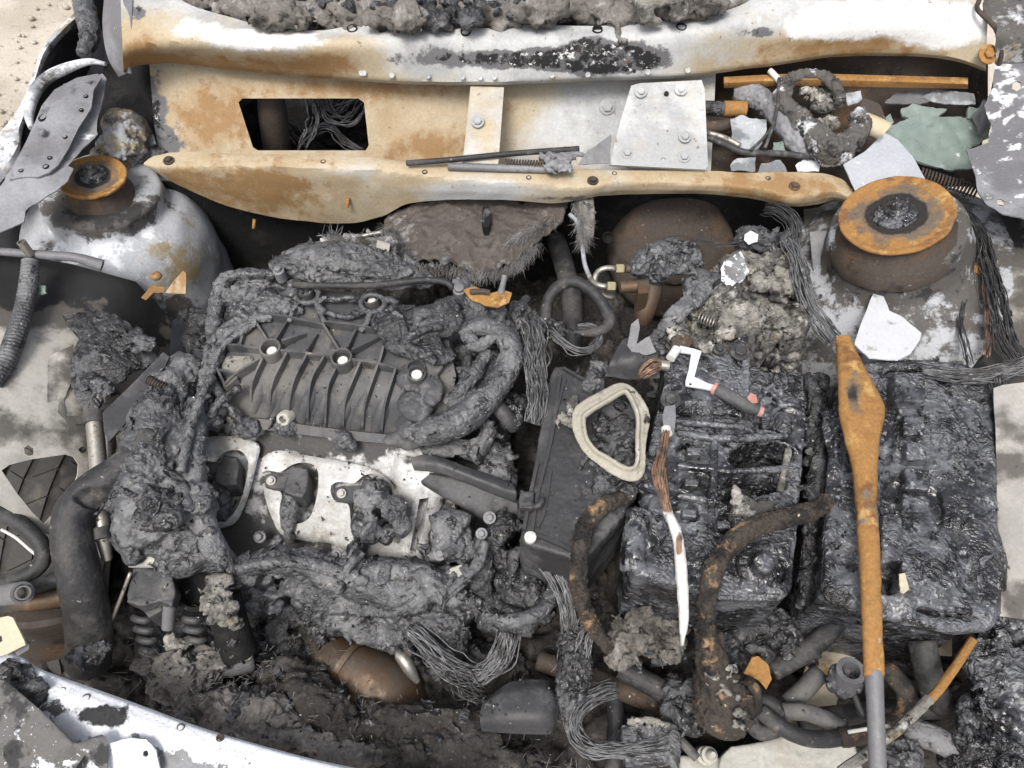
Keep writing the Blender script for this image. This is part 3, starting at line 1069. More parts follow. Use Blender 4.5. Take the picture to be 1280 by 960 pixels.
# upper cowl panel under the windscreen
def cowl_top():
    top = [(150, -60, 1.06), (190, -45, 1.06), (228, 0, 1.055), (290, 22, 1.05), (345, 35, 1.045), (400, 38, 1.042), (435, 33, 1.042), (500, 29, 1.04),
           (560, 28, 1.04), (650, 31, 1.04), (740, 32, 1.04), (810, 28, 1.042), (880, 20, 1.045), (935, 2, 1.05), (985, -40, 1.055), (1110, -52, 1.06), (1235, -50, 1.06)]
    mid = [(152, 40, 1.045), (260, 46, 1.045), (345, 56, 1.04), (435, 58, 1.035), (560, 50, 1.035), (740, 52, 1.035), (880, 42, 1.04), (985, 22, 1.045), (1110, 12, 1.05), (1235, 10, 1.05)]
    low = [(154, 88, .99), (175, 78, .99), (220, 77, .985), (300, 84, .985), (380, 93, .98), (480, 99, .98), (600, 102, .98), (760, 97, .98), (850, 93, .98),
           (950, 80, .98), (1040, 69, .985), (1120, 66, .985), (1190, 72, .985), (1232, 86, .985)]
    lip = [(154, 90, .982), (175, 81, .98), (220, 80, .975), (300, 88, .975), (380, 97, .97), (480, 103, .97), (600, 106, .97), (760, 101, .97), (850, 97, .97),
           (950, 84, .97), (1040, 73, .975), (1120, 70, .975), (1190, 76, .975), (1232, 89, .975)]
    nu, nv = 190, 26
    R = [cr(WS(r), nu) for r in (top, mid, low, lip)]
    G = []
    for i in range(nu):
        a = cr([R[0][i], R[1][i], R[2][i]], nv - 3)
        b = np.array([R[2][i] * .5 + R[3][i] * .5, R[3][i]])
        G.append(np.vstack([a, b]))
    G = np.stack(G, 1)
    nvv = G.shape[0]
    v = G.reshape(-1, 3)
    v[:, 2] += 0.003 * fbm(v / 0.09, 2, 3)
    f = toward_cam(v, grid_faces(nu, nvv))
    # where on the panel, in photo pixels, for its stains
    d = v - CAM
    t = d @ _F
    p = np.stack([640 + FPX * (d @ _R) / t, 480 - FPX * (d @ _U) / t], 1)
    lowness = ramp(np.arange(nvv), nvv * .55, nvv)[:, None].repeat(nu, 1).ravel()
    rust = .28 + .5 * spot(p, 170, 60, 60, 40) + .5 * spot(p, 300, 82, 130, 20) + .45 * spot(p, 420, 75, 60, 26) + .55 * spot(p, 1040, 58, 150, 18) + .25 * lowness
    rust += .3 * spot(p, 930, 85, 90, 14) - .42 * spot(p, 670, 60, 190, 60)
    soot = .95 * spot(p, 640, 74, 160, 15) + 1.0 * spot(p, 765, 74, 75, 26) + .8 * spot(p, 735, 56, 26, 12) + .75 * spot(p, 950, 40, 42, 9) + .35 * spot(p, 540, 50, 60, 15) + .8 * spot(p, 172, 15, 14, 20)
    white = .95 * spot(p, 330, 50, 90, 20) + 1.1 * spot(p, 1090, 22, 130, 28) + .9 * spot(p, 1180, 40, 60, 26) + .6 * spot(p, 1020, 40, 40, 14) + .5 * spot(p, 720, 40, 120, 10) + .5 * spot(p, 240, 30, 40, 20)
    tone = np.stack([rust, np.clip(soot, 0, .84), np.clip(white, 0, 1)], 1)
    n = len(v)
    v, f = thicken(v, f, 0.0018)
    o = mesh_obj('cowl_top_panel', v, f, M['rust_pale'], car, attr={"tone": np.vstack([tone, tone])})
    autosmooth(o, 50)
    # spot welds and holes along the edge
    for k, x in enumerate([300, 372, 455, 432 + 20, 490, 535, 578, 600, 618, 690, 735, 810, 860]):
        y = float(np.interp(x, [300, 480, 600, 760, 860], [78, 94, 97, 93, 88]))
        c = P(x, y, 0.9895)
        s = lathe(c, (0, -.75, .66), [(.0042, -.002), (.0042, .001), (.003, .0018), (.0026, .0008)], 14)
        mesh_obj('spot_weld', s[0], s[1], M['rust_pale'], o)
    for x, y, z in [(440, 35, 1.041), (582, 39, 1.039), (747, 28 + 8, 1.04), (852, 33, 1.043)]:
        c = P(x, y, z + .0035)
        s = lathe(c, (0, -.25, .97), [(.008, -.004), (.008, 0), (.0065, .0006), (.006, -.001), (.006, -.0045)], 16)
        s = (s[0] * np.array([1, 1, 1]), s[1])
        mesh_obj('drain_hole', s[0], s[1], M['soot'], o)
    return o
cowl = cowl_top()

# plenum wall with the heater opening
hole = [(298, 128), (303, 123), (448, 123), (455, 128), (461, 182), (457, 188), (322, 188), (316, 184)]
panel('plenum_panel', [(186, 70), (300, 80), (480, 94), (600, 97), (760, 92), (895, 84), (892, 150), (888, 224), (760, 222), (560, 216), (400, 206), (200, 204), (192, 150)],
      zl((190, 80, .955), (480, 98, .955), (890, 84, .955), (190, 205, .845), (480, 212, .835), (890, 224, .835), (330, 150, .90), (680, 155, .893)),
      M['rust_pale'], car, [hole], 7, .0014, .004, 60, 2,
      paint=lambda p: np.stack([.62 - .30 * ramp(p[:, 0], 560, 760) + .4 * spot(p, 270, 150, 50, 40) + .35 * spot(p, 540, 185, 60, 25) + .35 * spot(p, 460, 110, 120, 14) + .2 * spot(p, 640, 140, 50, 30) - .35 * spot(p, 740, 160, 80, 40),
                                .62 * spot(p, 188, 130, 22, 60) + .5 * spot(p, 225, 180, 26, 20) + .35 * spot(p, 205, 150, 26, 60) + .25 * spot(p, 545, 130, 16, 12) + .25 * spot(p, 720, 100, 140, 8),
                                .35 * spot(p, 265, 180, 20, 12) + .2 * spot(p, 740, 150, 60, 30)], 1))
# scorched void behind the opening
v, f = box8(np.array([PY(290, 215, .60), PY(475, 215, .60), PY(480, 218, .90), PY(285, 218, .90),
                      PY(280, 100, .62), PY(480, 100, .62), PY(470, 100, .95), PY(290, 100, .95)]))
# plenum tray on the right, filled with rubble
o = panel('plenum_tray', [(870, 76), (960, 74), (1060, 62), (1190, 62), (1235, 80), (1235, 130), (1220, 232), (1060, 236), (880, 232)],
      zl((880, 85, .955), (1050, 72, .96), (1200, 72, .96), (880, 108, .90), (1050, 100, .905), (1215, 105, .90), (880, 180, .845), (1050, 180, .845), (1215, 190, .845), (880, 230, .84), (1060, 236, .84), (1215, 232, .84)),
      M['rust_dark'], car, (), 8, .0014, .004, 50, 5)
v, f = loft([[(905, 96, .957), (1000, 92, .957), (1100, 94, .957), (1210, 97, .957)], [(905, 103, .958), (1000, 99, .958), (1100, 100, .958), (1210, 104, .958)],
             [(905, 110, .945), (1000, 107, .945), (1100, 109, .945), (1210, 111, .945)]], 60, 8)
v, f = thicken(v, f, .002)
autosmooth(mesh_obj('plenum_rail', v, f, M['rust'], car))

# front flange of the plenum
back = [(193, 194), (222, 190), (300, 191), (400, 194), (470, 197), (540, 203), (640, 209), (740, 211), (870, 213), (960, 215), (1025, 216), (1050, 222), (1066, 236)]
front = [(180, 203), (196, 207), (215, 208), (300, 208), (400, 209), (470, 212), (540, 221), (640, 229), (715, 233), (745, 233), (770, 227), (860, 229), (930, 233), (965, 240), (990, 247), (1015, 242), (1040, 238), (1067, 248)]
bot = [(182, 206), (205, 222), (240, 239), (290, 259), (350, 273), (430, 279), (475, 271), (510, 255), (560, 250), (640, 250), (690, 254), (735, 248), (760, 244), (860, 242), (930, 247), (980, 258), (1020, 256), (1045, 250), (1067, 256)]
def flange():
    nu = 170
    fr = cr(WS([(x, y, .905) for x, y in front]), nu)
    bk = cr(WS([(x, y, .907) for x, y in back]), nu)
    b2 = cr(np.array([[x, y, 0] for x, y in bot], float), nu)
    bw = np.array([PY(b2[i][0], b2[i][1], fr[i][1] + .004) for i in range(nu)])
    rows = [bk - np.array([0, 0, .008]), bk, bk * .5 + fr * .5 + np.array([0, 0, .001]), fr, fr * .85 + bw * .15 - np.array([0, .002, 0]), fr * .45 + bw * .55 - np.array([0, .003, 0]), bw]
    v = np.vstack(rows)
    # finer across
    G = np.array(rows)
    G = np.stack([cr(G[:, i], 22, True) for i in range(nu)], 1)
    v = G.reshape(-1, 3)
    N = 0.0035 * fbm(v / 0.06, 2, 9)
    v[:, 1] += N
    f = toward_cam(v, grid_faces(nu, 22))
    d = v - CAM
    t = d @ _F
    p = np.stack([640 + FPX * (d @ _R) / t, 480 - FPX * (d @ _U) / t], 1)
    rust = .66 + .4 * spot(p, 330, 235, 70, 30) + .3 * spot(p, 960, 235, 90, 20) - .55 * spot(p, 600, 240, 90, 16) - .2 * spot(p, 420, 215, 60, 8) + .3 * spot(p, 225, 235, 30, 25)
    soot = .35 * spot(p, 700, 248, 60, 8) + .55 * spot(p, 940, 250, 140, 8) + .3 * spot(p, 640, 248, 120, 5)
    tone = np.stack([rust, soot, .15 + 0 * rust + .3 * spot(p, 400, 250, 40, 16)], 1)
    v, f = thicken(v, f, .0016)
    return autosmooth(mesh_obj('plenum_front_flange', v, f, M['rust_pale'], car, attr={"tone": np.vstack([tone, tone])}), 45)
fl = flange()
for x, y in [(404, 202), (531, 215), (661, 222), (768, 217), (960, 223)]:
    s = lathe(P(x, y, .9065), (0, 0, 1), [(.0042, -.002), (.0042, .0008), (.003, .0008), (.003, -.001)], 12)
    mesh_obj('screw_hole', s[0], s[1], M['soot'], fl)
for x, y in [(211, 201), (741, 226), (993, 233)]:
    s = hexbolt(P(x, y, .907), (0, -.1, 1), .0055, .006, 1.6)
    autosmooth(mesh_obj('bolt', s[0], s[1], M['rust_dark'], fl), 30)
for x, y in [(318, 274), (435, 247), (680, 247)]:
    c = PY(x, y, P(x, 210, .905)[1])
    s = tube([c, c + np.array([-.002, -.012, -.010])], .0028, 8, raw=True)
    mesh_obj('stud', s[0], s[1], M['rust'], fl)

# brackets across the plenum
pc = lambda r, s, w: (lambda p: np.stack([np.full(len(p), r) + .2 * fbm(np.hstack([p / 30, p[:, :1] * 0]), 2), np.full(len(p), s), np.full(len(p), w)], 1))
b1 = panel('plenum_bracket', [(588, 108), (630, 109), (627, 150), (623, 203), (621, 210), (577, 208), (579, 195), (584, 150)],
           zl((588, 108, .968), (630, 109, .968), (577, 208, .912), (622, 209, .912), (600, 155, .947)), M['rust_pale'], car, (), 6, .007, 0, 40, 1, paint=pc(.42, 0, .1))
for (x, y, z) in [(597, 152, .952)]:
    s = hexbolt(P(x, y, z), (0, -.5, .85), .0068, .007, 1.5)
    autosmooth(mesh_obj('bolt', s[0], s[1], M['rust_pale'], b1), 30)
b2 = panel('plenum_bracket', [(789, 107), (800, 104), (877, 100), (881, 112), (883, 160), (885, 206), (882, 212), (762, 206), (763, 198), (776, 150)],
           zl((790, 107, .972), (878, 101, .972), (762, 206, .914), (884, 212, .914), (830, 155, .95)), M['rust_pale'], car, (), 6, .006, .001, 30, 2, paint=pc(.2, 0, .3))
for (x, y, z) in [(801, 115, .972), (851, 112, .973), (784, 191, .925), (855, 196, .925), (856, 171, .943)]:
    s = hexbolt(P(x, y, z), (0, -.5, .85), .0062, .006, 1.55)
    autosmooth(mesh_obj('bolt', s[0], s[1], M['rust_pale'], b2), 30)
for (x, y, z) in [(833, 117, .969), (829, 200, .921)]:
    s = lathe(P(x, y, z + .001), (0, -.5, .85), [(.0038, -.002), (.0038, .0008), (.003, .0008), (.003, -.001)], 12)
    mesh_obj('screw_hole', s[0], s[1], M['soot'], b2)
s = hexbolt(P(759, 133, .915), (0, -.75, .6), .009, .006, 1.5)
autosmooth(mesh_obj('bolt', s[0], s[1], M['rust_pale'], car), 30)

# strut towers
def tower(cpx, z, lean, k, paint, seed, prof):
    c = P(cpx[0], cpx[1], z)
    ax = np.array([lean, .03, 1.0])
    ax /= np.linalg.norm(ax)
    v, f = lathe(c, ax, [(r * k, h * k) for r, h in prof], 96, True, True)
    # more rings for relief
    v = v + 0.004 * np.stack([fbm(v / .05, 2, seed), fbm(v / .05, 2, seed + 1), fbm(v / .05, 2, seed + 2)], 1)
    d = v - CAM
    t = d @ _F
    p = np.stack([640 + FPX * (d @ _R) / t, 480 - FPX * (d @ _U) / t], 1)
    return autosmooth(mesh_obj('strut_tower', v, f, M['ashpaint'], car, attr={"tone": paint(p)}), 60), c, ax
def smooth_prof(pts, n=40):
    q = cr(np.array([[r, h, 0] for r, h in pts]), n)
    return [(a[0], a[1]) for a in q]
PROF = smooth_prof([(.175, -.30), (.168, -.22), (.160, -.15), (.148, -.09), (.125, -.055), (.100, -.042), (.096, -.036), (.094, -.012), (.088, -.006), (.07, -.004), (.04, -.004), (.012, -.004)], 60)
TL, cL, aL = tower((122, 232), .875, .10, .98, lambda p: np.stack([.5 * spot(p, 215, 330, 50, 60) + .2, 1.0 * spot(p, 130, 262, 70, 30) + .45 * spot(p, 215, 385, 60, 30) + .5 * spot(p, 60, 330, 30, 30), .6 * spot(p, 120, 305, 90, 25)], 1), 3, PROF)
PROF2 = smooth_prof([(.235, -.20), (.215, -.135), (.185, -.10), (.150, -.080), (.120, -.068), (.108, -.058), (.100, -.036), (.094, -.012), (.088, -.006), (.07, -.004), (.04, -.004), (.012, -.004)], 60)
TR, cR, aR = tower((1122, 280), .915, -.36, 1.0, lambda p: np.stack([.3 + 0 * p[:, 0], .35 + .5 * spot(p, 1120, 325, 80, 40), .5 * spot(p, 1190, 300, 30, 40) + .3 * spot(p, 1110, 370, 60, 12)], 1), 8, PROF2)

# inner wing, left: pale panel with an opening that shows the tyre
arch = [(2, 588), (12, 581), (40, 574), (82, 568), (92, 571), (98, 580), (97, 594), (88, 618), (72, 636), (55, 655), (40, 640), (20, 615)]
lw = panel('inner_wing', [(-60, 318), (20, 318), (90, 330), (170, 352), (215, 400), (210, 470), (150, 560), (140, 640), (132, 700), (60, 668), (40, 660), (15, 640), (-60, 600)],
      zl((-60, 320, .90), (60, 325, .85), (170, 352, .80), (215, 400, .72), (0, 450, .865), (100, 450, .815), (200, 470, .72), (0, 560, .85), (110, 560, .79), (60, 660, .765), (130, 690, .70), (-60, 600, .86)),
      M['beige'], car, [arch, [(30, 560), (36, 556), (42, 560), (42, 568), (36, 570), (31, 567)]], 7, .002, .004, 60, 4,
      paint=lambda p: np.stack([.35 * spot(p, 60, 400, 40, 30) + .3 * spot(p, 10, 600, 40, 40), 1.05 * spot(p, 60, 345, 110, 34) + .75 * spot(p, 170, 400, 60, 50) + .4 * spot(p, 20, 360, 40, 40) + .22 + .3 * spot(p, 10, 520, 30, 40), p[:, 0] * 0], 1))
for x, y in [(80, 558), (103, 562)]:
    s = lathe(P(x, y, .803), (.2, 0, 1), [(.0042, -.002), (.0042, .001), (.0034, .0012), (.003, -.001)], 12)
    mesh_obj('screw_hole', s[0], s[1], M['soot'], lw)
# outer wing edge, left
rows = [[(118, -30, .975), (108, 0, .97), (80, 28, .962), (54, 58, .955), (40, 95, .95), (30, 122, .945), (14, 148, .94), (-4, 170, .94), (-60, 235, .935)],
        [(122, -26, .976), (112, 4, .971), (86, 30, .963), (58, 62, .956), (45, 97, .951), (36, 126, .946), (26, 155, .941), (14, 190, .936), (-44, 262, .93)],
        [(124, -24, .968), (114, 6, .962), (90, 34, .952), (62, 66, .945), (47, 102, .938), (38, 132, .934), (28, 165, .93), (18, 205, .925), (-36, 270, .92)]]
v, f = loft(rows, 60, 8)
v, f = thicken(v, f, .0015)
wing = autosmooth(mesh_obj('outer_wing_edge', v, f, M['ashpaint'], car, attr={"tone": np.tile([.5, .25, .5], (len(v), 1))}), 50)
o1 = cr(WS(rows[0]), 50)
dn = np.array([[-.03, 0, -.16], [-.05, 0, -.40]])
G = np.array([o1 + [0, 0, -.001], o1 + dn[0], o1 + dn[1]])
v = G.reshape(-1, 3)
f = [tuple(reversed(q)) for q in toward_cam(v, grid_faces(50, 3))]
v, f = thicken(v, f, .0012)
mesh_obj('outer_wing_skin', v, f, M['gunmetal'], car)
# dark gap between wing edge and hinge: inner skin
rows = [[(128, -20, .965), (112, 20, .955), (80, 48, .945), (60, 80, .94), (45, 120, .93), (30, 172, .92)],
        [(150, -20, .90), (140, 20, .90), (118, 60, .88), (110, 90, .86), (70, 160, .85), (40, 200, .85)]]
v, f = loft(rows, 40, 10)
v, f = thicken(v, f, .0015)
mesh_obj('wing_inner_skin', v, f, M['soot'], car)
# windscreen pillar foot, left
v, f = loft([[(132, -20, 1.04), (128, 30, 1.02), (134, 70, .99), (148, 96, .965)], [(150, -20, 1.06), (146, 30, 1.04), (150, 64, 1.01), (158, 92, .98)],
             [(166, -20, 1.063), (164, 40, 1.044), (160, 76, 1.0), (163, 92, .985)]], 24, 12)
v, f = thicken(v, f, .003)
autosmooth(mesh_obj('pillar_foot', v, f, M['gunmetal'], car))
ch = [tube([(100, -10, .99), (108, 20, .985), (112, 45, .975), (104, 70, .965)], [.014, .018, .016, .012], 12)]
char('pillar_seal', ch, M['char_grey'], car, .003, .003, .002, .001, 3)
# floor of the left plenum corner
panel('plenum_corner', [(130, 80), (190, 78), (232, 100), (240, 150), (205, 215), (150, 230), (120, 200)], zl((130, 80, .93), (200, 78, .93), (240, 150, .84), (130, 220, .84), (205, 215, .83)),
      M['soot'], car, (), 8, .002, .01, 30, 3)

# hinge reinforcement, left
hl = panel('hinge_gusset', rough_edge([(128, 92), (134, 98), (128, 128), (121, 150), (122, 168), (100, 190), (85, 207), (92, 211), (85, 226), (68, 240), (40, 257), (31, 264), (29, 278), (0, 291), (-40, 296), (-20, 262), (5, 226), (50, 150), (80, 105)], 5, 2.5, 2),
      zl((130, 95, .985), (120, 168, .955), (30, 278, .945), (-40, 296, .945), (0, 240, .955), (60, 200, .965)), M['gunmetal'], car, (), 5, .002, .004, 25, 7,
      paint=lambda p: np.stack([p[:, 0] * 0, .2 * spot(p, 110, 110, 30, 30), .6 * spot(p, 110, 170, 20, 30) + .4 * spot(p, 60, 235, 50, 14)], 1))
hp = panel('hinge_plate', [(44, 152), (52, 132), (68, 112), (96, 97), (122, 92), (127, 97), (117, 112), (114, 135), (98, 160), (86, 185), (73, 206), (62, 215), (48, 221), (30, 221), (11, 224), (16, 208), (32, 178)],
      zl((44, 152, .978), (122, 92, .997), (11, 224, .964), (62, 215, .964), (98, 160, .975), (75, 150, .985)), M['gunmetal'], car, [], 5, .003, .001, 25, 5,
      paint=lambda p: np.stack([p[:, 0] * 0, .75 * spot(p, 100, 105, 34, 18), .12 + p[:, 0] * 0], 1))
for x, y, r in [(53, 147, 4.5), (34, 194, 2.5), (62, 197, 2.5), (57, 208, 3.2), (26, 213, 2.5), (81, 171, 2.5), (101, 137, 2.2), (107, 120, 2.2)]:
    k = mmpx(x, y, .975)
    zz = float(tps([(44, 152, .978), (122, 92, .997), (11, 224, .964), (62, 215, .964), (98, 160, .975), (75, 150, .985)])(x, y)[0])
    s = lathe(P(x, y, zz + .0006), (-.1, .05, 1), [(r * k * 1.2, -.003), (r * k * 1.2, .0006), (r * k, .0008), (r * k, -.0015)], 14)
    mesh_obj('bolt_hole', s[0], s[1], M['soot'], hp)
s = lathe(P(52, 165, .983), (-.1, .05, 1), [(.006, -.002), (.006, .002), (.0045, .003)], 16)
mesh_obj('rivet', s[0], s[1], M['gunmetal'], hp)
v, f = tube([(39, 160, .968), (36, 143, .972), (42, 118, .98), (58, 98, .988), (84, 85, .995), (112, 77, 1.0), (132, 80, 1.0)], [.004, .007, .009, .009, .008, .005, .003], 12)
autosmooth(mesh_obj('hinge_arm', v, f, M['ashpaint'], car, attr={"tone": np.tile([.1, .25, .3], (len(v), 1))}))
# lamp of green grey casing behind the gusset
char('wiper_pivot_pod', [lump(148, 150, .925, (26, 36)), lump(162, 165, .90, (20, 30)), lump(135, 180, .90, (26, 26))], M['ashpaint'], car, .0028, .006, .004, .002, 6, attr=lambda c: np.tile([.55, .35, 0], (len(c), 1)))
char('corner_rubble', [lump(155, 195, .865, (36, 20)), lump(185, 188, .865, (26, 14)), lump(130, 200, .86, (30, 20))], M['char_grey'], car, .003, .008, .006, .002, 16, smooth=1)

# hinge reinforcement, right
hr = panel('hinge_gusset', rough_edge([(1245, 72), (1262, 68), (1330, 66), (1420, 70), (1440, 300), (1330, 285), (1290, 274), (1255, 268), (1232, 255), (1222, 240), (1218, 215), (1208, 188), (1235, 178), (1240, 160), (1230, 132), (1241, 110)], 5, 2.2, 4),
      zl((1245, 72, 1.0), (1330, 66, 1.02), (1420, 70, 1.02), (1440, 300, .985), (1330, 280, .985), (1232, 255, .965), (1210, 190, .965), (1240, 140, .985), (1275, 170, .99)), M['gunmetal'], car,
      [[(1266, 103), (1271, 101), (1276, 103), (1277, 110), (1271, 114), (1265, 111)], [(1245, 250), (1250, 248), (1256, 252), (1255, 257), (1249, 257)]], 5, .002, .003, 30, 9,
      paint=lambda p: np.stack([p[:, 0] * 0, p[:, 0] * 0, .45 + .2 * spot(p, 1260, 120, 30, 50)], 1))
v, f = loft([[(1222, -30, 1.055), (1232, 20, 1.05), (1246, 48, 1.03), (1243, 80, 1.0)], [(1235, -34, 1.075), (1262, 10, 1.06), (1262, 46, 1.045), (1252, 78, 1.005)], [(1420, -44, 1.09), (1420, 20, 1.07), (1420, 50, 1.06), (1420, 80, 1.03)]], 30, 14)
v, f = thicken(v, f, .003)
tn = np.tile([.5, .45, .25], (len(v), 1))
autosmooth(mesh_obj('pillar_foot', v, f, M['ashpaint'], car, attr={"tone": tn}))
s = tube([(1224, 0, 1.062), (1222, 12, 1.058), (1240, 30, 1.048), (1252, 47, 1.036), (1252, 66, 1.02), (1246, 92, .985), (1242, 112, .97)], .0035, 8)
mesh_obj('pillar_seam', s[0], s[1], M['rust_dark'], car)
s = hexbolt(P(1235, 68, 1.012), (0, -.6, .8), .008, .008, 1.9)
autosmooth(mesh_obj('bolt', s[0], s[1], M['rust'], car), 30)

# inner wing, right
rw = panel('inner_wing', [(1005, 262), (1045, 255), (1190, 250), (1440, 275), (1440, 540), (1240, 500), (1120, 490), (1030, 470), (1008, 380)],
      zl((1005, 265, .80), (1045, 255, .80), (1440, 275, .95), (1440, 540, .92), (1240, 480, .84), (1120, 470, .76), (1030, 470, .72), (1005, 380, .74), (1120, 400, .79), (1230, 330, .87), (1230, 420, .85)),
      M['beige'], car, [[(1249, 388), (1257, 385), (1265, 388), (1266, 395), (1258, 398), (1250, 395)]], 8, .002, .007, 60, 11,
      paint=lambda p: np.stack([.45 * spot(p, 1250, 300, 60, 80) + .35 * spot(p, 1020, 300, 30, 60), .62 * spot(p, 1080, 400, 90, 60) + .8 * spot(p, 1230, 270, 60, 40) + .42 + .4 * spot(p, 1190, 470, 110, 30), p[:, 0] * 0], 1))
s = lathe(P(1217, 346, .868), (-.2, -.2, 1), [(.010, -.004), (.012, .002), (.010, .006), (.006, .008), (.005, .016), (.009, .018), (.009, .024), (.004, .027)], 18)
autosmooth(mesh_obj('rusty_valve', s[0], s[1], M['rust'], car))
for x, y in [(1143, 372), (1173, 367)]:
    c = P(x, y, .81)
    s = tube([c, c + np.array([.004, -.004, .018])], .005, 10, raw=True)
    mesh_obj('stud', s[0], s[1], M['rust_dark'], car)
c = P(1052, 325, .845)
s = tube([c, c + np.array([-.02, .004, .002])], [.006, .006], 12, raw=True)
s2 = ball(c + np.array([.003, 0, .001]), .0075)
s = merge(s, s2)
autosmooth(mesh_obj('sensor_ball', s[0], s[1], M['washer'], car))
v, f = loft([[(1012, 290, .845), (1016, 330, .82), (1024, 400, .74)], [(1036, 288, .85), (1040, 300, .845), (1040, 395, .75)], [(1046, 300, .845), (1046, 345, .82), (1044, 390, .76)]], 24, 14)
v, f = thicken(v, f, .003)
autosmooth(mesh_obj('tower_bracket', v, f, M['gunmetal'], car))
# right frame rail
v, f = loft([[(1242, 485, .90), (1246, 600, .87), (1240, 770, .83)], [(1262, 480, .905), (1262, 600, .875), (1252, 770, .835)], [(1440, 460, .94), (1440, 620, .92), (1440, 800, .88)]], 40, 14)
v[:, 2] += .003 * fbm(v / .05, 2, 5)
v, f = thicken(v, f, .003)
autosmooth(mesh_obj('wing_rail', v, f, M['beige'], car, attr={"tone": np.stack([.3 + .3 * fbm(v / .05, 2, 3), .32 + .5 * fbm(v / .04, 3, 5), 0 * v[:, 0]], 1)}))

# front cross member, bottom left
def px_of(v):
    d = v - CAM
    t = d @ _F
    return np.stack([640 + FPX * (d @ _R) / t, 480 - FPX * (d @ _U) / t], 1)
rows = [[(-60, 800, .80), (20, 818, .80), (55, 838, .80), (150, 872, .80), (260, 912, .80), (380, 946, .80), (470, 966, .80), (600, 1000, .80)],
        [(-60, 806, .807), (20, 826, .807), (55, 846, .807), (150, 880, .807), (260, 920, .807), (380, 954, .807), (470, 974, .807), (600, 1006, .807)],
        [(-60, 860, .808), (10, 872, .808), (70, 888, .808), (140, 905, .808), (230, 945, .808), (330, 985, .808), (440, 1010, .808), (600, 1040, .808)],
        [(-60, 990, .77), (0, 990, .77), (70, 1000, .77), (140, 1020, .77), (230, 1030, .77), (330, 1040, .77), (440, 1060, .77), (600, 1080, .77)]]
v, f = loft(rows, 110, 50)
v[:, 2] += .0025 * fbm(v / .06, 2, 6)
p = px_of(v)
edge = ((p[:, 1] - np.interp(p[:, 0], [-60, 20, 150, 260, 380, 470, 600], [806, 826, 880, 920, 954, 974, 1006])))
tone = np.stack([0 * edge, .8 * spot(p, 130, 895, 60, 24) + 1.0 * spot(p, 30, 870, 40, 24) + .5 * ramp(edge, 60, 110) * spot(p, 60, 950, 90, 60), .9 * np.exp(-(edge / 34) ** 2) + .45 * spot(p, 60, 920, 80, 40) + .35 * spot(p, 200, 900, 60, 20)], 1)
v, f = thicken(v, f, .0018)
cm = autosmooth(mesh_obj('front_cross_member', v, f, M['flaky'], car, attr={"tone": np.vstack([tone, tone])}), 50)
for x, y in [(108, 872), (226, 909), (275, 922), (78, 864)]:
    s = lathe(P(x, y, .8085), (0, 0, 1), [(.0042, -.002), (.0042, .001), (.0034, .0012), (.003, -.001)], 12)
    mesh_obj('screw_hole', s[0], s[1], M['rust_dark'], cm)
hb = panel('stay_plate', rough_edge([(134, 930), (160, 923), (182, 924), (195, 938), (200, 960), (190, 985), (150, 990), (134, 960)], 4, 2, 3), zl((134, 925, .822), (200, 940, .82), (160, 985, .80)), M['flaky'], car,
           [[(179, 939), (184, 938), (186, 943), (182, 947), (178, 944)]], 5, .002, .002, 20, 2, paint=lambda p: np.tile([0, 0, 1.0], (len(p), 1)))
v, f = loft([[(60, 905, .825), (85, 930, .822), (120, 948, .82), (135, 985, .81)], [(0, 850, .835), (40, 885, .835), (80, 930, .83), (128, 920, .825)], [(-60, 900, .82), (-20, 940, .81), (20, 985, .80), (60, 1010, .79)]], 40, 30)
p = px_of(v)
v, f = thicken(v, f, .002)
autosmooth(mesh_obj('grille_panel', v, f, M['flaky'], car, attr={"tone": np.tile([0, .55, .12], (len(v), 1))}), 50)
# lower cream rail under the battery
pr = panel('lower_rail', [(1030, 755), (1066, 768), (1150, 790), (1190, 792), (1190, 820), (1110, 815), (1085, 808), (1060, 830), (1048, 870), (1040, 905), (1030, 930), (980, 935), (975, 905), (1000, 860), (1012, 815), (1020, 790)],
      zl((1030, 755, .66), (1180, 800, .66), (1010, 930, .63)), M['cream'], car, (), 7, .004, .004, 40, 3)
panel('lower_rail', [(995, 640), (1010, 630), (1012, 805), (990, 812), (985, 780)], zl((1000, 640, .68), (1000, 805, .66), (1012, 700, .68)), M['cast'], car, (), 6, .004, .002, 30, 2)
# bay floor far below
v, f = box8([(-.75, -.75, .28), (.75, -.75, .28), (.75, .50, .28), (-.75, .50, .28), (-.75, -.75, .30), (.75, -.75, .30), (.75, .50, .30), (-.75, .50, .30)])
mesh_obj('underbody', v, f, M['soot'], car, False)
# bulkhead behind the engine
v = np.array([(-.62, .42, .3), (.66, .42, .3), (.66, .40, .84), (-.62, .40, .84)])
v, f = thicken(v, toward_cam(v, [(0, 1, 2, 3)]), .003)
mesh_obj('bulkhead', v, f, M['soot'], car, False)

# cabin floor behind the bulkhead
v, f = box8([(-.72, .56, .40), (.76, .56, .40), (.76, 2.2, .40), (-.72, 2.2, .40), (-.72, .56, .42), (.76, .56, .42), (.76, 2.2, .42), (-.72, 2.2, .42)])
mesh_obj('cabin_floor', v, f, M['soot'], car, False)
v = np.array([(-.70, .95, .42), (.74, .95, .42), (.74, 1.0, 1.0), (-.70, 1.0, 1.0)])
v, f = thicken(v, toward_cam(v, [(0, 1, 2, 3)]), .003)
mesh_obj('cabin_bulkhead', v, f, M['soot'], car, False)

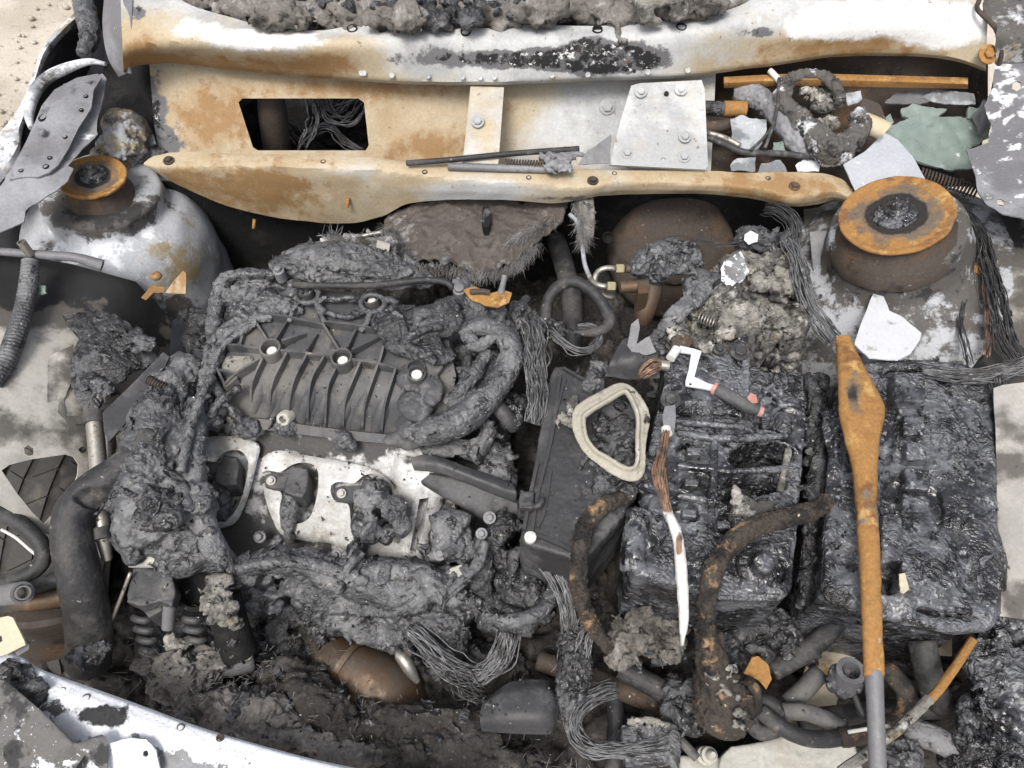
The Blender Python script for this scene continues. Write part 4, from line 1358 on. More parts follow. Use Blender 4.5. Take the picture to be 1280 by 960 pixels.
# outer wing, right, beyond the frame of the photograph
rows = [[(1415, 70, 1.02), (1440, 290, .985), (1440, 480, .945), (1440, 640, .92), (1440, 820, .88), (1400, 1000, .84)]]
o1 = cr(WS(rows[0]), 50)
G = np.array([o1 + [-.02, 0, -.002], o1 + [.03, 0, .004], o1 + [.06, 0, -.05], o1 + [.08, 0, -.45]])
v = G.reshape(-1, 3)
f = grid_faces(50, 4)
v, f = thicken(v, toward_cam(v, f), .0012)
autosmooth(mesh_obj('outer_wing_skin', v, f, M['gunmetal'], car), 50)
# ------------------------------------------------------------------ engine
eng = thing('engine', 'burnt six cylinder car engine under a ribbed dark plastic intake manifold', 'engine', (-.2, .05, .3))

def blade(path, zf, h, w=.0026, base=.006):
    """upright rib that follows a surface"""
    p = np.array(path, float)
    n = max(3, int(np.linalg.norm(np.diff(p, axis=0), axis=1).sum() / 5))
    q = cr(np.hstack([p, np.zeros((len(p), 1))]), n)[:, :2]
    z = zf(q[:, 0], q[:, 1])
    c = np.array([P(a, b, zz) for (a, b), zz in zip(q, z)])
    T = np.gradient(c, axis=0)
    T[:, 2] = 0
    T /= np.linalg.norm(T, axis=1)[:, None]
    s = np.stack([-T[:, 1], T[:, 0], np.zeros(n)], 1) * w / 2
    hh = np.array([0, 0, 1.0]) * (h if not hasattr(h, '__len__') else np.interp(np.linspace(0, 1, n), np.linspace(0, 1, len(h)), h)[:, None])
    rows = [c - s * 1.25 - [0, 0, base], c - s + hh, c + s + hh, c + s * 1.25 - [0, 0, base]]
    v = np.stack(rows, 1).reshape(-1, 3)
    f = []
    for i in range(n - 1):
        for j in range(3):
            a = i * 4 + j
            f.append((a, a + 1, a + 5, a + 4))
    f += [(0, 3, 2, 1), ((n - 1) * 4, (n - 1) * 4 + 1, (n - 1) * 4 + 2, (n - 1) * 4 + 3)]
    return v, f

def clutter(poly, zf, n, r0, r1, seed, sq=.8):
    """irregular lumps, shards and short folds strewn over an area"""
    rg = np.random.default_rng(seed)
    poly = np.array(poly, float)
    lo, hi = poly.min(0), poly.max(0)
    out = []
    while len(out) < n:
        p = rg.uniform(lo, hi)
        if not in_poly(p[None], poly)[0]:
            continue
        z = float(np.atleast_1d(zf(p[0], p[1]))[0]) if callable(zf) else zf
        r = rg.uniform(r0, r1)
        kind = rg.uniform()
        z += rg.uniform(-.004, .005)
        if kind < .4:
            out.append(lump(p[0], p[1], z, (r * rg.uniform(.8, 1.6), r * .9), sq * .8))
        elif kind < .72:
            k = mmpx(p[0], p[1], z) * r
            c = P(p[0], p[1], z) - np.array([0, 0, k * .35])
            Q, _ = np.linalg.qr(rg.normal(size=(3, 3)))
            Q = Q * .55 + np.eye(3) * .8
            h = np.array([rg.uniform(.8, 1.8), rg.uniform(.5, 1.1), rg.uniform(.25, .55)]) * k
            cs = np.array([[-1, -1, -1], [1, -1, -1], [1, 1, -1], [-1, 1, -1], [-1, -1, 1], [1, -1, 1], [1, 1, 1], [-1, 1, 1]], float)
            cs += rg.uniform(-.25, .25, cs.shape)
            a = rg.uniform(0, 3.14)
            Z = np.array([[math.cos(a), -math.sin(a), 0], [math.sin(a), math.cos(a), 0], [0, 0, 1]])
            out.append(box8(c + ((cs * h) @ Z.T) @ Q.T))
        else:
            k = mmpx(p[0], p[1], z) * r
            a = rg.uniform(0, 6.28)
            d = np.array([math.cos(a), math.sin(a), 0])
            e_ = np.array([-d[1], d[0], 0])
            c = P(p[0], p[1], z) - np.array([0, 0, k * .3])
            L = k * rg.uniform(1.4, 2.6)
            out.append(tube([c - d * L, c + e_ * L * rg.uniform(-.5, .5) + np.array([0, 0, k * .2]), c + d * L - np.array([0, 0, k * .3])], [k * .25, k * .45, k * .2], 8, raw=True))
    return out

def drips(pts, n, r0, r1, seed, spread=8, z_j=.006):
    """several melted runs that roughly follow a path"""
    rg = np.random.default_rng(seed)
    out = []
    for k in range(n):
        o = rg.normal(0, spread, 2)
        out.append(tube([(x + o[0] + rg.normal(0, spread * .3), y + o[1] + rg.normal(0, spread * .3), z + rg.uniform(-z_j, z_j)) for x, y, z in pts], rg.uniform(r0, r1), 8))
    return out

zm = tps([(265, 430, .848), (300, 400, .862), (400, 375, .872), (480, 385, .87), (550, 440, .866), (340, 442, .862), (430, 454, .864), (520, 466, .864), (300, 480, .848),
          (380, 495, .846), (470, 505, .846), (262, 515, .806), (330, 520, .808), (420, 532, .808), (500, 545, .806), (560, 520, .83), (230, 420, .83)])
mf = panel('intake_manifold', [(262, 428), (285, 410), (312, 398), (350, 372), (400, 362), (450, 366), (490, 380), (560, 420), (570, 470), (560, 520), (545, 546), (500, 549), (460, 545), (400, 540), (330, 530), (285, 527), (262, 520), (256, 490), (258, 450)],
           zm, M['manifold'], eng, (), 5, .012, .0012, 14, 4)
# runner swellings between the ribs
RUN = [[(331, 470), (316, 512)], [(350, 465), (334, 518)], [(377, 468), (352, 524)], [(399, 468), (376, 528)], [(416, 480), (396, 532)], [(446, 480), (420, 538)], [(465, 480), (444, 540)], [(487, 480), (470, 542)]]
for a, b in RUN:
    m = ((a[0] + b[0]) / 2, (a[1] + b[1]) / 2)
    pts = [(x, y, float(zm(x, y)[0]) - .007) for x, y in (a, m, b)]
    s = tube(pts, [.008, .012, .010], 14, flat=1.0)
    autosmooth(mesh_obj('runner', s[0], s[1], M['manifold'], mf), 60)
RIBS = [[(316, 399), (337, 431)], [(312, 401), (301, 437)], [(311, 401), (275, 427)], [(274, 437), (328, 441)], [(347, 431), (361, 403)], [(355, 433), (382, 420)], [(320, 397), (408, 411)],
        [(354, 445), (415, 452)], [(329, 454), (288, 482), (276, 500)], [(331, 455), (318, 486), (316, 506)], [(361, 448), (343, 486), (339, 510)], [(386, 449), (369, 485), (362, 518)],
        [(408, 451), (391, 483), (386, 528)], [(421, 468), (412, 491), (408, 534)], [(453, 457), (434, 505), (430, 536)], [(474, 462), (458, 510), (454, 538)], [(496, 467), (483, 510), (478, 542)],
        [(386, 444), (397, 420)], [(406, 412), (425, 441)], [(436, 441), (446, 414)], [(442, 444), (477, 423)], [(408, 409), (480, 418)], [(441, 456), (505, 467)], [(481, 440), (474, 459)],
        [(268, 452), (290, 500)], [(300, 478), (263, 512)], [(272, 468), (300, 470)]]
for r in RIBS:
    long = np.linalg.norm(np.array(r[-1]) - np.array(r[0])) > 45
    s = blade(r, zm, [.014, .015, .010] if long else [.014, .007], .0032)
    mesh_obj('rib', s[0], s[1], M['manifold'], mf, False)
BOSS = [(341, 442, .0150), (429, 454, .0150), (384, 370, .0125), (465, 380, .0125), (521, 467, .0135)]
for x, y, r in BOSS:
    z = float(zm(x, y)[0])
    c = P(x, y, z)
    s = lathe(c, (0, -.04, 1), [(r * 1.12, -.012), (r, .014), (r * .96, .016), (r * .80, .016), (r * .77, .012), (r * .72, -.012)], 26, True)
    b = autosmooth(mesh_obj('bolt_boss', s[0], s[1], M['manifold'], mf), 40)
    cc = c + np.array([r * .1, -r * .12, .0085])
    s = lathe(cc, (0, -.04, 1), [(r * .50, -.012), (r * .50, .0), (r * .42, .0015), (.002, .002)], 18)
    autosmooth(mesh_obj('bolt', s[0], s[1], M['washer'], b), 40)
lip = panel('manifold_lip', [(283, 521), (330, 524), (400, 534), (460, 541), (502, 545), (502, 556), (455, 552), (400, 546), (330, 537), (283, 531)], zl((283, 525, .812), (400, 540, .812), (502, 550, .812), (283, 530, .808), (400, 546, .808), (502, 556, .808)), M['manifold'], mf, (), 5, .008)
for (x, y, z, r) in [(264, 521, .828, .0075), (354, 524, .828, .0095)]:
    c = P(x, y, z)
    s = lathe(c, (-.15, -.75, .65), [(r * 1.1, -.03), (r * 1.05, 0), (r * .9, .002), (r * .55, .002), (r * .5, -.006)], 20)
    autosmooth(mesh_obj('fuel_rail_lug', s[0], s[1], M['cast'], mf), 40)
# pale deposit in the left corner of the manifold
panel('ash_patch', rough_edge([(272, 446), (316, 445), (318, 456), (305, 468), (274, 467), (269, 458)], 4, 2, 4), lambda x, y: zm(x, y) + .0022, M['ash'], mf, (), 4, .001, .001, 8, 4)

# valve cover with ignition coils
zv = tps([(245, 545, .785), (400, 560, .79), (540, 585, .79), (245, 690, .705), (400, 700, .70), (540, 700, .705), (560, 640, .74)])
pk1 = [(252, 577), (269, 577), (281, 565), (299, 563), (309, 573), (310, 587), (304, 615), (292, 642), (272, 652), (262, 622), (252, 604)]
pk2 = [(327, 592), (335, 588), (350, 590), (365, 581), (380, 578), (393, 582), (398, 594), (396, 620), (386, 648), (365, 655), (350, 642), (352, 617), (340, 612), (328, 605)]
pk3 = [(414, 607), (424, 602), (442, 604), (454, 595), (467, 592), (477, 596), (490, 612), (488, 650), (470, 680), (442, 672), (436, 632), (421, 628), (414, 618)]
vc = panel('valve_cover', [(232, 530), (330, 530), (430, 540), (520, 552), (560, 590), (570, 640), (560, 720), (440, 735), (300, 715), (232, 680)], lambda x, y: zv(x, y) - .010, M['alu'], eng, (), 7, .02, .002, 40, 3,
           paint=lambda p: np.stack([0 * p[:, 0], .32 + .35 * spot(p, 380, 555, 120, 12) + .5 * spot(p, 320, 670, 70, 30), 0 * p[:, 0]], 1))
def soft(poly, n=60):
    return closed(np.array([[x, y, 0] for x, y in poly], float), n)[:, :2]
pad1 = [(247, 552), (262, 546), (285, 545), (312, 549), (325, 558), (322, 575), (316, 600), (306, 632), (292, 655), (262, 660), (248, 640)]
pad2 = [(326, 580), (334, 567), (352, 563), (372, 567), (400, 572), (430, 577), (462, 585), (484, 598), (500, 620), (500, 650), (486, 682), (462, 696), (436, 690), (412, 679), (380, 676), (352, 668), (340, 648), (330, 616)]
def swell(zf, poly, h, w):
    pb = densify(poly, 4)
    def g(x, y):
        q = np.stack([np.atleast_1d(x), np.atleast_1d(y)], 1)
        d = np.linalg.norm(q[:, None] - pb[None], axis=2).min(1)
        return zf(x, y) + h * np.sqrt(np.clip(d / w, 0, 1))
    return g
s1, s2 = soft(pad1), soft(pad2)
panel('coil_pad', s1, swell(zv, s1, .007, 9), M['alu'], vc, [soft(pk1)], 4, .014, .0012, 10, 3)
panel('coil_pad', s2, swell(zv, s2, .007, 9), M['alu'], vc, [soft(pk2), soft(pk3)], 4, .014, .0012, 10, 5)
ep = rough_edge([(494, 566), (520, 572), (555, 590), (562, 612), (548, 640), (536, 668), (534, 704), (478, 702), (470, 690), (494, 655), (500, 625), (488, 598)], 5, 2, 2)
panel('end_pad', ep, swell(zv, ep, .010, 12), M['alu'], vc, [[(524, 624), (536, 622), (530, 660), (520, 690), (512, 688), (520, 650)]], 5, .016, .002, 14, 6, paint=lambda p: np.tile([0, .22, 0], (len(p), 1)))

def coil(top, h, bx, by, tail):
    """ignition coil: wedge head, screw ear and tail"""
    z = float(zv(top[0][0], top[0][1])[0]) + h
    zz = lambda x, y: z - .00022 * (y - top[0][1])
    cx, cy = np.mean(top, 0)
    body = prism(top, zz, z - .045)
    big = [(cx + (x - cx) * 1.0, cy + (y - cy) * 1.0) for x, y in top]
    co, no, tp = remesh(body, .0017, 3)
    r = raw_mesh('ignition_coil', co + no * (.0006 * fbm(co / .006, 2, cx))[:, None], tp, M['plate'], vc)
    e = P(bx, by, z - .020)
    s = prism([(bx - 8, by - 7), (bx + 2, by - 10), (cx, by - 10), (cx, by + 10), (bx + 2, by + 9), (bx - 8, by + 6)], z - .022, z - .030)
    mesh_obj('screw_ear', s[0], s[1], M['manifold'], r, False)
    s = hexbolt(e, (0, -.3, .95), .0045, .006, 1.45)
    autosmooth(mesh_obj('screw', s[0], s[1], M['cast'], r), 30)
    char('connector', [tube([(x, y, zq) for x, y, zq in tail], [.012, .013, .009, .007], 10)], M['char_grey'], r, .0025, .003, .0025, .0012, bx, smooth=1)
coil([(281, 568), (297, 571), (299, 580), (296, 606), (282, 607), (267, 602), (271, 583)], .018, 256, 588, [(280, 600, .762), (278, 622, .752), (279, 645, .735), (283, 655, .72)])
coil([(363, 582), (384, 586), (386, 594), (383, 614), (378, 622), (366, 620), (353, 614), (356, 603)], .018, 339, 601, [(368, 612, .768), (362, 634, .755), (360, 660, .735), (363, 676, .715)])
coil([(455, 597), (474, 600), (478, 612), (476, 632), (466, 638), (444, 632), (446, 615)], .018, 427, 617, [(458, 630, .77), (452, 655, .755), (452, 676, .735), (448, 700, .71)])
char('melted_coil_cap', [lump(462, 618, .803, (20, 17)), lump(490, 632, .80, (17, 18)), lump(502, 652, .79, (14, 13)), lump(455, 652, .785, (16, 20)), lump(484, 665, .775, (12, 14)), lump(470, 605, .80, (16, 12))], M['char_grey'], vc, .0025, .003, .0022, .001, 22, smooth=1)

# trough between manifold and cover
v, f = loft([[(236, 520, .785), (330, 528, .785), (430, 540, .785), (530, 552, .785)], [(236, 530, .775), (330, 540, .775), (430, 552, .775), (535, 566, .775)], [(236, 540, .768), (330, 552, .768), (430, 566, .768), (540, 582, .768)]], 70, 12)
v[:, 2] += .002 * fbm(v / .02, 2, 4)
v, f = thicken(v, f, .004)
mesh_obj('valley_plate', v, f, M['rust_dark'], eng)

# block below
char('engine_block', [block([(230, 380), (600, 380), (640, 560), (225, 560)], .745, .42), block([(200, 560), (640, 560), (640, 720), (205, 720)], [.715, .715, .64, .64], .40), block([(240, 720), (640, 720), (640, 800), (260, 800)], [.64, .64, .57, .57], .40)],
     M['char'], eng, .007, .012, .008, .002, 31)

# melted masses around the top of the engine
zb = tps([(280, 350, .872), (380, 350, .89), (480, 340, .885), (560, 370, .88), (300, 400, .875), (420, 370, .88), (330, 320, .85), (460, 320, .86)])
char('melted_cover', [lump(300, 362, .885, (22, 16)), lump(325, 352, .888, (30, 14)), lump(340, 368, .886, (34, 20)), lump(352, 378, .884, (24, 18)), lump(318, 384, .88, (30, 14)), lump(368, 362, .886, (16, 18)),
      tube([(276, 356, .885), (290, 345, .893), (320, 342, .897), (345, 346, .895)], .008, 10), tube([(276, 356, .885), (272, 380, .872), (268, 405, .85), (266, 425, .83)], [.010, .012, .012, .010], 10),
      tube([(296, 390, .880), (312, 398, .876), (335, 396, .875), (352, 386, .878)], .006, 8)]
     + clutter([(290, 350), (370, 350), (375, 388), (300, 392)], zb, 16, 5, 10, 5), M['char_grey'], eng, .0026, .004, .0032, .0015, 41, smooth=1)
char('melted_rail', [tube([(340, 340, .88), (390, 330, .89), (440, 330, .892), (490, 340, .888), (520, 345, .88)], [.016, .026, .030, .022, .012], 12),
      lump(430, 338, .898, (46, 14)), lump(480, 340, .894, (40, 12)), lump(390, 338, .892, (30, 13)), lump(520, 345, .886, (30, 9)),
      tube([(345, 330, .87), (370, 318, .875), (400, 310, .872), (440, 312, .87)], .010, 8), tube([(440, 350, .90), (480, 356, .897), (540, 352, .89)], .007, 8)]
     + clutter([(350, 316), (560, 322), (560, 352), (360, 350)], zb, 40, 4, 10, 6), M['char_grey'], eng, .0028, .005, .004, .0015, 43, smooth=1, stretch=(1.8, 1, 1))
s = lathe(P(348, 338, .908), (0, -.1, 1), [(.008, -.02), (.008, 0), (.0065, .001), (.005, .001), (.0045, .006), (.003, .007)], 16)
autosmooth(mesh_obj('vacuum_nipple', s[0], s[1], M['gunmetal'], eng), 40)
# melted webs round the rear bosses
char('melted_web', [tube([(398, 374, .886), (420, 374, .886), (440, 372, .886), (455, 378, .886)], .0042, 8), tube([(396, 380, .884), (412, 392, .880), (438, 396, .880), (456, 388, .884)], .0040, 8), tube([(372, 378, .884), (366, 390, .880), (362, 402, .878)], .004, 8), tube([(396, 380, .884), (400, 392, .880), (406, 404, .878)], .004, 8),
      tube([(462, 392, .884), (458, 404, .880), (450, 414, .876)], .0045, 8), tube([(478, 378, .886), (486, 374, .887), (496, 380, .888)], .005, 8)]
     + [tube([(384 + 15 * math.cos(a), 368 + 11 * math.sin(a), .888) for a in np.linspace(0, 6.28, 14)], .0036, 8), tube([(466 + 15 * math.cos(a), 379 + 11 * math.sin(a), .888) for a in np.linspace(0, 6.28, 14)], .0036, 8)]
     , M['char_grey'], eng, .002, .0012, .001, .0007, 45, smooth=1, twist=.6)
# right shoulder: slumped plenum
char('slumped_plenum', [lump(500, 398, .893, (30, 24), .5), lump(535, 395, .897, (34, 24), .5), lump(520, 425, .890, (40, 22), .5), lump(560, 385, .899, (20, 20), .6), lump(562, 405, .893, (16, 20), .6), lump(548, 440, .882, (22, 14), .6),
      tube([(490, 385, .891), (505, 408, .896), (506, 432, .89)], .006, 8), tube([(508, 424, .895), (530, 412, .901), (552, 408, .901)], .006, 8), tube([(510, 432, .893), (530, 444, .89), (545, 452, .886)], .006, 8)],
     M['char'], eng, .0022, .0025, .0014, .0008, 47, smooth=3, twist=.7)
char('melted_boss_cover', [lump(520, 468, .874, (27, 22), .5), lump(538, 452, .876, (16, 14), .5), lump(525, 500, .858, (24, 26), .5), lump(512, 530, .838, (18, 22), .6), lump(495, 545, .83, (16, 10), .6), lump(506, 548, .826, (20, 14), .6), lump(540, 485, .868, (14, 20), .5)]
     , M['manifold'], eng, .0026, .002, .0015, .001, 49, smooth=2)
s = lathe(P(521, 467, .879), (0, -.04, 1), [(.0135, -.006), (.0125, .0015), (.0105, .0025), (.0100, .0), (.0098, -.004)], 24)
b = autosmooth(mesh_obj('bolt_boss', s[0], s[1], M['manifold'], eng), 40)
s = lathe(P(521, 468, .8785), (0, -.04, 1), [(.0075, -.003), (.0075, .0), (.0062, .0015), (.002, .0018)], 18)
autosmooth(mesh_obj('bolt', s[0], s[1], M['washer'], b), 40)
# throttle duct: ring and striated arms
ring = [(575, 420, .872), (600, 408, .880), (628, 418, .882), (640, 440, .878), (632, 470, .868), (612, 498, .858)]
char('throttle_duct', [tube(ring, [.014, .014, .015, .016, .016, .014], 12), tube([(640, 430, .872), (628, 470, .862), (602, 505, .852), (570, 528, .845), (535, 540, .838), (508, 541, .83)], [.012, .017, .020, .022, .020, .010], 12),
      tube([(610, 440, .87), (595, 465, .868), (575, 490, .858), (556, 505, .85)], [.008, .010, .011, .008], 10), tube([(618, 440, .848), (604, 480, .835), (580, 515, .828)], .013, 10)]
     , M['char_grey'], eng, .0022, .0015, .0014, .0010, 51, smooth=2, sbig=.03, smid=.007, twist=.6)
char('duct_inside', [lump(585, 455, .835, (40, 36), .6), lump(560, 480, .83, (26, 24), .6), lump(610, 420, .84, (30, 20), .6)], M['char'], eng, .0035, .008, .006, .002, 53, smooth=1)
char('melted_shoulder', [tube([(572, 352, .88), (590, 372, .883), (600, 392, .88)], [.010, .016, .010], 10), lump(600, 400, .882, (24, 18), .7), lump(618, 385, .876, (16, 18), .7), lump(585, 378, .885, (20, 14)), lump(632, 412, .872, (16, 18)),
      tube([(586, 432, .878), (600, 432, .884), (620, 420, .886), (640, 420, .88)], .008, 8), tube([(585, 410, .88), (590, 425, .88), (598, 436, .876)], .009, 8)], M['char_grey'], eng, .0026, .003, .0028, .0014, 55, smooth=1)
# sagged shields below the duct
v, f = loft([[(513, 572, .812), (540, 568, .815), (580, 582, .812), (620, 596, .806), (644, 606, .80)], [(515, 580, .812), (545, 580, .822), (585, 594, .82), (622, 608, .812), (646, 616, .806)], [(518, 588, .80), (548, 592, .808), (588, 606, .804), (622, 620, .797), (645, 628, .79)]], 50, 14)
v[:, 2] += .003 * fbm(v / .018, 3, 8)
v, f = thicken(v, f, .004)
mesh_obj('heat_shield', v, f, M['manifold'], eng)
v, f = loft([[(512, 586, .79), (560, 596, .795), (610, 612, .79), (648, 624, .785)], [(520, 602, .782), (560, 622, .78), (605, 640, .775), (648, 646, .772)], [(545, 612, .758), (575, 634, .756), (605, 650, .754), (648, 656, .752)]], 50, 14)
v[:, 2] += .004 * fbm(v / .03, 3, 12)
v, f = thicken(v, f, .006)
mesh_obj('heat_shield', v, f, M['plate'], eng)
char('melted_bracket', [lump(560, 556, .80, (40, 12), .5), lump(600, 560, .795, (26, 14)), tube([(590, 575, .80), (606, 552, .81), (612, 530, .815)], .012, 10), tube([(592, 548, .81), (596, 570, .80)], .008, 8), lump(622, 580, .795, (22, 22), .8), lump(634, 600, .792, (16, 26), .8)]
     + clutter([(560, 545), (640, 540), (645, 600), (590, 600)], .79, 14, 4, 9, 7), M['char_grey'], eng, .0028, .004, .003, .0015, 57, smooth=1)
s = tube([(612, 492, .83), (622, 508, .83), (634, 522, .82), (642, 532, .80)], .011, 14)
autosmooth(mesh_obj('coolant_pipe', s[0], s[1], M['manifold'], eng))
char('oil_filler', [lump(640, 508, .822, (22, 24), .8), lump(655, 500, .82, (14, 16))], M['tar'], eng, .003, .004, .003, .0012, 58)

# left side: dripped timing cover
char('melted_drape', drips([(310, 400, .874), (278, 425, .865), (262, 455, .858), (256, 490, .845), (258, 520, .83)], 5, .0035, .0055, 8, 4) + [tube([(262, 470, .86), (275, 492, .85), (290, 515, .835), (300, 528, .82)], .006, 8),
      tube([(300, 485, .862), (278, 500, .85), (262, 520, .835)], .007, 8), lump(305, 532, .822, (16, 12)), lump(264, 524, .828, (13, 12)), lump(354, 528, .822, (14, 13))], M['char_grey'], eng, .0024, .003, .0022, .0013, 61, smooth=1)
char('melted_drip', [lump(428, 546, .822, (13, 12)), lump(438, 553, .812, (9, 9))], M['char_grey'], eng, .0022, .002, .002, .001, 62, smooth=1)
zl_ = tps([(215, 470, .845), (190, 550, .835), (170, 620, .82), (240, 600, .83), (180, 690, .79), (250, 680, .79)])
char('timing_cover', [tube([(238, 450, .835), (215, 490, .835), (196, 540, .83), (184, 590, .825), (178, 640, .82), (180, 680, .80)], [.022, .032, .038, .04, .036, .03], 14),
      lump(195, 630, .848, (42, 40), .5), lump(225, 640, .83, (34, 40), .6), lump(165, 665, .81, (24, 30)), lump(240, 655, .82, (26, 36), .7), lump(210, 690, .79, (50, 22)), lump(190, 500, .83, (26, 30)), lump(225, 470, .85, (20, 26)), lump(208, 545, .845, (30, 34), .6),
      tube([(152, 620, .815), (175, 600, .83), (205, 597, .842), (228, 612, .845), (238, 640, .84)], .010, 10)] + clutter([(200, 460), (250, 460), (245, 690), (155, 690), (160, 600)], zl_, 50, 5, 13, 9), M['char_grey'], eng, .0028, .005, .0032, .0015, 63, smooth=2)
char('pulley_crust', [lump(198, 632, .858, (30, 27), .35), lump(190, 620, .862, (16, 14), .5), lump(206, 645, .858, (18, 14), .5)] + clutter([(172, 610), (222, 610), (222, 655), (175, 655)], .857, 26, 3, 8, 19), M['char'], eng, .0024, .003, .003, .0016, 65, smooth=1)
# sooty hose down the left of the cover
char('breather_hose', [tube([(245, 500, .85), (243, 540, .845), (243, 585, .838), (248, 625, .83), (254, 655, .815), (268, 685, .795), (290, 712, .765), (320, 722, .745)], [.012, .014, .0145, .0145, .017, .016, .015, .012], 14), lump(248, 620, .848, (20, 22), .5)], M['char_grey'], eng, .0022, .0015, .0009, .0006, 67, twist=.5)
# front of the cover
zf_ = tps([(270, 690, .76), (400, 715, .745), (560, 650, .77), (640, 700, .76), (520, 780, .70), (300, 760, .70), (660, 780, .70), (420, 780, .69)])
char('melted_front', [tube([(300, 706, .765), (345, 700, .765), (390, 708, .76), (430, 724, .755), (480, 735, .75), (540, 745, .745)], [.014, .018, .018, .022, .026, .024], 12),
      tube([(440, 712, .765), (480, 716, .76), (525, 724, .755), (560, 742, .75)], [.014, .02, .022, .018], 12), lump(470, 745, .745, (60, 22), .5), lump(400, 732, .73, (50, 18), .6), lump(540, 765, .725, (50, 24), .6), lump(480, 785, .705, (46, 22), .6),
      lump(320, 740, .70, (40, 18), .6), lump(560, 725, .757, (24, 22), .7), lump(430, 770, .70, (40, 20), .6), tube([(424, 712, .772), (436, 690, .775), (446, 676, .775)], .006, 8), tube([(322, 705, .765), (334, 688, .77), (352, 672, .772)], .006, 8)]
     + clutter([(300, 695), (430, 715), (560, 735), (560, 800), (430, 790), (300, 750)], zf_, 60, 5, 14, 12), M['char_grey'], eng, .0026, .005, .0028, .0014, 71, smooth=2)
char('melted_sensor', [lump(562, 650, .79, (26, 20), .7), lump(566, 672, .782, (24, 24), .7), lump(575, 690, .77, (20, 14), .7), lump(545, 690, .76, (22, 10), .5)], M['char_grey'], eng, .0026, .003, .002, .0012, 73, smooth=1)
char('front_manifold_melt', [lump(610, 680, .775, (24, 22)), lump(625, 655, .79, (16, 18)), lump(640, 650, .79, (14, 12)), lump(600, 715, .765, (20, 24)), lump(650, 730, .765, (34, 30), .7), lump(665, 755, .75, (30, 24), .7), lump(635, 765, .75, (36, 28), .7), lump(610, 750, .745, (34, 14), .7), lump(588, 735, .75, (18, 20)), lump(680, 745, .745, (18, 30)),
      tube([(628, 735, .77), (640, 715, .78), (642, 695, .785), (652, 688, .785)], .008, 8), tube([(620, 758, .768), (650, 770, .768), (680, 760, .76), (694, 735, .75)], .007, 8), tube([(575, 740, .757), (592, 756, .75), (606, 775, .742)], .009, 8)]
     + clutter([(590, 650), (650, 640), (690, 720), (690, 780), (600, 780), (580, 720)], zf_, 30, 4, 11, 15), M['char'], eng, .0028, .005, .004, .0018, 75, smooth=1)
for x, y, z, r in [(550, 692, .772, .0055), (602, 667, .795, .0045), (612, 647, .795, .005), (420, 694, .745, .0045), (325, 671, .735, .005)]:
    c = P(x, y, z)
    s = hexbolt(c, (0, -.4, .9), r, .008, 1.7)
    autosmooth(mesh_obj('bolt', s[0], s[1], M['gunmetal'], eng), 30)
s = prism([(560, 712), (575, 706), (592, 710), (588, 722), (574, 740), (566, 730)], .762, .74)
mesh_obj('bracket_tab', s[0], s[1], M['cast'], eng, False)
# exhaust side, down in the dark
char('lower_melt', [lump(380, 760, .64, (60, 24)), lump(460, 800, .64, (60, 24)), lump(560, 815, .66, (40, 24)), lump(330, 800, .60, (50, 30)), tube([(380, 745, .70), (400, 790, .66), (430, 820, .62)], .014, 8), tube([(560, 770, .715), (566, 800, .69), (560, 830, .66)], .022, 8), lump(600, 820, .66, (40, 20))]
     + clutter([(260, 740), (660, 780), (640, 850), (300, 840)], .64, 60, 6, 15, 16), M['char'], eng, .0035, .006, .005, .002, 77, smooth=1)

for pth, r in [([(286, 714, .778), (325, 705, .790), (375, 703, .790), (425, 716, .782), (460, 728, .775)], [.008, .0085, .0085, .008, .007]), ([(452, 690, .79), (438, 706, .79), (428, 722, .782), (424, 742, .77)], .006), ([(604, 768, .772), (640, 776, .778), (678, 762, .775), (694, 728, .768), (684, 700, .77)], .009),
               ([(560, 742, .772), (585, 720, .785), (600, 700, .79), (606, 676, .795)], .007), ([(266, 470, .87), (250, 500, .868), (236, 545, .862), (226, 590, .86)], .006)]:
    char('vacuum_hose', [tube(pth, r, 12)], M['char_grey'], eng, .0019, .0015, .0009, .0007, pth[0][0], smooth=1, twist=.6)
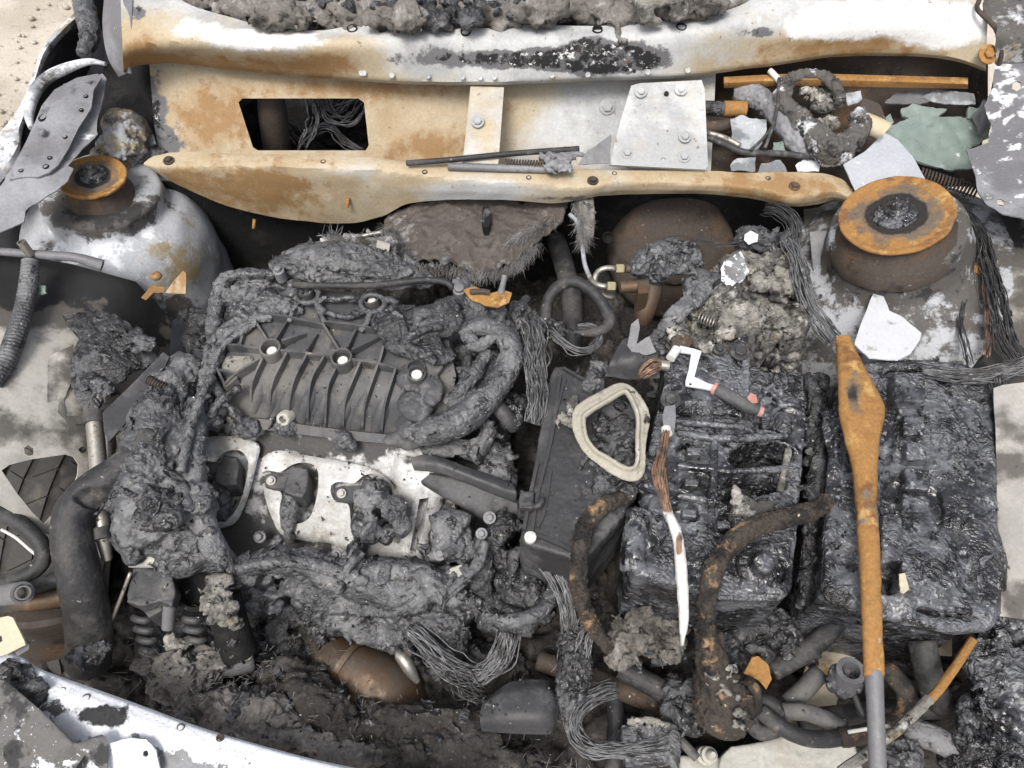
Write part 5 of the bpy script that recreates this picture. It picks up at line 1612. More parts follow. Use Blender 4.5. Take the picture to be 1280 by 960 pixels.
# ------------------------------------------------------------------ strut mounts on the towers
def lean_axis(l):
    a = np.array([l, .03, 1.0])
    return a / np.linalg.norm(a)
def strut_mount(label, cpx, z, lean, R, squash, dark, seed):
    c = P(cpx[0], cpx[1], z)
    ax = lean_axis(lean)
    t = thing('strut_mount', label, 'strut mount', tuple(c), 'strut mounts')
    prof = [(R * .95, -.0045), (R * .995, -.0025), (R, .0), (R * .985, .0022), (R * .93, .0026), (R * .87, .0012), (R * .80, .0006), (R * .50, .0010), (R * .30, .0014), (R * .12, .0014)]
    v, f = lathe(c, ax, smooth_prof(prof, 44), 80, True, True)
    v = v + .0012 * np.stack([fbm(v / .02, 2, seed), fbm(v / .02, 2, seed + 1), fbm(v / .02, 2, seed + 2)], 1)
    r = np.linalg.norm((v - c) - np.outer((v - c) @ ax, ax), axis=1) / R
    tone = np.stack([0 * r, dark * (.62 * (1 - ramp(r, .70, .95)) + .9 * (1 - ramp(r, .35, .62))), 0 * r], 1)
    autosmooth(mesh_obj('plate', v, f, M['rust'], t, attr={"tone": tone}), 50)
    rg = np.random.default_rng(int(seed))
    u, w, _ = frame_of(ax)
    g = [lathe(c - ax * .004, ax, [(R * .40, 0), (R * .37, .007), (R * .27, .010), (R * .22, .011), (R * .20, .018), (R * .12, .019), (R * .10, .026), (R * .05, .027)], 24, True, True)]
    for k in range(12):
        a, rr = rg.uniform(0, 6.28), rg.uniform(R * .1, R * .42)
        g.append(ball(c + (u * math.cos(a) + w * math.sin(a)) * rr + ax * rg.uniform(.002, .008), (rg.uniform(.003, .007), rg.uniform(.003, .007), .004), 8, 6))
    char('hub', g, M['tar'], t, .002, .0012, .001, .0008, seed, smooth=1, twist=.6)
    # cushion below the plate
    v, f = lathe(c - ax * .012, ax, [(R * 1.20, -.050), (R * 1.18, -.036), (R * 1.02, -.022), (R * .93, -.010), (R * .86, .006)], 64, False, False)
    v = v + .002 * np.stack([fbm(v / .02, 2, seed), fbm(v / .02, 2, seed + 1), fbm(v / .02, 2, seed + 2)], 1)
    autosmooth(mesh_obj('rubber_cushion', v, f, M['rust_dark'], t), 60)
strut_mount('round rusty strut mount with bright orange rim half hidden by a grey hinge plate', (116, 221), .905, .10, .050, 1, .95, 21)
strut_mount('round brown rusty strut mount with tarry black hub beside the burnt battery', (1120, 268), .945, -.36, .0755, 1, .9, 33)

# ------------------------------------------------------------------ battery
bat = thing('battery', 'burnt car battery with slumped grey black tarry top', 'battery', tuple(P(1130, 640, .64)))
zbat = tps([(1046, 470, .872), (1230, 475, .872), (1022, 740, .872), (1240, 770, .872), (1130, 600, .876)])
rgb_ = np.random.default_rng(5)
g = [block([(1052, 466), (1222, 470), (1236, 772), (1034, 736)], .872, .66, .0)]
g += [tube([(1054, 462, .866), (1140, 458, .868), (1215, 468, .868), (1232, 500, .868), (1236, 640, .868), (1238, 762, .866), (1190, 782, .86), (1100, 764, .86), (1040, 742, .862), (1036, 700, .866), (1046, 560, .868), (1052, 480, .868)], .009, 10)]
g += [lump(1060, 600, .872, (18, 90), .5), lump(1200, 600, .875, (36, 130), .35), lump(1120, 735, .872, (26, 30), .4), lump(1066, 732, .876, (28, 20), .5), lump(1170, 700, .876, (40, 50), .35)]
char('case', g, M['tar'], bat, .0023, .0022, .0006, .0006, 81, smooth=4, twist=.5, dents=[(1110, 718, 17, 24, .03), (1108, 520, 14, 60, .008), (1056, 692, 14, 12, .01), (1183, 560, 8, 14, .008), (1115, 640, 14, 40, .006), (1160, 640, 20, 30, .006)])
for k, (x, y, w, h) in enumerate([(1138, 483, 19, 19), (1143, 531, 13, 13), (1149, 563, 15, 11), (1147, 598, 15, 14), (1143, 628, 14, 12)]):
    a = rgb_.uniform(-.06, .06)
    qd = [(x - w, y - h), (x + w, y - h + 2), (x + w, y + h), (x - w, y + h - 1)]
    char('vent_cap', [block(qd, .890 - .003 * (k % 2), .85, .06)], M['tar'], bat, .002, .0012, .0005, .0005, 82 + k, smooth=3, twist=.5)
char('terminal_slab', [block([(1104, 640), (1128, 640), (1126, 700), (1102, 704)], .884, .86), block([(1130, 690), (1158, 694), (1146, 742), (1124, 735)], .886, .86)], M['tar'], bat, .0024, .002, .0012, .0008, 90, smooth=3, twist=.6)
panel('terminal_residue', rough_edge([(1124, 718), (1132, 716), (1136, 736), (1130, 742), (1125, 738)], 3, 2, 3), .8895, M['cream'], bat, (), 3, .002, .002, 8, 3)

# ------------------------------------------------------------------ burst gas strut lying over the battery
gs = thing('gas_strut', 'rust orange burst gas strut with swollen end lying across the battery', 'gas strut', tuple(P(1085, 700, .89)))
edgeL = [(1044, 424), (1046, 445), (1047, 480), (1049, 520), (1056, 550), (1064, 580), (1070, 630), (1073, 680), (1076, 740), (1078, 800), (1080, 845)]
edgeR = [(1062, 422), (1072, 445), (1088, 475), (1104, 505), (1106, 520), (1100, 545), (1097, 570), (1096, 630), (1099, 680), (1101, 740), (1103, 800), (1105, 845)]
hz = [.902, .905, .908, .910, .910, .908, .906, .905, .904, .900, .893]
nL = 90
L2 = cr(np.array([[x, y, 0] for x, y in edgeL], float), nL)[:, :2]
R2 = cr(np.array([[x, y, 0] for x, y in edgeR], float), nL)[:, :2]
zz = np.interp(np.linspace(0, 1, nL), np.linspace(0, 1, len(hz)), hz)
V = []
sg = 20
for i in range(nL):
    a, b = P(L2[i][0], L2[i][1], zz[i]), P(R2[i][0], R2[i][1], zz[i])
    c, h = (a + b) / 2, (b - a) / 2
    th = min(np.linalg.norm(h) * .75, .010)
    for k in range(sg):
        t = 2 * math.pi * k / sg
        V.append(c + h * math.cos(t) + np.array([0, 0, th * (abs(math.sin(t)) ** .8) * (1 if math.sin(t) > 0 else -1)]))
V = np.array(V)
F = grid_faces(sg, nL, True) + [tuple(range(sg - 1, -1, -1)), tuple(range((nL - 1) * sg, nL * sg))]
V = V + .0012 * np.stack([fbm(V / .02, 2, 1), fbm(V / .02, 2, 2), fbm(V / .02, 2, 3)], 1)
p = proj(V)
tone = np.stack([0 * p[:, 0], .75 * spot(p, 1064, 490, 14, 26) + .45 * spot(p, 1075, 520, 14, 26) + .35 * spot(p, 1090, 840, 20, 16), 0 * p[:, 0]], 1)
autosmooth(mesh_obj('cylinder', V, F, M['rust'], gs, attr={"tone": tone}), 50)
s = tube([(1092, 838, .893), (1094, 880, .885), (1096, 930, .872), (1098, 985, .855)], [.0095, .0085, .0085, .0085], 16)
autosmooth(mesh_obj('rod', s[0], s[1], M['gunmetal'], gs))
s = tube([(1078, 806, .897), (1090, 807, .905), (1104, 806, .897)], .0014, 6)
mesh_obj('crimp', s[0], s[1], M['rust_dark'], gs)

# ------------------------------------------------------------------ fuse box
fb = thing('fuse_box', 'melted black fuse box with gaping sockets beside the battery', 'fuse box', tuple(P(900, 620, .64)))
g = [prism([(838, 432), (975, 440), (1004, 470), (1008, 520), (998, 640), (990, 735), (974, 752), (900, 748), (792, 716), (788, 690), (800, 640), (812, 560), (826, 490)], .868, .68)]
g += [block([(836, 436), (938, 440), (936, 520), (826, 506)], .884, .80, .02), tube([(800, 640, .866), (792, 690, .864), (794, 712, .858)], .016, 8), block([(930, 682), (990, 674), (984, 744), (925, 738)], .874, .80)]
g += clutter([(845, 545), (1000, 545), (990, 640), (860, 660)], .868, 14, 5, 10, 41, .5) + clutter([(975, 440), (1008, 460), (998, 620), (985, 620)], .868, 18, 4, 9, 42) + clutter([(795, 600), (820, 560), (815, 690), (800, 710)], .870, 12, 6, 12, 43)
g += clutter([(940, 480), (1000, 480), (1000, 540), (945, 530)], .878, 14, 5, 10, 47)
char('housing', g, M['tar'], fb, .0021, .0020, .0006, .0006, 91, smooth=3, twist=.4,
     dents=[(952, 570, 38, 17, .12), (944, 604, 36, 13, .11), (925, 625, 18, 12, .045), (908, 652, 11, 16, .09), (868, 563, 22, 13, .025), (866, 602, 20, 10, .028), (858, 640, 18, 12, .018), (868, 512, 24, 9, .012), (975, 455, 22, 12, .03), (985, 415, 20, 10, .03), (838, 678, 12, 10, .02), (976, 712, 8, 14, .012), (965, 530, 20, 6, .02)])
char('post', [lathe(P(950, 708, .880), (0, -.1, 1), [(.026, -.02), (.024, -.004), (.018, .0), (.014, .001), (.0125, .004), (.012, .018), (.010, .020)], 24, True, True)], M['tar'], fb, .0018, .0008, .0007, .0005, 92, twist=.3)
char('relay', [lathe(P(976, 474, .888), (0, -.1, 1), [(.010, -.02), (.010, 0), (.008, .001)], 20, True, True)], M['tar'], fb, .0018, .0006, .0005, .0003, 93, twist=.3)
for x, y, r in [(899, 437, .0055), (925, 440, .0085), (838, 500, .0085)]:
    s = hexbolt(P(x, y, .889), (0, -.1, 1), r, .007, 1.55)
    autosmooth(mesh_obj('nut', s[0], s[1], M['wire_dark'], fb), 30)
s = panel('bus_bar', [(918, 428), (934, 414), (938, 420), (937, 452), (934, 486), (927, 486), (927, 450)], zl((925, 420, .888), (932, 486, .885), (938, 440, .888)), M['tar'], fb, (), 4, .003)
char('ash_pillar', [tube([(986, 562, .875), (980, 590, .875), (975, 615, .87)], [.005, .0045, .005], 8), lump(984, 590, .874, (8, 6))], M['ash'], fb, .002, .001, .001, .0006, 95)
char('ash_wedge', [prism([(918, 606), (932, 616), (950, 625), (975, 626), (966, 638), (940, 646), (918, 642), (914, 628)], .876, .85)], M['ash'], fb, .002, .003, .0025, .0012, 96, smooth=1)
for pts_ in ([(846, 540, .874), (900, 548, .876), (985, 545, .876)], [(846, 582, .874), (890, 586, .875), (912, 590, .874)], [(846, 620, .873), (885, 626, .874), (905, 632, .873)], [(893, 545, .875), (892, 600, .875), (888, 660, .872)], [(905, 590, .875), (985, 586, .876)], [(838, 526, .88), (930, 534, .88)]):
    char('partition', [tube(pts_, [.0045, .0055, .0045], 8)], M['tar'], fb, .0018, .0012, .0008, .0005, pts_[0][1], smooth=1, twist=.5)
for k, (x, y) in enumerate([(868, 563), (866, 602), (862, 640), (905, 655)]):
    char('fuse', [block([(x - 9, y - 5), (x + 9, y - 4), (x + 9, y + 6), (x - 9, y + 5)], .862, .84)], M['tar'], fb, .0018, .001, .0008, .0005, 300 + k, smooth=1, twist=.5)
gw = char('gap_loom', [tube([(1012, 470, .84), (1024, 540, .83), (1018, 620, .82), (1012, 700, .80), (1008, 760, .78)], .011, 10), tube([(1026, 470, .83), (1014, 540, .825), (1026, 620, .815), (1022, 720, .79)], .009, 10)] + clutter([(1008, 460), (1036, 470), (1030, 700), (1008, 720)], .825, 26, 4, 9, 301), M['char'], None, .0024, .004, .003, .0014, 302, smooth=1)
tag(gw, 'black burnt cable loom squeezed between fuse box and battery', 'loom')
# ------------------------------------------------------------------ battery lead: bare braid, white at the end
cl = thing('battery_lead', 'bare twisted copper battery lead with white scorched end on the fuse box', 'cable', tuple(P(840, 600, .89)))
path = [(833, 540, .899), (829, 565, .902), (824, 588, .906), (828, 610, .906), (836, 640, .903), (845, 665, .898), (850, 700, .893), (853, 740, .885), (854, 775, .870), (853, 806, .85)]
s = strands(path, 40, .0068, .0013, 5, 3, .8, 40, [.65, .8, 1.15, 1.0, .7, .7, .7, .7, .6, .15])
p = proj(s[0])
mesh_obj('braid', s[0], s[1], M['copper'], cl, attr={"tone": np.stack([0 * p[:, 0], 0 * p[:, 0], 1.0 * ramp(p[:, 1], 628, 650)], 1)})
s = tube([(836, 642, .905), (846, 668, .902), (851, 702, .898), (854, 742, .890), (855, 776, .874), (853, 806, .855)], [.0050, .0062, .0062, .006, .005, .0012], 12, wob=.0022)
p = proj(s[0])
mesh_obj('scorched_sleeve', s[0], s[1], M['copper'], cl, attr={"tone": np.stack([0 * p[:, 0], 0 * p[:, 0], 1.0 - .9 * spot(p, 849, 680, 6, 18)], 1)})
v, f = prism([(831, 508), (844, 506), (845, 520), (842, 545), (831, 545), (828, 522)], .893, .886)
autosmooth(mesh_obj('lug', v, f, M['gunmetal'], cl), 30)
s = lathe(P(833, 538, .896), (.02, -1, .25), [(.0065, -.003), (.0065, .006)], 16, True, True)
autosmooth(mesh_obj('ferrule', s[0], s[1], M['washer'], cl), 40)
# ------------------------------------------------------------------ terminal clamp with pink ended sleeve
tc_ = thing('cable_clamp', 'white metal cable clamp with grey sleeve ending pink on the fuse box', 'cable clamp', tuple(P(880, 470, .89)))
v, f, _p = panel_geo([(850, 432), (868, 436), (877, 439), (873, 452), (868, 471), (885, 479), (893, 481), (892, 488), (876, 485), (857, 482), (857, 476), (861, 462), (864, 442), (848, 440)], zl((850, 434, .899), (877, 439, .899), (857, 480, .897), (892, 484, .900)), [[(861, 479), (864, 478), (865, 481), (862, 482)]], 3, .0025)
autosmooth(mesh_obj('clamp_plate', v, f, M['flake_white'], tc_), 40)
s = tube([(846, 436, .903), (838, 448, .903)], .0062, 14)
autosmooth(mesh_obj('clamp_barrel', s[0], s[1], M['washer'], tc_), 40)
s = tube([(836, 458, .896), (826, 456, .897)], .007, 14)
autosmooth(mesh_obj('crimp_ferrule', s[0], s[1], M['steel'], tc_), 40)
s = strands([(830, 456, .896), (818, 458, .895), (806, 466, .89), (802, 470, .885)], 22, .010, .0018, 5, 9, .4, 12, [.5, 1, 1, .6])
mesh_obj('copper_strands', s[0], s[1], M['copper'], tc_)
s = tube([(893, 485, .900), (910, 494, .902), (930, 506, .902), (946, 513, .898)], [.0075, .0085, .0088, .0082], 14)
sl = autosmooth(mesh_obj('sleeve', s[0], s[1], M['plate'], tc_), 60)
M['pink'] = weathered('pink_scorched_plastic', (0.42, 0.24, 0.20), 0.6, [dict(col=(.4, .16, .12), scale=90, lo=.5, hi=.62)], [], grain=.2)
for a, b in (((892, 485, .9), (896, 487, .9005)), ((947, 513, .8975), (952, 515, .896))):
    s = tube([a, b], .0088 if a[0] < 900 else .007, 14, n=3)
    autosmooth(mesh_obj('sleeve_end', s[0], s[1], M['pink'], sl), 40)
panel('copper_tab', rough_edge([(934, 497), (938, 491), (945, 494), (947, 503), (938, 504)], 3, 1, 2), .909, M['pink'], tc_, (), 3, .002)

# ------------------------------------------------------------------ air filter box
ab = thing('air_filter_box', 'flat black plastic air filter box with screwed rim behind the rubber gasket', 'air filter box', tuple(P(720, 590, .66)))
zab = tps([(697, 457, .868), (750, 482, .868), (690, 560, .868), (655, 676, .862), (722, 702, .862), (780, 640, .862)])
out = [(688, 470), (694, 458), (704, 457), (746, 481), (800, 512), (806, 560), (800, 600), (782, 640), (740, 690), (724, 704), (708, 696), (656, 680), (651, 672), (656, 640), (672, 560)]
v, f = prism(out, lambda x, y: float(zab(x, y)[0]), .70)
co, no, tp = remesh((v, f), .0022, 2)
d = .0012 * fbm(co / .03, 2, 3) + .0007 * ridged(co / .008, 2, 5)
p = proj(co)
rag = spot(p, 770, 600, 46, 70)
co = co + no * (d + rag * .004 * ridged(co / .012, 3, 6))[:, None]
raw_mesh('cover', co, tp, M['plate'], ab)
for r, h in [([(700, 470), (690, 545), (672, 620), (664, 672)], .005), ([(664, 668), (690, 678), (724, 694)], .006), ([(655, 664), (663, 620), (672, 580)], .006), ([(704, 462), (745, 485), (770, 496)], .005), ([(706, 474), (698, 505), (694, 520)], .003), ([(688, 590), (680, 640), (672, 660)], .004)]:
    s = blade(r, zab, h, .004)
    mesh_obj('rib', s[0], s[1], M['plate'], ab, False)
s = lathe(P(663, 671, .872), (0, -.05, 1), [(.007, -.006), (.007, .0), (.004, .0015), (.0038, -.001)], 16)
autosmooth(mesh_obj('screw', s[0], s[1], M['washer'], ab), 40)
char('hinge_lug', [block([(650, 612), (668, 614), (666, 636), (648, 634)], .878, .84), tube([(668, 634, .876), (676, 630, .88), (678, 622, .878)], .004, 8)], M['plate'], ab, .002, .001, .001, .0006, 99)
char('broken_side', clutter([(735, 500), (800, 510), (800, 600), (770, 640), (740, 600)], .872, 40, 5, 13, 55, .6), M['char'], ab, .0026, .005, .004, .0018, 101, smooth=1)
char('crumbled_lip', [tube([(700, 520, .876), (712, 528, .878), (724, 520, .88)], .007, 8), lump(716, 505, .876, (8, 14))] + clutter([(690, 518), (730, 516), (728, 534), (692, 530)], .875, 8, 3, 6, 5), M['ash'], ab, .002, .002, .002, .001, 103, smooth=1)

# gasket ring
gk = [(717, 285), (600, 345), (460, 430), (432, 505), (450, 605), (505, 700), (590, 775), (700, 848), (790, 885), (850, 850), (858, 670), (884, 510), (872, 430), (820, 345), (770, 300)]
gin = [(745, 318), (640, 378), (498, 466), (478, 520), (496, 630), (560, 715), (640, 765), (755, 832), (815, 825), (838, 760), (836, 640), (838, 490), (810, 400), (780, 345)]
to = lambda q: [(640 + x / 5.333, 430 + y / 5.333) for x, y in q]
zg = tps([(770, 480, .902), (720, 520, .897), (735, 560, .893), (775, 600, .89), (805, 595, .888), (806, 520, .896)])
c1 = closed(WS([(x, y, float(zg(x, y)[0])) for x, y in to(gk)]), 90)
c2 = closed(WS([(x, y, float(zg(x, y)[0]) + .006) for x, y in to(gin)]), 90)
def ringtube(c, r, flat, seg=12):
    n = len(c)
    T = np.roll(c, -1, 0) - np.roll(c, 1, 0)
    T /= np.linalg.norm(T, axis=1)[:, None]
    up = np.array([0, -.12, 1.0])
    S = np.cross(T, up)
    S /= np.linalg.norm(S, axis=1)[:, None]
    U = np.cross(S, T)
    a = np.linspace(0, 2 * math.pi, seg, endpoint=False)
    v = np.concatenate([c[i] + S[i] * (np.cos(a) * r)[:, None] + U[i] * (np.sin(a) * r * flat)[:, None] for i in range(n)])
    f = []
    for i in range(n):
        for k in range(seg):
            f.append((i * seg + k, i * seg + (k + 1) % seg, ((i + 1) % n) * seg + (k + 1) % seg, ((i + 1) % n) * seg + k))
    return v, f
g = char('duct_gasket', [ringtube(c1, .0066, .5), ringtube(c2, .0030, 1.8), ringtube(c1 * .5 + c2 * .5, .0045, .45)], M['gasket'], None, .0016, .001, .0004, .0003, 105, smooth=2, twist=.5)
tag(g, 'beige three cornered rubber gasket ring lying on the air filter box', 'gasket')

# ------------------------------------------------------------------ ash crust above the fuse box
cr_ = thing('ash_crust', 'white and yellow crusted remains of a fluid tank above the fuse box', 'ash crust', tuple(P(920, 390, .70)))
zc = tps([(850, 400, .885), (930, 330, .89), (1010, 340, .88), (1020, 430, .87), (900, 430, .885), (960, 380, .905)])
char('crust', [prism([(846, 420), (832, 400), (870, 350), (905, 320), (935, 305), (990, 310), (1010, 340), (1012, 400), (1000, 440), (940, 452), (880, 440)], lambda x, y: float(zc(x, y)[0]) - .006, .72)] + clutter([(840, 405), (900, 325), (990, 315), (1010, 420), (940, 445), (870, 430)], zc, 95, 6, 17, 61, .6),
     M['ash'], cr_, .0025, .006, .005, .0022, 111, smooth=1, dents=[(878, 398, 20, 20, .02), (965, 432, 20, 14, .03), (992, 372, 6, 6, .012), (955, 380, 5, 5, .01), (962, 400, 6, 6, .01)])
char('grey_skin', [tube([(816, 424, .875), (838, 400, .888), (862, 378, .895), (885, 360, .897), (905, 345, .895)], [.006, .012, .014, .013, .006], 10, flat=.6), tube([(812, 428, .872), (822, 432, .875), (830, 442, .873)], .006, 8), lump(870, 352, .895, (16, 14), .6), lump(884, 345, .895, (22, 14), .6)], M['char_grey'], cr_, .0024, .003, .003, .0018, 113, smooth=1)
fk = panel('crust_flake', rough_edge([(906, 326), (926, 314), (932, 328), (936, 340), (928, 352), (912, 360), (902, 350), (902, 336)], 4, 2, 5), zl((906, 326, .915), (926, 314, .92), (928, 352, .908), (902, 350, .905)), M['flaky'], cr_, (), 4, .002, .004, 14, 3, paint=lambda p: np.tile([0, .3, .45], (len(p), 1)))
s = []
a = np.linspace(0, 2 * math.pi * 5.5, 90)
base = P(874, 396, .897)
ax = P(893, 404, .899) - base
u, w, d = frame_of(ax)
pts = [base + ax * t / a[-1] + (u * math.cos(t) + w * math.sin(t)) * .0068 for t in a]
s = tube(pts, .0009, 6, 180, raw=True)
mesh_obj('coil_spring', s[0], s[1], M['steel'], cr_)
char('rusty_knob', [lump(852, 428, .888, (12, 9)), lump(846, 422, .888, (7, 7)), lump(860, 424, .888, (7, 6))], M['rust_dark'], cr_, .002, .002, .002, .001, 115)
# frayed wires dropping right of the crust
for i, (pth, n, sp, r, lab) in enumerate([
    ([(985, 305, .90), (995, 330, .905), (1000, 355, .90), (1012, 385, .885), (1028, 410, .87), (1040, 425, .86)], 40, .013, .0011, 'frayed grey wire bundle between ash crust and right strut tower'),
    ([(958, 262, .87), (970, 262, .885), (985, 270, .89), (994, 285, .885), (992, 305, .87), (985, 318, .86)], 36, .0085, .0011, 'curled bare wire loop behind the ash crust')]):
    s = strands(pth, n, sp, r, 5, 11 + i, .8)
    tag(mesh_obj('wire_bundle', s[0], s[1], M['wire' if i == 0 else 'wire_dark'], None), lab, 'wires', 'bare wire bundles')
bk = char('burnt_connector', [lump(945, 292, .895, (22, 16), .8), lump(960, 300, .89, (20, 14)), lump(930, 300, .89, (12, 10))] + clutter([(930, 285), (985, 290), (990, 318), (940, 312)], .893, 16, 4, 9, 71), M['char'], None, .0024, .004, .003, .0015, 117, smooth=1)
tag(bk, 'black burnt connector with a pale flake on top behind the ash crust', 'connector')
o = panel('paint_flake', rough_edge([(931, 293), (938, 288), (948, 293), (946, 302), (936, 306), (930, 300)], 3, 1.5, 2), zl((931, 293, .906), (948, 293, .908), (938, 305, .902)), M['flake_white'], None, (), 3, .001)
tag(o, 'tiny pale paint flake on the black connector behind the ash crust', 'paint flake')

# ------------------------------------------------------------------ brake servo and master cylinder
bs_ = thing('brake_servo', 'round dark brown brake servo drum bolted below the cowl flange', 'brake servo', tuple(P(840, 330, .66)))
c = PY(842, 322, .345)
ax = np.array([0, -.80, .6])
R = .112
v, f = lathe(c, ax, smooth_prof([(R * .98, -.09), (R, -.03), (R * .97, .0), (R * .86, .012), (R * .60, .022), (R * .40, .026), (R * .35, .034), (R * .15, .036)], 40), 80, True, True)
v = v + .002 * np.stack([fbm(v / .03, 2, 1), fbm(v / .03, 2, 2), fbm(v / .03, 2, 3)], 1)
autosmooth(mesh_obj('drum', v, f, M['rust_dark'], bs_), 50)
hc = PY(760, 297, .325)
s = lathe(hc, (0, -.8, .6), [(.0095, -.004), (.0095, .002), (.0082, .0025), (.008, -.002)], 18)
mesh_obj('drum_hole', s[0], s[1], M['soot'], bs_)
mc = thing('master_cylinder', 'sooty brake master cylinder with two pipe unions under grey ash', 'master cylinder', tuple(P(810, 370, .75)))
s = tube([(818, 340, .87), (812, 365, .865), (806, 388, .85), (803, 402, .835)], [.016, .018, .016, .012], 20)
autosmooth(mesh_obj('cylinder', s[0], s[1], M['bronze'], mc))
s = tube([(810, 357, .885), (775, 359, .885)], [.0095, .0085], 16)
autosmooth(mesh_obj('outlet', s[0], s[1], M['bronze'], mc))
v, f = prism([(798, 352), (811, 352), (811, 366), (798, 367)], .898, .86)
autosmooth(mesh_obj('outlet_flange', v, f, M['bronze'], mc), 30)
M['brass'] = weathered('dull_brass', (0.46, 0.40, 0.25), 0.45, [dict(col=(.22, .19, .13), scale=60, lo=.5, hi=.64)], [(300, .0003)], metallic=.5, grain=.2)
for x, y in [(776, 336), (765, 358)]:
    u_ = hexbolt(P(x - 6, y, .885), (1, 0, 0), .0068, .012, 0)
    autosmooth(mesh_obj('union_nut', u_[0], u_[1], M['brass'], mc), 30)
s = tube([(782, 336, .885), (800, 336, .885)], .006, 12)
mesh_obj('outlet', s[0], s[1], M['bronze'], mc)
s = tube([(770, 336, .885), (758, 335, .884), (747, 340, .88), (743, 352, .875), (746, 362, .868), (756, 370, .86), (768, 372, .855)], .0042, 10)
mesh_obj('pipe', s[0], s[1], M['steel'], mc)
s = tube([(760, 358, .885), (748, 357, .884), (738, 350, .88)], .0045, 10)
mesh_obj('pipe', s[0], s[1], M['steel'], mc)
char('ash_cap', [tube([(800, 345, .89), (806, 328, .90), (822, 316, .905), (845, 312, .905), (865, 318, .90), (876, 334, .89)], [.012, .017, .018, .016, .012, .006], 12), lump(820, 335, .90, (16, 14), .7), lump(852, 325, .905, (18, 14), .7)] + clutter([(800, 320), (860, 305), (870, 330), (810, 345)], .905, 22, 4, 9, 75), M['char_grey'], mc, .0022, .004, .004, .002, 121, smooth=1)
o = tube([(712, 268, .86), (722, 278, .858), (727, 300, .85), (731, 330, .845), (740, 352, .86), (745, 358, .872)], .0035, 10)
tag(mesh_obj('brake_pipe', o[0], o[1], M['ashpaint'], None), 'thin pale grey brake pipe running down to the master cylinder', 'pipe')
# braided hose loop and the dark pipe behind
bh = thing('braided_hose', 'arched black braided hose with metal collar between engine and master cylinder', 'hose', tuple(P(720, 380, .84)))
s = tube([(682, 412, .855), (682, 392, .87), (688, 370, .885), (703, 355, .895), (722, 353, .897), (742, 366, .892), (756, 385, .884), (762, 402, .872), (752, 413, .865), (735, 416, .862), (718, 415, .86)], [.0085] * 8 + [.0075, .006, .004], 14, 90, ridge=(.003, .05))
autosmooth(mesh_obj('hose', s[0], s[1], M['rubber'], bh))
s = tube([(683, 398, .866), (683, 410, .858), (684, 424, .85)], .0098, 14)
autosmooth(mesh_obj('collar', s[0], s[1], M['steel'], bh), 40)
o = tube([(695, 300, .74), (706, 335, .75), (714, 370, .74), (716, 410, .72), (714, 440, .70)], .017, 16)
tag(mesh_obj('heater_pipe', o[0], o[1], M['rubber'], None), 'thick matt black heater pipe standing behind the braided hose', 'pipe')
for i, (pth, n, sp, r, mt, lab) in enumerate([
    ([(662, 408, .878), (668, 430, .88), (668, 460, .878), (672, 490, .875), (672, 515, .868), (668, 530, .86)], 60, .013, .0012, 'wire', 'thick silvery fan of bare wires beside the air filter box'),
    ([(690, 414, .868), (705, 428, .868), (725, 438, .868), (742, 434, .866), (749, 420, .864), (740, 410, .862), (722, 410, .86)], 12, .006, .0009, 'wire', 'thin curled wire loop under the braided hose'),
    ([(925, 305, .89), (895, 306, .885), (872, 302, .88), (850, 310, .88)], 6, .004, .0008, 'wire_dark', 'few thin wires stretched in front of the brake servo'),
    ([(1150, 462, .882), (1190, 468, .882), (1225, 470, .89), (1260, 462, .90), (1300, 450, .91)], 46, .010, .0012, 'wire', 'flat bundle of bare wires along the rear edge of the battery'),
    ([(1195, 262, .90), (1222, 290, .905), (1236, 330, .905), (1248, 380, .90), (1258, 420, .90), (1275, 450, .90)], 44, .011, .0012, 'wire_dark', 'long sooty wire bundle hanging down the right inner wing'),
    ([(1228, 330, .898), (1232, 370, .89), (1236, 410, .88), (1232, 445, .88)], 8, .006, .0012, 'copper', 'reddish copper wires hanging beside the long sooty bundle'),
    ([(1245, 470, .90), (1250, 500, .88), (1252, 540, .87), (1248, 600, .85), (1244, 660, .82)], 26, .011, .0010, 'wire_dark', 'loose tangle of thin wires in the gap right of the battery'),
    ([(1205, 375, .87), (1200, 405, .865), (1206, 430, .87), (1212, 455, .875)], 9, .007, .0010, 'wire_dark', 'short loose wires curling over the right inner wing')]):
    s = strands(pth, n, sp, r, 5, 31 + i, 1.0 if i != 3 else .8)
    tag(mesh_obj('wire_bundle', s[0], s[1], M[mt], None), lab, 'wires', 'bare wire bundles')
o = char('wire_clamp_melt', [lump(660, 400, .876, (18, 14)), lump(668, 412, .874, (14, 12)), lump(648, 388, .872, (12, 16)), tube([(640, 402, .87), (652, 385, .876), (660, 372, .876)], .008, 8), lump(690, 405, .862, (14, 10)), lump(702, 410, .86, (10, 8))] + clutter([(640, 375), (690, 390), (690, 420), (650, 420)], .872, 14, 4, 8, 77), M['char'], None, .0024, .003, .003, .0014, 123, smooth=1)
tag(o, 'lumpy black melted clip where the silvery wires meet the braided hose', 'melted clip')
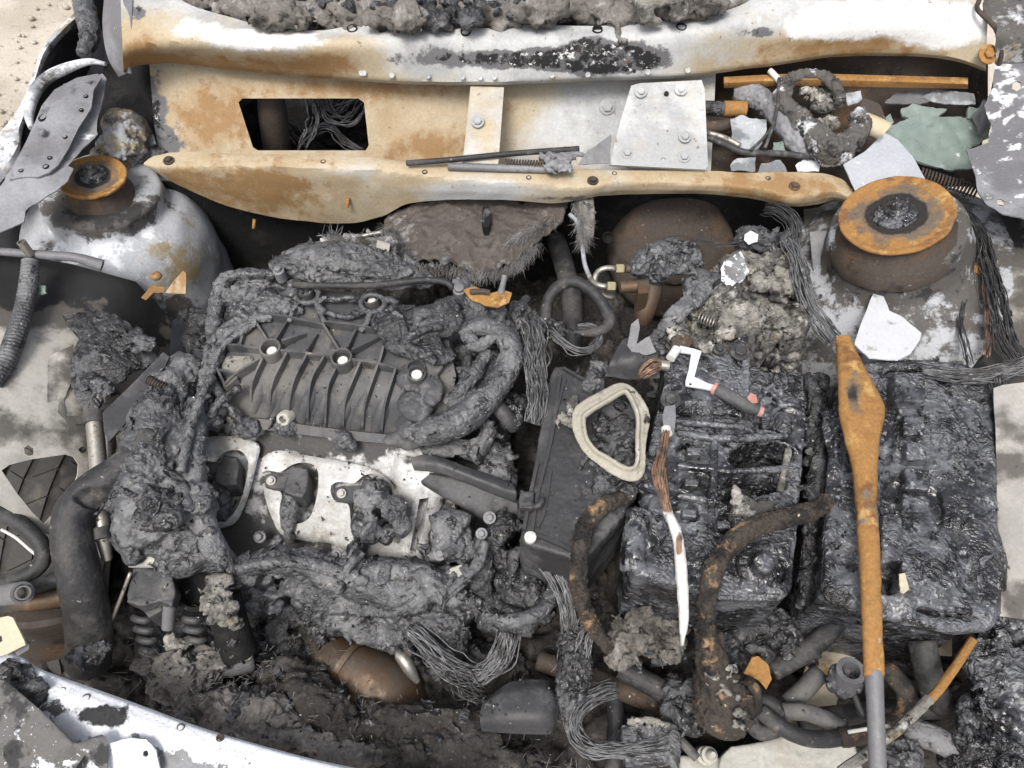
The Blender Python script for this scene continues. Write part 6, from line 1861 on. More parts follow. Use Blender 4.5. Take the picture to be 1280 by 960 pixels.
# dark funnel left of the fuse box
fn = thing('broken_duct', 'torn black plastic duct stub beside the cable clamp', 'duct', tuple(P(790, 450, .84)))
v, f = loft([[(756, 470, .865), (790, 474, .868), (825, 472, .87)], [(764, 450, .882), (790, 448, .89), (822, 446, .888)], [(778, 425, .885), (792, 422, .89), (824, 436, .885)]], 26, 16)
v[:, 2] += .002 * fbm(v / .015, 2, 4)
v, f = thicken(v, f, .004)
autosmooth(mesh_obj('shell', v, f, M['plate'], fn))
panel('torn_strip', rough_edge([(784, 432), (790, 405), (798, 398), (800, 408), (796, 430), (812, 420), (820, 440), (808, 444), (790, 440)], 4, 1.5, 6), zl((784, 432, .894), (798, 398, .91), (820, 440, .896)), M['gunmetal'], fn, (), 4, .002, .003, 16, 5)
o = char('grey_clod', [lump(742, 472, .878, (12, 14)), lump(738, 480, .876, (10, 10)), lump(748, 456, .872, (12, 12))], M['char_grey'], None, .0022, .003, .003, .0014, 125, smooth=1)
tag(o, 'small frosted grey clod at the top corner of the gasket ring', 'clod')
# ------------------------------------------------------------------ felt blanket hanging from the cowl flange
def hairs(path, n, length, seed, dirv, r=.00045, spread=.6, jit=.004):
    rg = np.random.default_rng(seed)
    c = cr(WS(path), 60)
    ms = []
    for k in range(n):
        a = c[rg.integers(0, 60)] + rg.normal(0, jit, 3)
        d = np.array(dirv) + rg.normal(0, spread, 3)
        d /= np.linalg.norm(d)
        L = length * rg.uniform(.4, 1.3)
        b = rg.normal(0, .35, 3)
        pts = [a, a + d * L * .5 + b * L * .12, a + d * L + b * L * .4]
        ms.append(tube(pts, [r, r * .8, r * .3], 3, 4, raw=True))
    return merge(*ms)
bl = thing('heat_blanket', 'brown felt heat blanket with singed grey fringe hanging below the cowl flange', 'blanket', tuple(P(610, 300, .78)))
v, f = loft([[(486, 268, .80), (540, 252, .83), (600, 250, .835), (660, 252, .835), (712, 246, .84)], [(480, 282, .815), (545, 275, .84), (610, 276, .845), (660, 275, .845), (705, 270, .845)],
             [(482, 310, .82), (545, 300, .842), (605, 302, .85), (655, 300, .848), (690, 290, .845)], [(494, 334, .82), (545, 330, .835), (600, 340, .838), (640, 330, .838), (668, 306, .838)]], 90, 46)
v = v + np.stack([.002 * fbm(v / .02, 2, 1), .004 * fbm(v / .03, 3, 2), .010 * fbm(v / .035, 3, 3) + .004 * ridged(v / .02, 2, 4)], 1)
p = proj(v)
rag = ramp(p[:, 1], 300, 340)
v[:, 1] += rag * (.006 * fbm(v / .006, 2, 7) + .022 * fbm(v / .03, 2, 17))
v[:, 2] += rag * .004 * fbm(v / .006, 2, 8)
tone = np.stack([0 * rag, 0 * rag, .3 * ramp(p[:, 1], 315, 338) + .5 * spot(p, 500, 300, 24, 40) + .2 * spot(p, 690, 280, 24, 30)], 1)
v, f = thicken(v, f, .005)
mesh_obj('felt', v, f, M['foil'], bl, attr={"tone": np.vstack([tone, tone])})
s = prism([(603, 258), (612, 258), (613, 276), (611, 284), (604, 284), (602, 276)], .866, .85)
mesh_obj('slot', s[0], s[1], M['soot'], bl, False)
for k, (pth, n, L, dv) in enumerate([([(488, 300, .825), (520, 332, .83), (560, 334, .84), (600, 342, .842), (640, 332, .842), (672, 306, .842)], 900, .022, (0, -.9, -.1)),
                                ([(486, 285, .83), (500, 305, .832), (515, 325, .832)], 700, .030, (-.1, -.8, .3)), ([(640, 300, .855), (662, 290, .855), (690, 275, .85)], 300, .025, (-.3, -.8, .1)),
                                ([(722, 250, .862), (728, 275, .86), (730, 300, .855)], 500, .030, (0, -.8, -.2))]):
    s = hairs(pth, int(n * 1.6), L * .7, 50 + k, dv, .00032, .28)
    o = mesh_obj('fringe', s[0], s[1], M['fluff'], bl)
    o['kind'] = 'stuff'
v, f = loft([[(722, 246, .87), (732, 244, .872), (742, 246, .87)], [(722, 275, .86), (733, 275, .866), (744, 275, .86)], [(724, 298, .852), (734, 300, .856), (742, 298, .85)]], 16, 20)
v[:, 2] += .003 * fbm(v / .012, 3, 4)
v, f = thicken(v, f, .004)
mesh_obj('felt_strip', v, f, M['wool'], bl)
# pale wool tuft with a metal stub, left of the blanket
wt = thing('wool_tuft', 'torn off-white insulation tuft around a pipe stub left of the heat blanket', 'insulation', tuple(P(450, 300, .82)))
char('tuft', [lump(420, 300, .868, (22, 12)), lump(440, 298, .872, (16, 10)), lump(470, 312, .87, (26, 12)), lump(410, 310, .862, (16, 10))] + clutter([(400, 292), (490, 296), (495, 318), (410, 318)], .868, 18, 5, 9, 81), M['fluff'], wt, .0024, .005, .004, .0018, 131, smooth=1)
s = tube([(448, 296, .876), (462, 293, .88), (478, 290, .884)], .003, 8)
mesh_obj('pin', s[0], s[1], M['steel'], wt)
s = pipe([P(486, 312, .874), P(478, 310, .877), P(470, 308, .88)], .010, .002, 16, raw=True)
autosmooth(mesh_obj('pipe_stub', s[0], s[1], M['cast'], wt), 40)
s = hairs([(410, 296, .872), (450, 304, .874), (490, 306, .872)], 400, .018, 61, (0, -.5, .4), .0005, .6)
o = mesh_obj('fringe', s[0], s[1], M['fluff'], wt)
o['kind'] = 'stuff'
# rusty lever and thin black line over the engine rear
lv = thing('throttle_lever', 'rusty throttle lever with upright pin above the engine rear corner', 'lever', tuple(P(615, 368, .88)))
panel('blade', rough_edge([(578, 362), (592, 358), (615, 366), (628, 362), (640, 366), (636, 378), (622, 384), (606, 382), (590, 375)], 4, 1, 3), zl((578, 362, .905), (640, 366, .908), (610, 382, .902)), M['rust'], lv, (), 4, .003, .001, 10, 2)
s = tube([(626, 366, .906), (629, 354, .917), (631, 344, .924)], [.005, .004, .0045], 12)
autosmooth(mesh_obj('pin', s[0], s[1], M['gunmetal'], lv))
s = tube([(588, 365, .907), (602, 364, .91), (612, 366, .908)], .004, 10)
autosmooth(mesh_obj('pivot', s[0], s[1], M['rust_dark'], lv))
s = lathe(P(574, 362, .903), (0, -.1, 1), [(.009, -.02), (.009, 0), (.007, .001), (.007, .006), (.005, .007)], 18)
autosmooth(mesh_obj('union', s[0], s[1], M['gunmetal'], lv), 40)
o = tube([(366, 356, .902), (410, 357, .905), (460, 357, .907), (500, 353, .908), (535, 350, .908), (560, 354, .905), (566, 362, .90)], .0048, 10)
tag(mesh_obj('fuel_line', o[0], o[1], M['rubber'], None), 'thin straight black fuel line lying across the rear of the engine', 'pipe')

# ------------------------------------------------------------------ left bay
t = thing('inner_wing_line', 'thin scorched pipe with upturned metal union across the left strut tower', 'pipe', tuple(P(60, 320, .9)))
s = tube([(-30, 312, .90), (20, 316, .90), (60, 319, .897), (95, 322, .89), (128, 332, .875)], [.006, .006, .0065, .007, .009], 12)
autosmooth(mesh_obj('pipe', s[0], s[1], M['gunmetal'], t))
s = pipe([P(38, 318, .903), P(32, 310, .915), P(26, 302, .926)], .0062, .0018, 16, raw=True)
autosmooth(mesh_obj('union', s[0], s[1], M['steel'], t), 40)
o = tube([(38, 326, .895), (36, 352, .885), (30, 385, .875), (20, 420, .87), (8, 450, .868), (-10, 480, .868)], [.011, .012, .012, .013, .013, .012], 14, 140, ridge=(.0055, .07))
tag(mesh_obj('corrugated_hose', o[0], o[1], M['char_grey'], None), 'sooty corrugated hose running down the left inner wing', 'hose')
cs = thing('crumpled_liner', 'crumpled black burnt liner stuck to the pale left inner wing', 'liner', tuple(P(140, 450, .76)))
ol = rough_edge([(78, 396), (110, 390), (140, 393), (160, 405), (200, 436), (195, 452), (170, 465), (150, 480), (130, 500), (118, 520), (104, 520), (92, 485), (88, 462), (98, 425)], 5, 4, 4)
v, f, p2 = panel_geo(ol, zl((78, 396, .84), (160, 400, .83), (200, 440, .81), (120, 450, .85), (110, 515, .82), (90, 470, .83)), (), 2.6, .004)
N = vnormals(v, f)
q = np.stack([(v[:, 0] + v[:, 1] * .4) / .018, (v[:, 1] - v[:, 0] * .4) / .007, v[:, 2] / .02], 1)
v = v + np.array([0, 0, 1]) * (.006 * ridged(q, 3, 3) + .008 * fbm(v / .03, 2, 4))[:, None]
autosmooth(mesh_obj('sheet', v, f, M['char'], cs), 80)
for k, (sc_, pts) in enumerate([(1, [(135, 403), (165, 408), (192, 434), (165, 440), (140, 425)]), (2, [(98, 465), (130, 470), (140, 490), (112, 500)])]):
    char('crumple', clutter(pts, .845, 22, 4, 9, 91 + k, .7), M['char'], cs, .0022, .003, .004, .0018, 133 + k, smooth=1)
pn = panel('wing_seam_flap', rough_edge([(60, 446), (92, 430), (92, 470), (80, 500), (82, 520), (112, 518), (112, 528), (66, 535), (58, 530)], 5, 1.5, 3), zl((60, 446, .846), (92, 430, .838), (112, 525, .80), (60, 532, .828)), M['beige'], car, (), 5, .002, .002, 20, 2, paint=lambda p: np.tile([.1, .35, 0], (len(p), 1)))
am = thing('amber_clip', 'broken amber plastic clip stuck on the left strut tower', 'clip', tuple(P(210, 352, .83)))
panel('wing', rough_edge([(206, 366), (216, 352), (229, 338), (233, 342), (232, 367), (220, 367)], 4, 1, 2), zl((206, 366, .842), (231, 338, .868), (232, 367, .845)), M['amber'], am, (), 4, .002)
panel('leg', rough_edge([(176, 372), (190, 356), (206, 360), (204, 366), (192, 366), (182, 375)], 4, 1, 3), zl((176, 372, .838), (190, 356, .855), (206, 364, .845)), M['amber'], am, (), 4, .002)
s = ball(P(195, 345, .85), (.009, .008, .006))
mesh_obj('knob', s[0], s[1], M['amber'], am)
o = tube([(250, 355, .80), (262, 362, .79), (250, 390, .77), (230, 405, .765), (205, 408, .77)], .003, 8)
o = tube([(118, 528, .83), (122, 570, .82), (126, 620, .81), (128, 660, .80), (134, 700, .775)], [.011, .011, .011, .0105, .006], 16)
sp_ = thing('steel_pipe', 'bright steel coolant pipe with black bracket beside the big rubber hose', 'pipe', tuple(P(125, 610, .79)))
autosmooth(mesh_obj('pipe', o[0], o[1], M['steel'], sp_))
s = tube([(117, 516, .833), (118, 530, .83)], .0135, 16)
autosmooth(mesh_obj('collar', s[0], s[1], M['rubber'], sp_), 40)
s = tube([(126, 660, .805), (128, 674, .80)], .0125, 16)
br = autosmooth(mesh_obj('clamp', s[0], s[1], M['rubber'], sp_), 40)
s = block([(136, 664), (150, 664), (150, 676), (136, 676)], .80, .785)
mesh_obj('clamp_ear', s[0], s[1], M['rubber'], br, False)
o = tube([(134, 530, .80), (138, 560, .79), (134, 600, .78)], .008, 12)
autosmooth(mesh_obj('pipe', o[0], o[1], M['steel'], sp_))
st = panel('black_strap', [(128, 516), (165, 480), (204, 440), (212, 446), (200, 470), (165, 520), (136, 552), (130, 540)], zl((128, 516, .842), (208, 442, .86), (136, 552, .838)), M['plate'], None, (), 6, .003, .003, 30, 4)
tag(st, 'flat black plastic strap slanting from the manifold corner to the steel pipe', 'strap')
o = tube([(185, 474, .868), (196, 480, .866), (208, 485, .862)], .0055, 10, 60, ridge=(.0035, .25))
tag(mesh_obj('hose_clip', o[0], o[1], M['rust_dark'], None), 'short ribbed brown hose clip lying near the black strap', 'hose clip')
# big radiator hose
rh = thing('radiator_hose', 'big smooth black radiator hose bending down beside the tyre opening', 'hose', tuple(P(100, 740, .7)))
g = [tube([(196, 545, .845), (170, 572, .845), (140, 596, .84), (110, 618, .835), (92, 645, .825), (93, 690, .805), (104, 740, .77), (112, 790, .72), (110, 830, .67)], [.022, .022, .022, .023, .024, .025, .027, .028, .028], 20, 60)]
char('hose', g, M['rubber'], rh, .0028, .002, .0005, .0003, 141, twist=.8, dents=[(120, 622, 26, 14, .012)])
char('burnt_end', clutter([(120, 600), (160, 590), (175, 620), (150, 640), (128, 630)], .835, 24, 4, 9, 93), M['char'], rh, .0024, .004, .004, .0018, 143, smooth=1)
char('burnt_end', clutter([(85, 785), (125, 780), (128, 825), (85, 828)], .735, 34, 5, 10, 94), M['char'], rh, .0024, .004, .004, .0018, 143, smooth=1)
char('branch', [tube([(150, 610, .83), (170, 590, .835), (186, 562, .84)], [.016, .018, .016], 14)], M['rubber'], rh, .0026, .002, .001, .0005, 144)
o = tube([(-25, 625, .80), (0, 640, .80), (28, 656, .79), (50, 678, .78), (54, 698, .77), (42, 714, .765), (20, 724, .765), (-20, 735, .765)], .0105, 14)
tag(mesh_obj('bent_hose', o[0], o[1], M['rubber'], None), 'sooty bent hose curving below the tyre opening', 'hose')
o = tube([(35, 738, .755), (60, 728, .76), (80, 722, .76)], .0105, 14)
tag(mesh_obj('short_hose', o[0], o[1], M['rubber'], None), 'short black hose running behind the hollow pipe end', 'hose')
o = tube([(2, 662, .765), (20, 672, .765), (35, 685, .76), (46, 694, .755)], .0022, 8)
tag(mesh_obj('bright_wire', o[0], o[1], M['washer'], None), 'thin bright wire lying under the sooty bent hose', 'wire')
pe = thing('pipe_end', 'hollow grey pipe end pointing up at the left edge', 'pipe', tuple(P(20, 742, .76)))
s = pipe([P(-30, 748, .75), P(0, 744, .765), P(18, 742, .785), P(28, 741, .80)], .0135, .0035, 22, raw=True)
autosmooth(mesh_obj('pipe', s[0], s[1], M['gunmetal'], pe), 50)
s = pipe([P(22, 741.5, .79), P(29, 741, .804)], .0088, .0018, 18, n=4, raw=True)
autosmooth(mesh_obj('inner_tube', s[0], s[1], M['steel'], pe), 50)
o = tube([(20, 752, .745), (50, 750, .745), (92, 744, .74)], .013, 14)
tag(mesh_obj('rusty_tube', o[0], o[1], M['bronze'], None), 'tan scorched tube below the hollow pipe end', 'pipe')
v, f = loft([[(-40, 765, .735), (30, 765, .735), (90, 758, .73)], [(-40, 785, .738), (30, 785, .738), (90, 775, .735)], [(-40, 800, .70), (30, 800, .70), (90, 790, .70)], [(-40, 830, .58), (30, 840, .58), (90, 830, .58)]], 40, 24)
v[:, 2] += .004 * fbm(v / .03, 2, 3)
v, f = thicken(v, f, .003)
autosmooth(mesh_obj('front_rail', v, f, M['rust_dark'], car))
lb = thing('latch_bracket', 'small cream bonnet latch bracket on the flaking front cross member', 'bracket', tuple(P(10, 810, .81)))
panel('plate', [(-30, 778), (10, 770), (16, 772), (30, 800), (32, 806), (8, 818), (-30, 830)], zl((-30, 778, .845), (16, 772, .85), (32, 806, .842), (-30, 830, .835)), M['cream'], lb, [[(-4, 794), (2, 795), (3, 801), (-1, 804), (-5, 802)]], 4, .003)
panel('lip', [(32, 800), (37, 806), (36, 812), (22, 820), (18, 814), (31, 807)], zl((32, 800, .838), (36, 812, .828), (20, 818, .826)), M['gunmetal'], lb, (), 4, .003)
o = char('tar_patch', [lump(20, 850, .815, (30, 22), .3), lump(40, 865, .815, (18, 16), .3), lump(5, 840, .815, (20, 16), .3)] + clutter([(0, 832), (45, 845), (55, 870), (20, 880)], .817, 24, 4, 9, 97, .5), M['char'], None, .0022, .002, .003, .0018, 145, smooth=1)
tag(o, 'crusty black tar patch on the front cross member below the latch bracket', 'tar')
o = tube([(128, 800, .70), (146, 760, .74), (163, 716, .775)], .0025, 8)
tag(mesh_obj('dipstick', o[0], o[1], M['steel'], None), 'thin straight metal rod leaning beside the alternator', 'rod')
# tyre behind the opening
ty = thing('tyre', 'treaded tyre seen through the opening in the left inner wing', 'tyre', (-.72, -.02, .30))
tc0 = np.array(P(20, 640, .55)) + np.array([-.02, 0, -.16])
prof = []
seg = 90
Rt, Wt = .31, .11
cA = np.array([P(50, 610, .70)[0], P(50, 610, .70)[1], .70 - Rt])
a = np.linspace(0, 2 * math.pi, seg, endpoint=False)
ws = np.linspace(-Wt, Wt, 41)
V = []
for w_ in ws:
    sh = 1 - .10 * (abs(w_) / Wt) ** 4
    groove = .008 if min(abs(w_ - g_) for g_ in (-.062, -.022, .022, .062)) < .005 else 0
    for k, t_ in enumerate(a):
        V.append(cA + np.array([w_, math.cos(t_) * (Rt * sh - groove), math.sin(t_) * (Rt * sh - groove)]))
V = np.array(V)
F = grid_faces(seg, 41, True)
mesh_obj('carcass', V, [tuple(reversed(q)) for q in F], M['tyre'], ty)
for rowi, (w0, w1) in enumerate([(-.105, -.068), (-.056, -.028), (-.016, .016), (.028, .056), (.068, .105)]):
    for k in range(26):
        a0 = math.radians(40 + k * 8.4 + rowi * 2.7)
        if a0 > math.radians(150):
            continue
        a1 = a0 + math.radians(8.0)
        sk = math.radians(3.0) * (1 if rowi % 2 else -1)
        c8 = []
        for rr in (Rt - .006, Rt + .0035):
            for (w_, aa) in ((w0, a0), (w1, a0 + sk), (w1, a1 + sk), (w0, a1)):
                sh = 1 - .10 * (abs(w_) / Wt) ** 4
                c8.append(cA + np.array([w_, math.cos(aa) * rr * sh, math.sin(aa) * rr * sh]))
        s = box8(c8)
        mesh_obj('tread_block', s[0], s[1], M['tyre'], ty, False)

# ------------------------------------------------------------------ alternator
al = thing('alternator', 'sooty alternator with cast bracket below the melted timing cover', 'alternator', tuple(P(210, 780, .6)))
v, f = prism([(166, 710), (178, 706), (205, 716), (213, 712), (220, 740), (214, 758), (200, 752), (176, 758), (158, 752)], .765, .745)
char('bracket', [(v, f)], M['manifold'], al, .002, .002, .0012, .0008, 146, smooth=3, twist=.6)
v, f = prism([(176, 758), (200, 752), (204, 762), (186, 772)], .745, .70)
char('bracket_foot', [(v, f)], M['manifold'], al, .002, .0015, .001, .0006, 148, smooth=2, twist=.6)
s = tube([(165, 700, .77), (185, 700, .775), (205, 700, .775)], .010, 12)
autosmooth(mesh_obj('pivot', s[0], s[1], M['cast'], al))
s = tube([(212, 755, .745), (210, 785, .72)], .008, 12)
autosmooth(mesh_obj('bolt', s[0], s[1], M['gunmetal'], al))
c = P(215, 790, .66)
s = lathe(c + np.array([0, 0, -.06]), (.15, .35, 1), [(.062, -.06), (.068, -.02), (.066, .02), (.058, .045), (.04, .05), (.015, .05)], 40)
autosmooth(mesh_obj('housing', s[0], s[1], M['char'], al))
for k in range(7):
    x, y = 168 + (k % 2) * 62 + (k // 2) * 3, 772 + (k // 2) * 13
    s = tube([(x - 2, y, .71 - .012 * (k // 2)), (x + 10, y + 4, .712 - .012 * (k // 2)), (x + 22, y + 1, .708 - .012 * (k // 2))], .005, 8)
    mesh_obj('fin', s[0], s[1], M['manifold'], al)
char('frosted_crust', clutter([(206, 792), (236, 796), (240, 812), (212, 810)], .685, 16, 4, 8, 99), M['ash'], al, .0024, .003, .004, .002, 147, smooth=1)
v, f = lathe(P(245, 735, .74), (.1, -.4, .9), [(.032, -.03), (.030, .0), (.024, .002), (.023, -.02)], 30)
autosmooth(mesh_obj('pulley', v, f, M['soot'], al), 40)
nk = thing('filler_neck', 'dark pipe with yellow white ash clump at its mouth beside the alternator', 'pipe', tuple(P(295, 790, .6)))
s = pipe([P(278, 745, .745), P(286, 775, .725), P(294, 800, .705), P(301, 818, .69)], .023, .002, 26, raw=True)
autosmooth(mesh_obj('pipe', s[0], s[1], M['soot'], nk), 50)
c1_ = closed(WS([(301 + 14 * math.cos(t), 818 + 8.5 * math.sin(t), .695) for t in np.linspace(0, 6.28, 14)[:-1]]), 40)
s = ringtube(c1_, .0018, 1.0, 8)
mesh_obj('rim', s[0], s[1], M['steel'], nk)
char('ash_clump', [lump(272, 725, .79, (14, 10)), lump(268, 745, .78, (18, 16)), lump(280, 765, .765, (16, 14)), lump(290, 778, .752, (10, 8)), lump(262, 755, .765, (10, 12))] + clutter([(258, 722), (290, 722), (295, 775), (262, 770)], .782, 36, 3, 7, 101), M['ash'], nk, .002, .004, .004, .002, 149, smooth=1)
o = tube([(268, 838, .655), (290, 834, .655), (318, 828, .65)], .012, 14)
tag(mesh_obj('stub_pipe', o[0], o[1], M['gunmetal'], None), 'short sooty metal stub pipe below the rimmed filler neck', 'pipe')
# ------------------------------------------------------------------ front: exhaust converter
cv = thing('catalytic_converter', 'bronze heat tinted exhaust converter half buried in wool at the front', 'exhaust', tuple(P(460, 850, .5)))
s = tube([(395, 800, .62), (415, 822, .625), (432, 838, .63), (452, 848, .63), (490, 870, .615), (520, 890, .58)], [.018, .034, .039, .043, .045, .03], 30)
autosmooth(mesh_obj('shell', s[0], s[1], M['bronze'], cv))
s = tube([(432, 834, .632), (438, 838, .632)], .0425, 30, n=3)
autosmooth(mesh_obj('seam', s[0], s[1], M['bronze'], cv), 40)
o = panel('shield_edge', rough_edge([(408, 842), (420, 846), (438, 868), (452, 884), (470, 890), (440, 892), (420, 882)], 5, 2, 3), zl((408, 842, .655), (470, 890, .64), (420, 882, .64)), M['cream'], cv, (), 5, .002, .002, 16, 3)
ps = thing('spark_plug', 'brown spark plug with white tip lying beside the exhaust converter', 'spark plug', tuple(P(510, 832, .66)))
s = tube([(497, 818, .70), (505, 824, .70), (513, 838, .692), (522, 852, .68)], [.006, .009, .008, .004], 12)
autosmooth(mesh_obj('body', s[0], s[1], M['steel'], ps))
s = tube([(508, 812, .703), (516, 818, .703)], .005, 10)
autosmooth(mesh_obj('tip', s[0], s[1], M['rust_dark'], ps))
# ------------------------------------------------------------------ wool heaps
zw = tps([(180, 830, .665), (300, 870, .685), (420, 900, .675), (230, 900, .68), (450, 950, .695), (560, 900, .69), (640, 950, .70), (350, 830, .65)])
def heap(label, lumps, poly, n, seed, mat='wool', group='scorched wool heaps', fur=200):
    t = thing('insulation_heap', label, 'insulation', tuple(W((lumps[0][0], lumps[0][1], .55))), group)
    char('wool', [lump(l[0], l[1], l[2] + .03, l[3]) for l in lumps] + clutter(poly, zw, n, 7, 17, seed, .7), M[mat], t, .0032, .008, .006, .002, seed, smooth=1, stretch=(1.3, 1, .8))
    q = [(x, y, float(zw(x, y)[0]) + .012) for x, y in poly]
    s = hairs(q + [q[0]], fur, .016, seed, (0, -.5, .5), .0006, .9, .018)
    o = mesh_obj('fibres', s[0], s[1], M['fluff' if fur > 250 else 'wool'], t)
    o['kind'] = 'stuff'
heap('grey brown wool clump draped under the alternator', [(215, 830, .67, (34, 18)), (230, 850, .66, (34, 20)), (205, 850, .655, (24, 18)), (250, 825, .66, (30, 18))], [(190, 815), (260, 815), (270, 860), (195, 862)], 16, 151)
heap('folded brown wool pad with pale tufts behind the cross member', [(270, 880, .69, (46, 22)), (300, 890, .70, (40, 22)), (250, 895, .69, (30, 18)), (330, 885, .69, (30, 22)), (345, 905, .69, (34, 18))], [(225, 865), (350, 865), (370, 900), (330, 920), (240, 905)], 30, 153, fur=500)
heap('dark wool heap sprinkled with white specks beside the exhaust converter', [(380, 860, .67, (50, 30)), (400, 890, .68, (40, 30)), (420, 920, .68, (40, 28)), (350, 840, .65, (30, 20))], [(330, 830), (410, 835), (440, 900), (440, 935), (360, 900)], 44, 155, 'debris')
heap('brown wool mat with torn layers at the front edge', [(510, 905, .68, (50, 24)), (560, 930, .69, (60, 26)), (500, 945, .69, (50, 26)), (600, 955, .69, (50, 24)), (460, 930, .67, (30, 26))], [(450, 890), (600, 890), (690, 940), (680, 985), (450, 975)], 50, 157, 'debris')
heap('low brown wool strip lying along the front cross member', [(360, 925, .70, (60, 14)), (430, 945, .70, (50, 16)), (300, 908, .70, (40, 10))], [(270, 900), (400, 915), (470, 950), (400, 950), (290, 915)], 22, 159)
for k, (ol, z) in enumerate([([(520, 895), (560, 885), (604, 890), (606, 905), (580, 918), (540, 918), (515, 910)], .715), ([(545, 925), (590, 918), (612, 912), (600, 938), (570, 950), (540, 945)], .71)]):
    o = panel('torn_sheet', rough_edge(ol, 4, 4, 3 + k), zl(*[(x, y, z + .012 * math.sin(i * 2.1)) for i, (x, y) in enumerate(ol)]), M['debris'], None, (), 4, .003, .010, 16, 3 + k)
    tag(o, ['torn grey felt layer curling beside the smooth splash guard', 'smaller torn felt layer under the curling one'][k], 'felt')
# black cap plate
bc = thing('splash_guard', 'smooth dark curved plastic splash guard lying at the front of the engine', 'splash guard', tuple(P(650, 880, .68)))
v, f = loft([[(612, 870, .72), (640, 852, .735), (680, 850, .735), (694, 858, .72)], [(603, 880, .735), (640, 866, .748), (685, 866, .748), (698, 880, .735)], [(600, 900, .735), (640, 895, .75), (685, 895, .75), (697, 900, .735)], [(602, 914, .725), (640, 917, .735), (685, 918, .735), (694, 915, .72)]], 40, 30)
p = proj(v)
v[:, 2] += .0015 * fbm(v / .03, 2, 5)
v, f = thicken(v, f, .006)
autosmooth(mesh_obj('shell', v, f, M['plate'], bc))
char('torn_edge', clutter([(600, 870), (616, 866), (620, 888), (606, 892)], .742, 10, 3, 6, 103), M['plate'], bc, .002, .002, .002, .001, 161, smooth=1)
# wires below the engine front
for i, (pth, n, sp, r, mt, lab, tp_) in enumerate([
    ([(512, 786, .735), (530, 802, .735), (552, 822, .728), (575, 836, .722), (600, 842, .72)], 46, .011, .0012, 'wire', 'silvery bare wire bundle sagging from the melted engine front', [.8, 1, 1.1, 1, .8]),
    ([(638, 790, .745), (632, 812, .735), (620, 832, .728), (600, 846, .72), (588, 852, .715)], 46, .011, .0012, 'wire', 'second silvery wire bundle meeting the sagging one in a loop', [1, 1.1, 1.1, 1, .8]),
    ([(662, 694, .80), (690, 715, .79), (706, 750, .78), (712, 790, .765)], 34, .010, .0013, 'wire', 'dark twisted wire bundle under the corner of the air filter box', [.7, 1, 1, 1]),
    ([(742, 770, .765), (728, 800, .76), (720, 830, .75), (714, 860, .735)], 40, .013, .0014, 'wire', 'thick ribbed wire bundle hanging left of the burnt rope hose', [.6, .9, 1.1, 1]),
    ([(770, 865, .72), (745, 872, .725), (725, 888, .728), (718, 910, .728), (730, 928, .728), (760, 938, .728), (800, 936, .728), (832, 930, .725)], 44, .010, .0011, 'wire', 'looped bare wire bundle ending in a burnt plug', [.9, 1, 1, 1, .9, .9, 1, 1.2]),
    ([(560, 838, .72), (590, 862, .71), (600, 866, .705)], 40, .016, .0012, 'wire_dark', 'matted wire knot beside the smooth splash guard', [.6, 1.2, 1])]):
    s = strands(pth, n, sp, r, 5, 71 + i, 1.0, None, tp_)
    tag(mesh_obj('wire_bundle', s[0], s[1], M[mt], None), lab, 'wires', 'bare wire bundles')
o = char('taped_loom', [tube([(716, 790, .755), (718, 830, .748), (714, 865, .735), (704, 895, .715)], [.018, .021, .019, .012], 14)], M['char'], None, .0022, .003, .004, .002, 163, smooth=1, smid=.008)
tag(o, 'knobbly black taped wiring loom beside the smooth splash guard', 'loom')
o = char('burnt_rope_hose', [tube([(790, 618, .865), (762, 628, .880), (738, 648, .880), (726, 680, .882), (722, 720, .862), (730, 760, .82), (745, 790, .79), (762, 812, .77)], [.008, .0095, .0098, .0098, .0098, .0095, .009, .008], 12)], M['brown_hose'], None, .0016, .0022, .0028, .0018, 165, smooth=1, smid=.006, sfine=.004, twist=.9)
tag(o, 'crumbling brown burnt hose curving down from the air filter box', 'hose')
# lower melted lumps and pipes, centre front
o = char('melted_mount', [lump(800, 790, .75, (34, 26)), lump(830, 800, .745, (30, 24)), lump(780, 810, .74, (20, 22)), lump(815, 770, .75, (40, 14)), tube([(790, 790, .76), (800, 770, .77), (815, 760, .775)], .008, 8)] + clutter([(770, 765), (850, 765), (860, 820), (780, 830)], .75, 22, 5, 10, 105), M['wool'], None, .0026, .005, .005, .002, 167, smooth=1)
tag(o, 'furry grey melted engine mount below the fuse box', 'mount')
o = tube([(775, 835, .70), (800, 848, .70), (825, 862, .70), (846, 876, .695)], .014, 16)
tag(mesh_obj('slate_hose', o[0], o[1], M['rubber'], None), 'smooth slate coloured hose below the furry engine mount', 'hose')
o = tube([(672, 825, .68), (710, 838, .68), (750, 850, .675), (800, 872, .67), (840, 880, .66)], .013, 14)
tag(mesh_obj('brown_pipe', o[0], o[1], M['rust_dark'], None), 'dull brown pipe running behind the hanging wire bundles', 'pipe')
o = tube([(768, 870, .66), (770, 900, .66), (768, 940, .655), (766, 975, .65)], .011, 14)
tag(mesh_obj('upright_pipe', o[0], o[1], M['rubber'], None), 'upright dark pipe standing behind the looped wire bundle', 'pipe')
pl = thing('burnt_plug', 'charred rectangular plug with pale ash rim at the end of the looped wires', 'plug', tuple(P(810, 925, .68)))
char('body', [block([(776, 905), (838, 905), (846, 950), (782, 960)], .732, .68), lump(840, 930, .735, (12, 24), .5)], M['char_grey'], pl, .0022, .003, .002, .0012, 169)
char('ash_rim', [tube([(784, 902, .737), (808, 899, .74), (826, 904, .74), (838, 908, .737)], .004, 8)] + clutter([(785, 898), (830, 898), (834, 908), (790, 908)], .74, 7, 2, 4, 107), M['ash'], pl, .0018, .001, .0015, .001, 171, smooth=1)
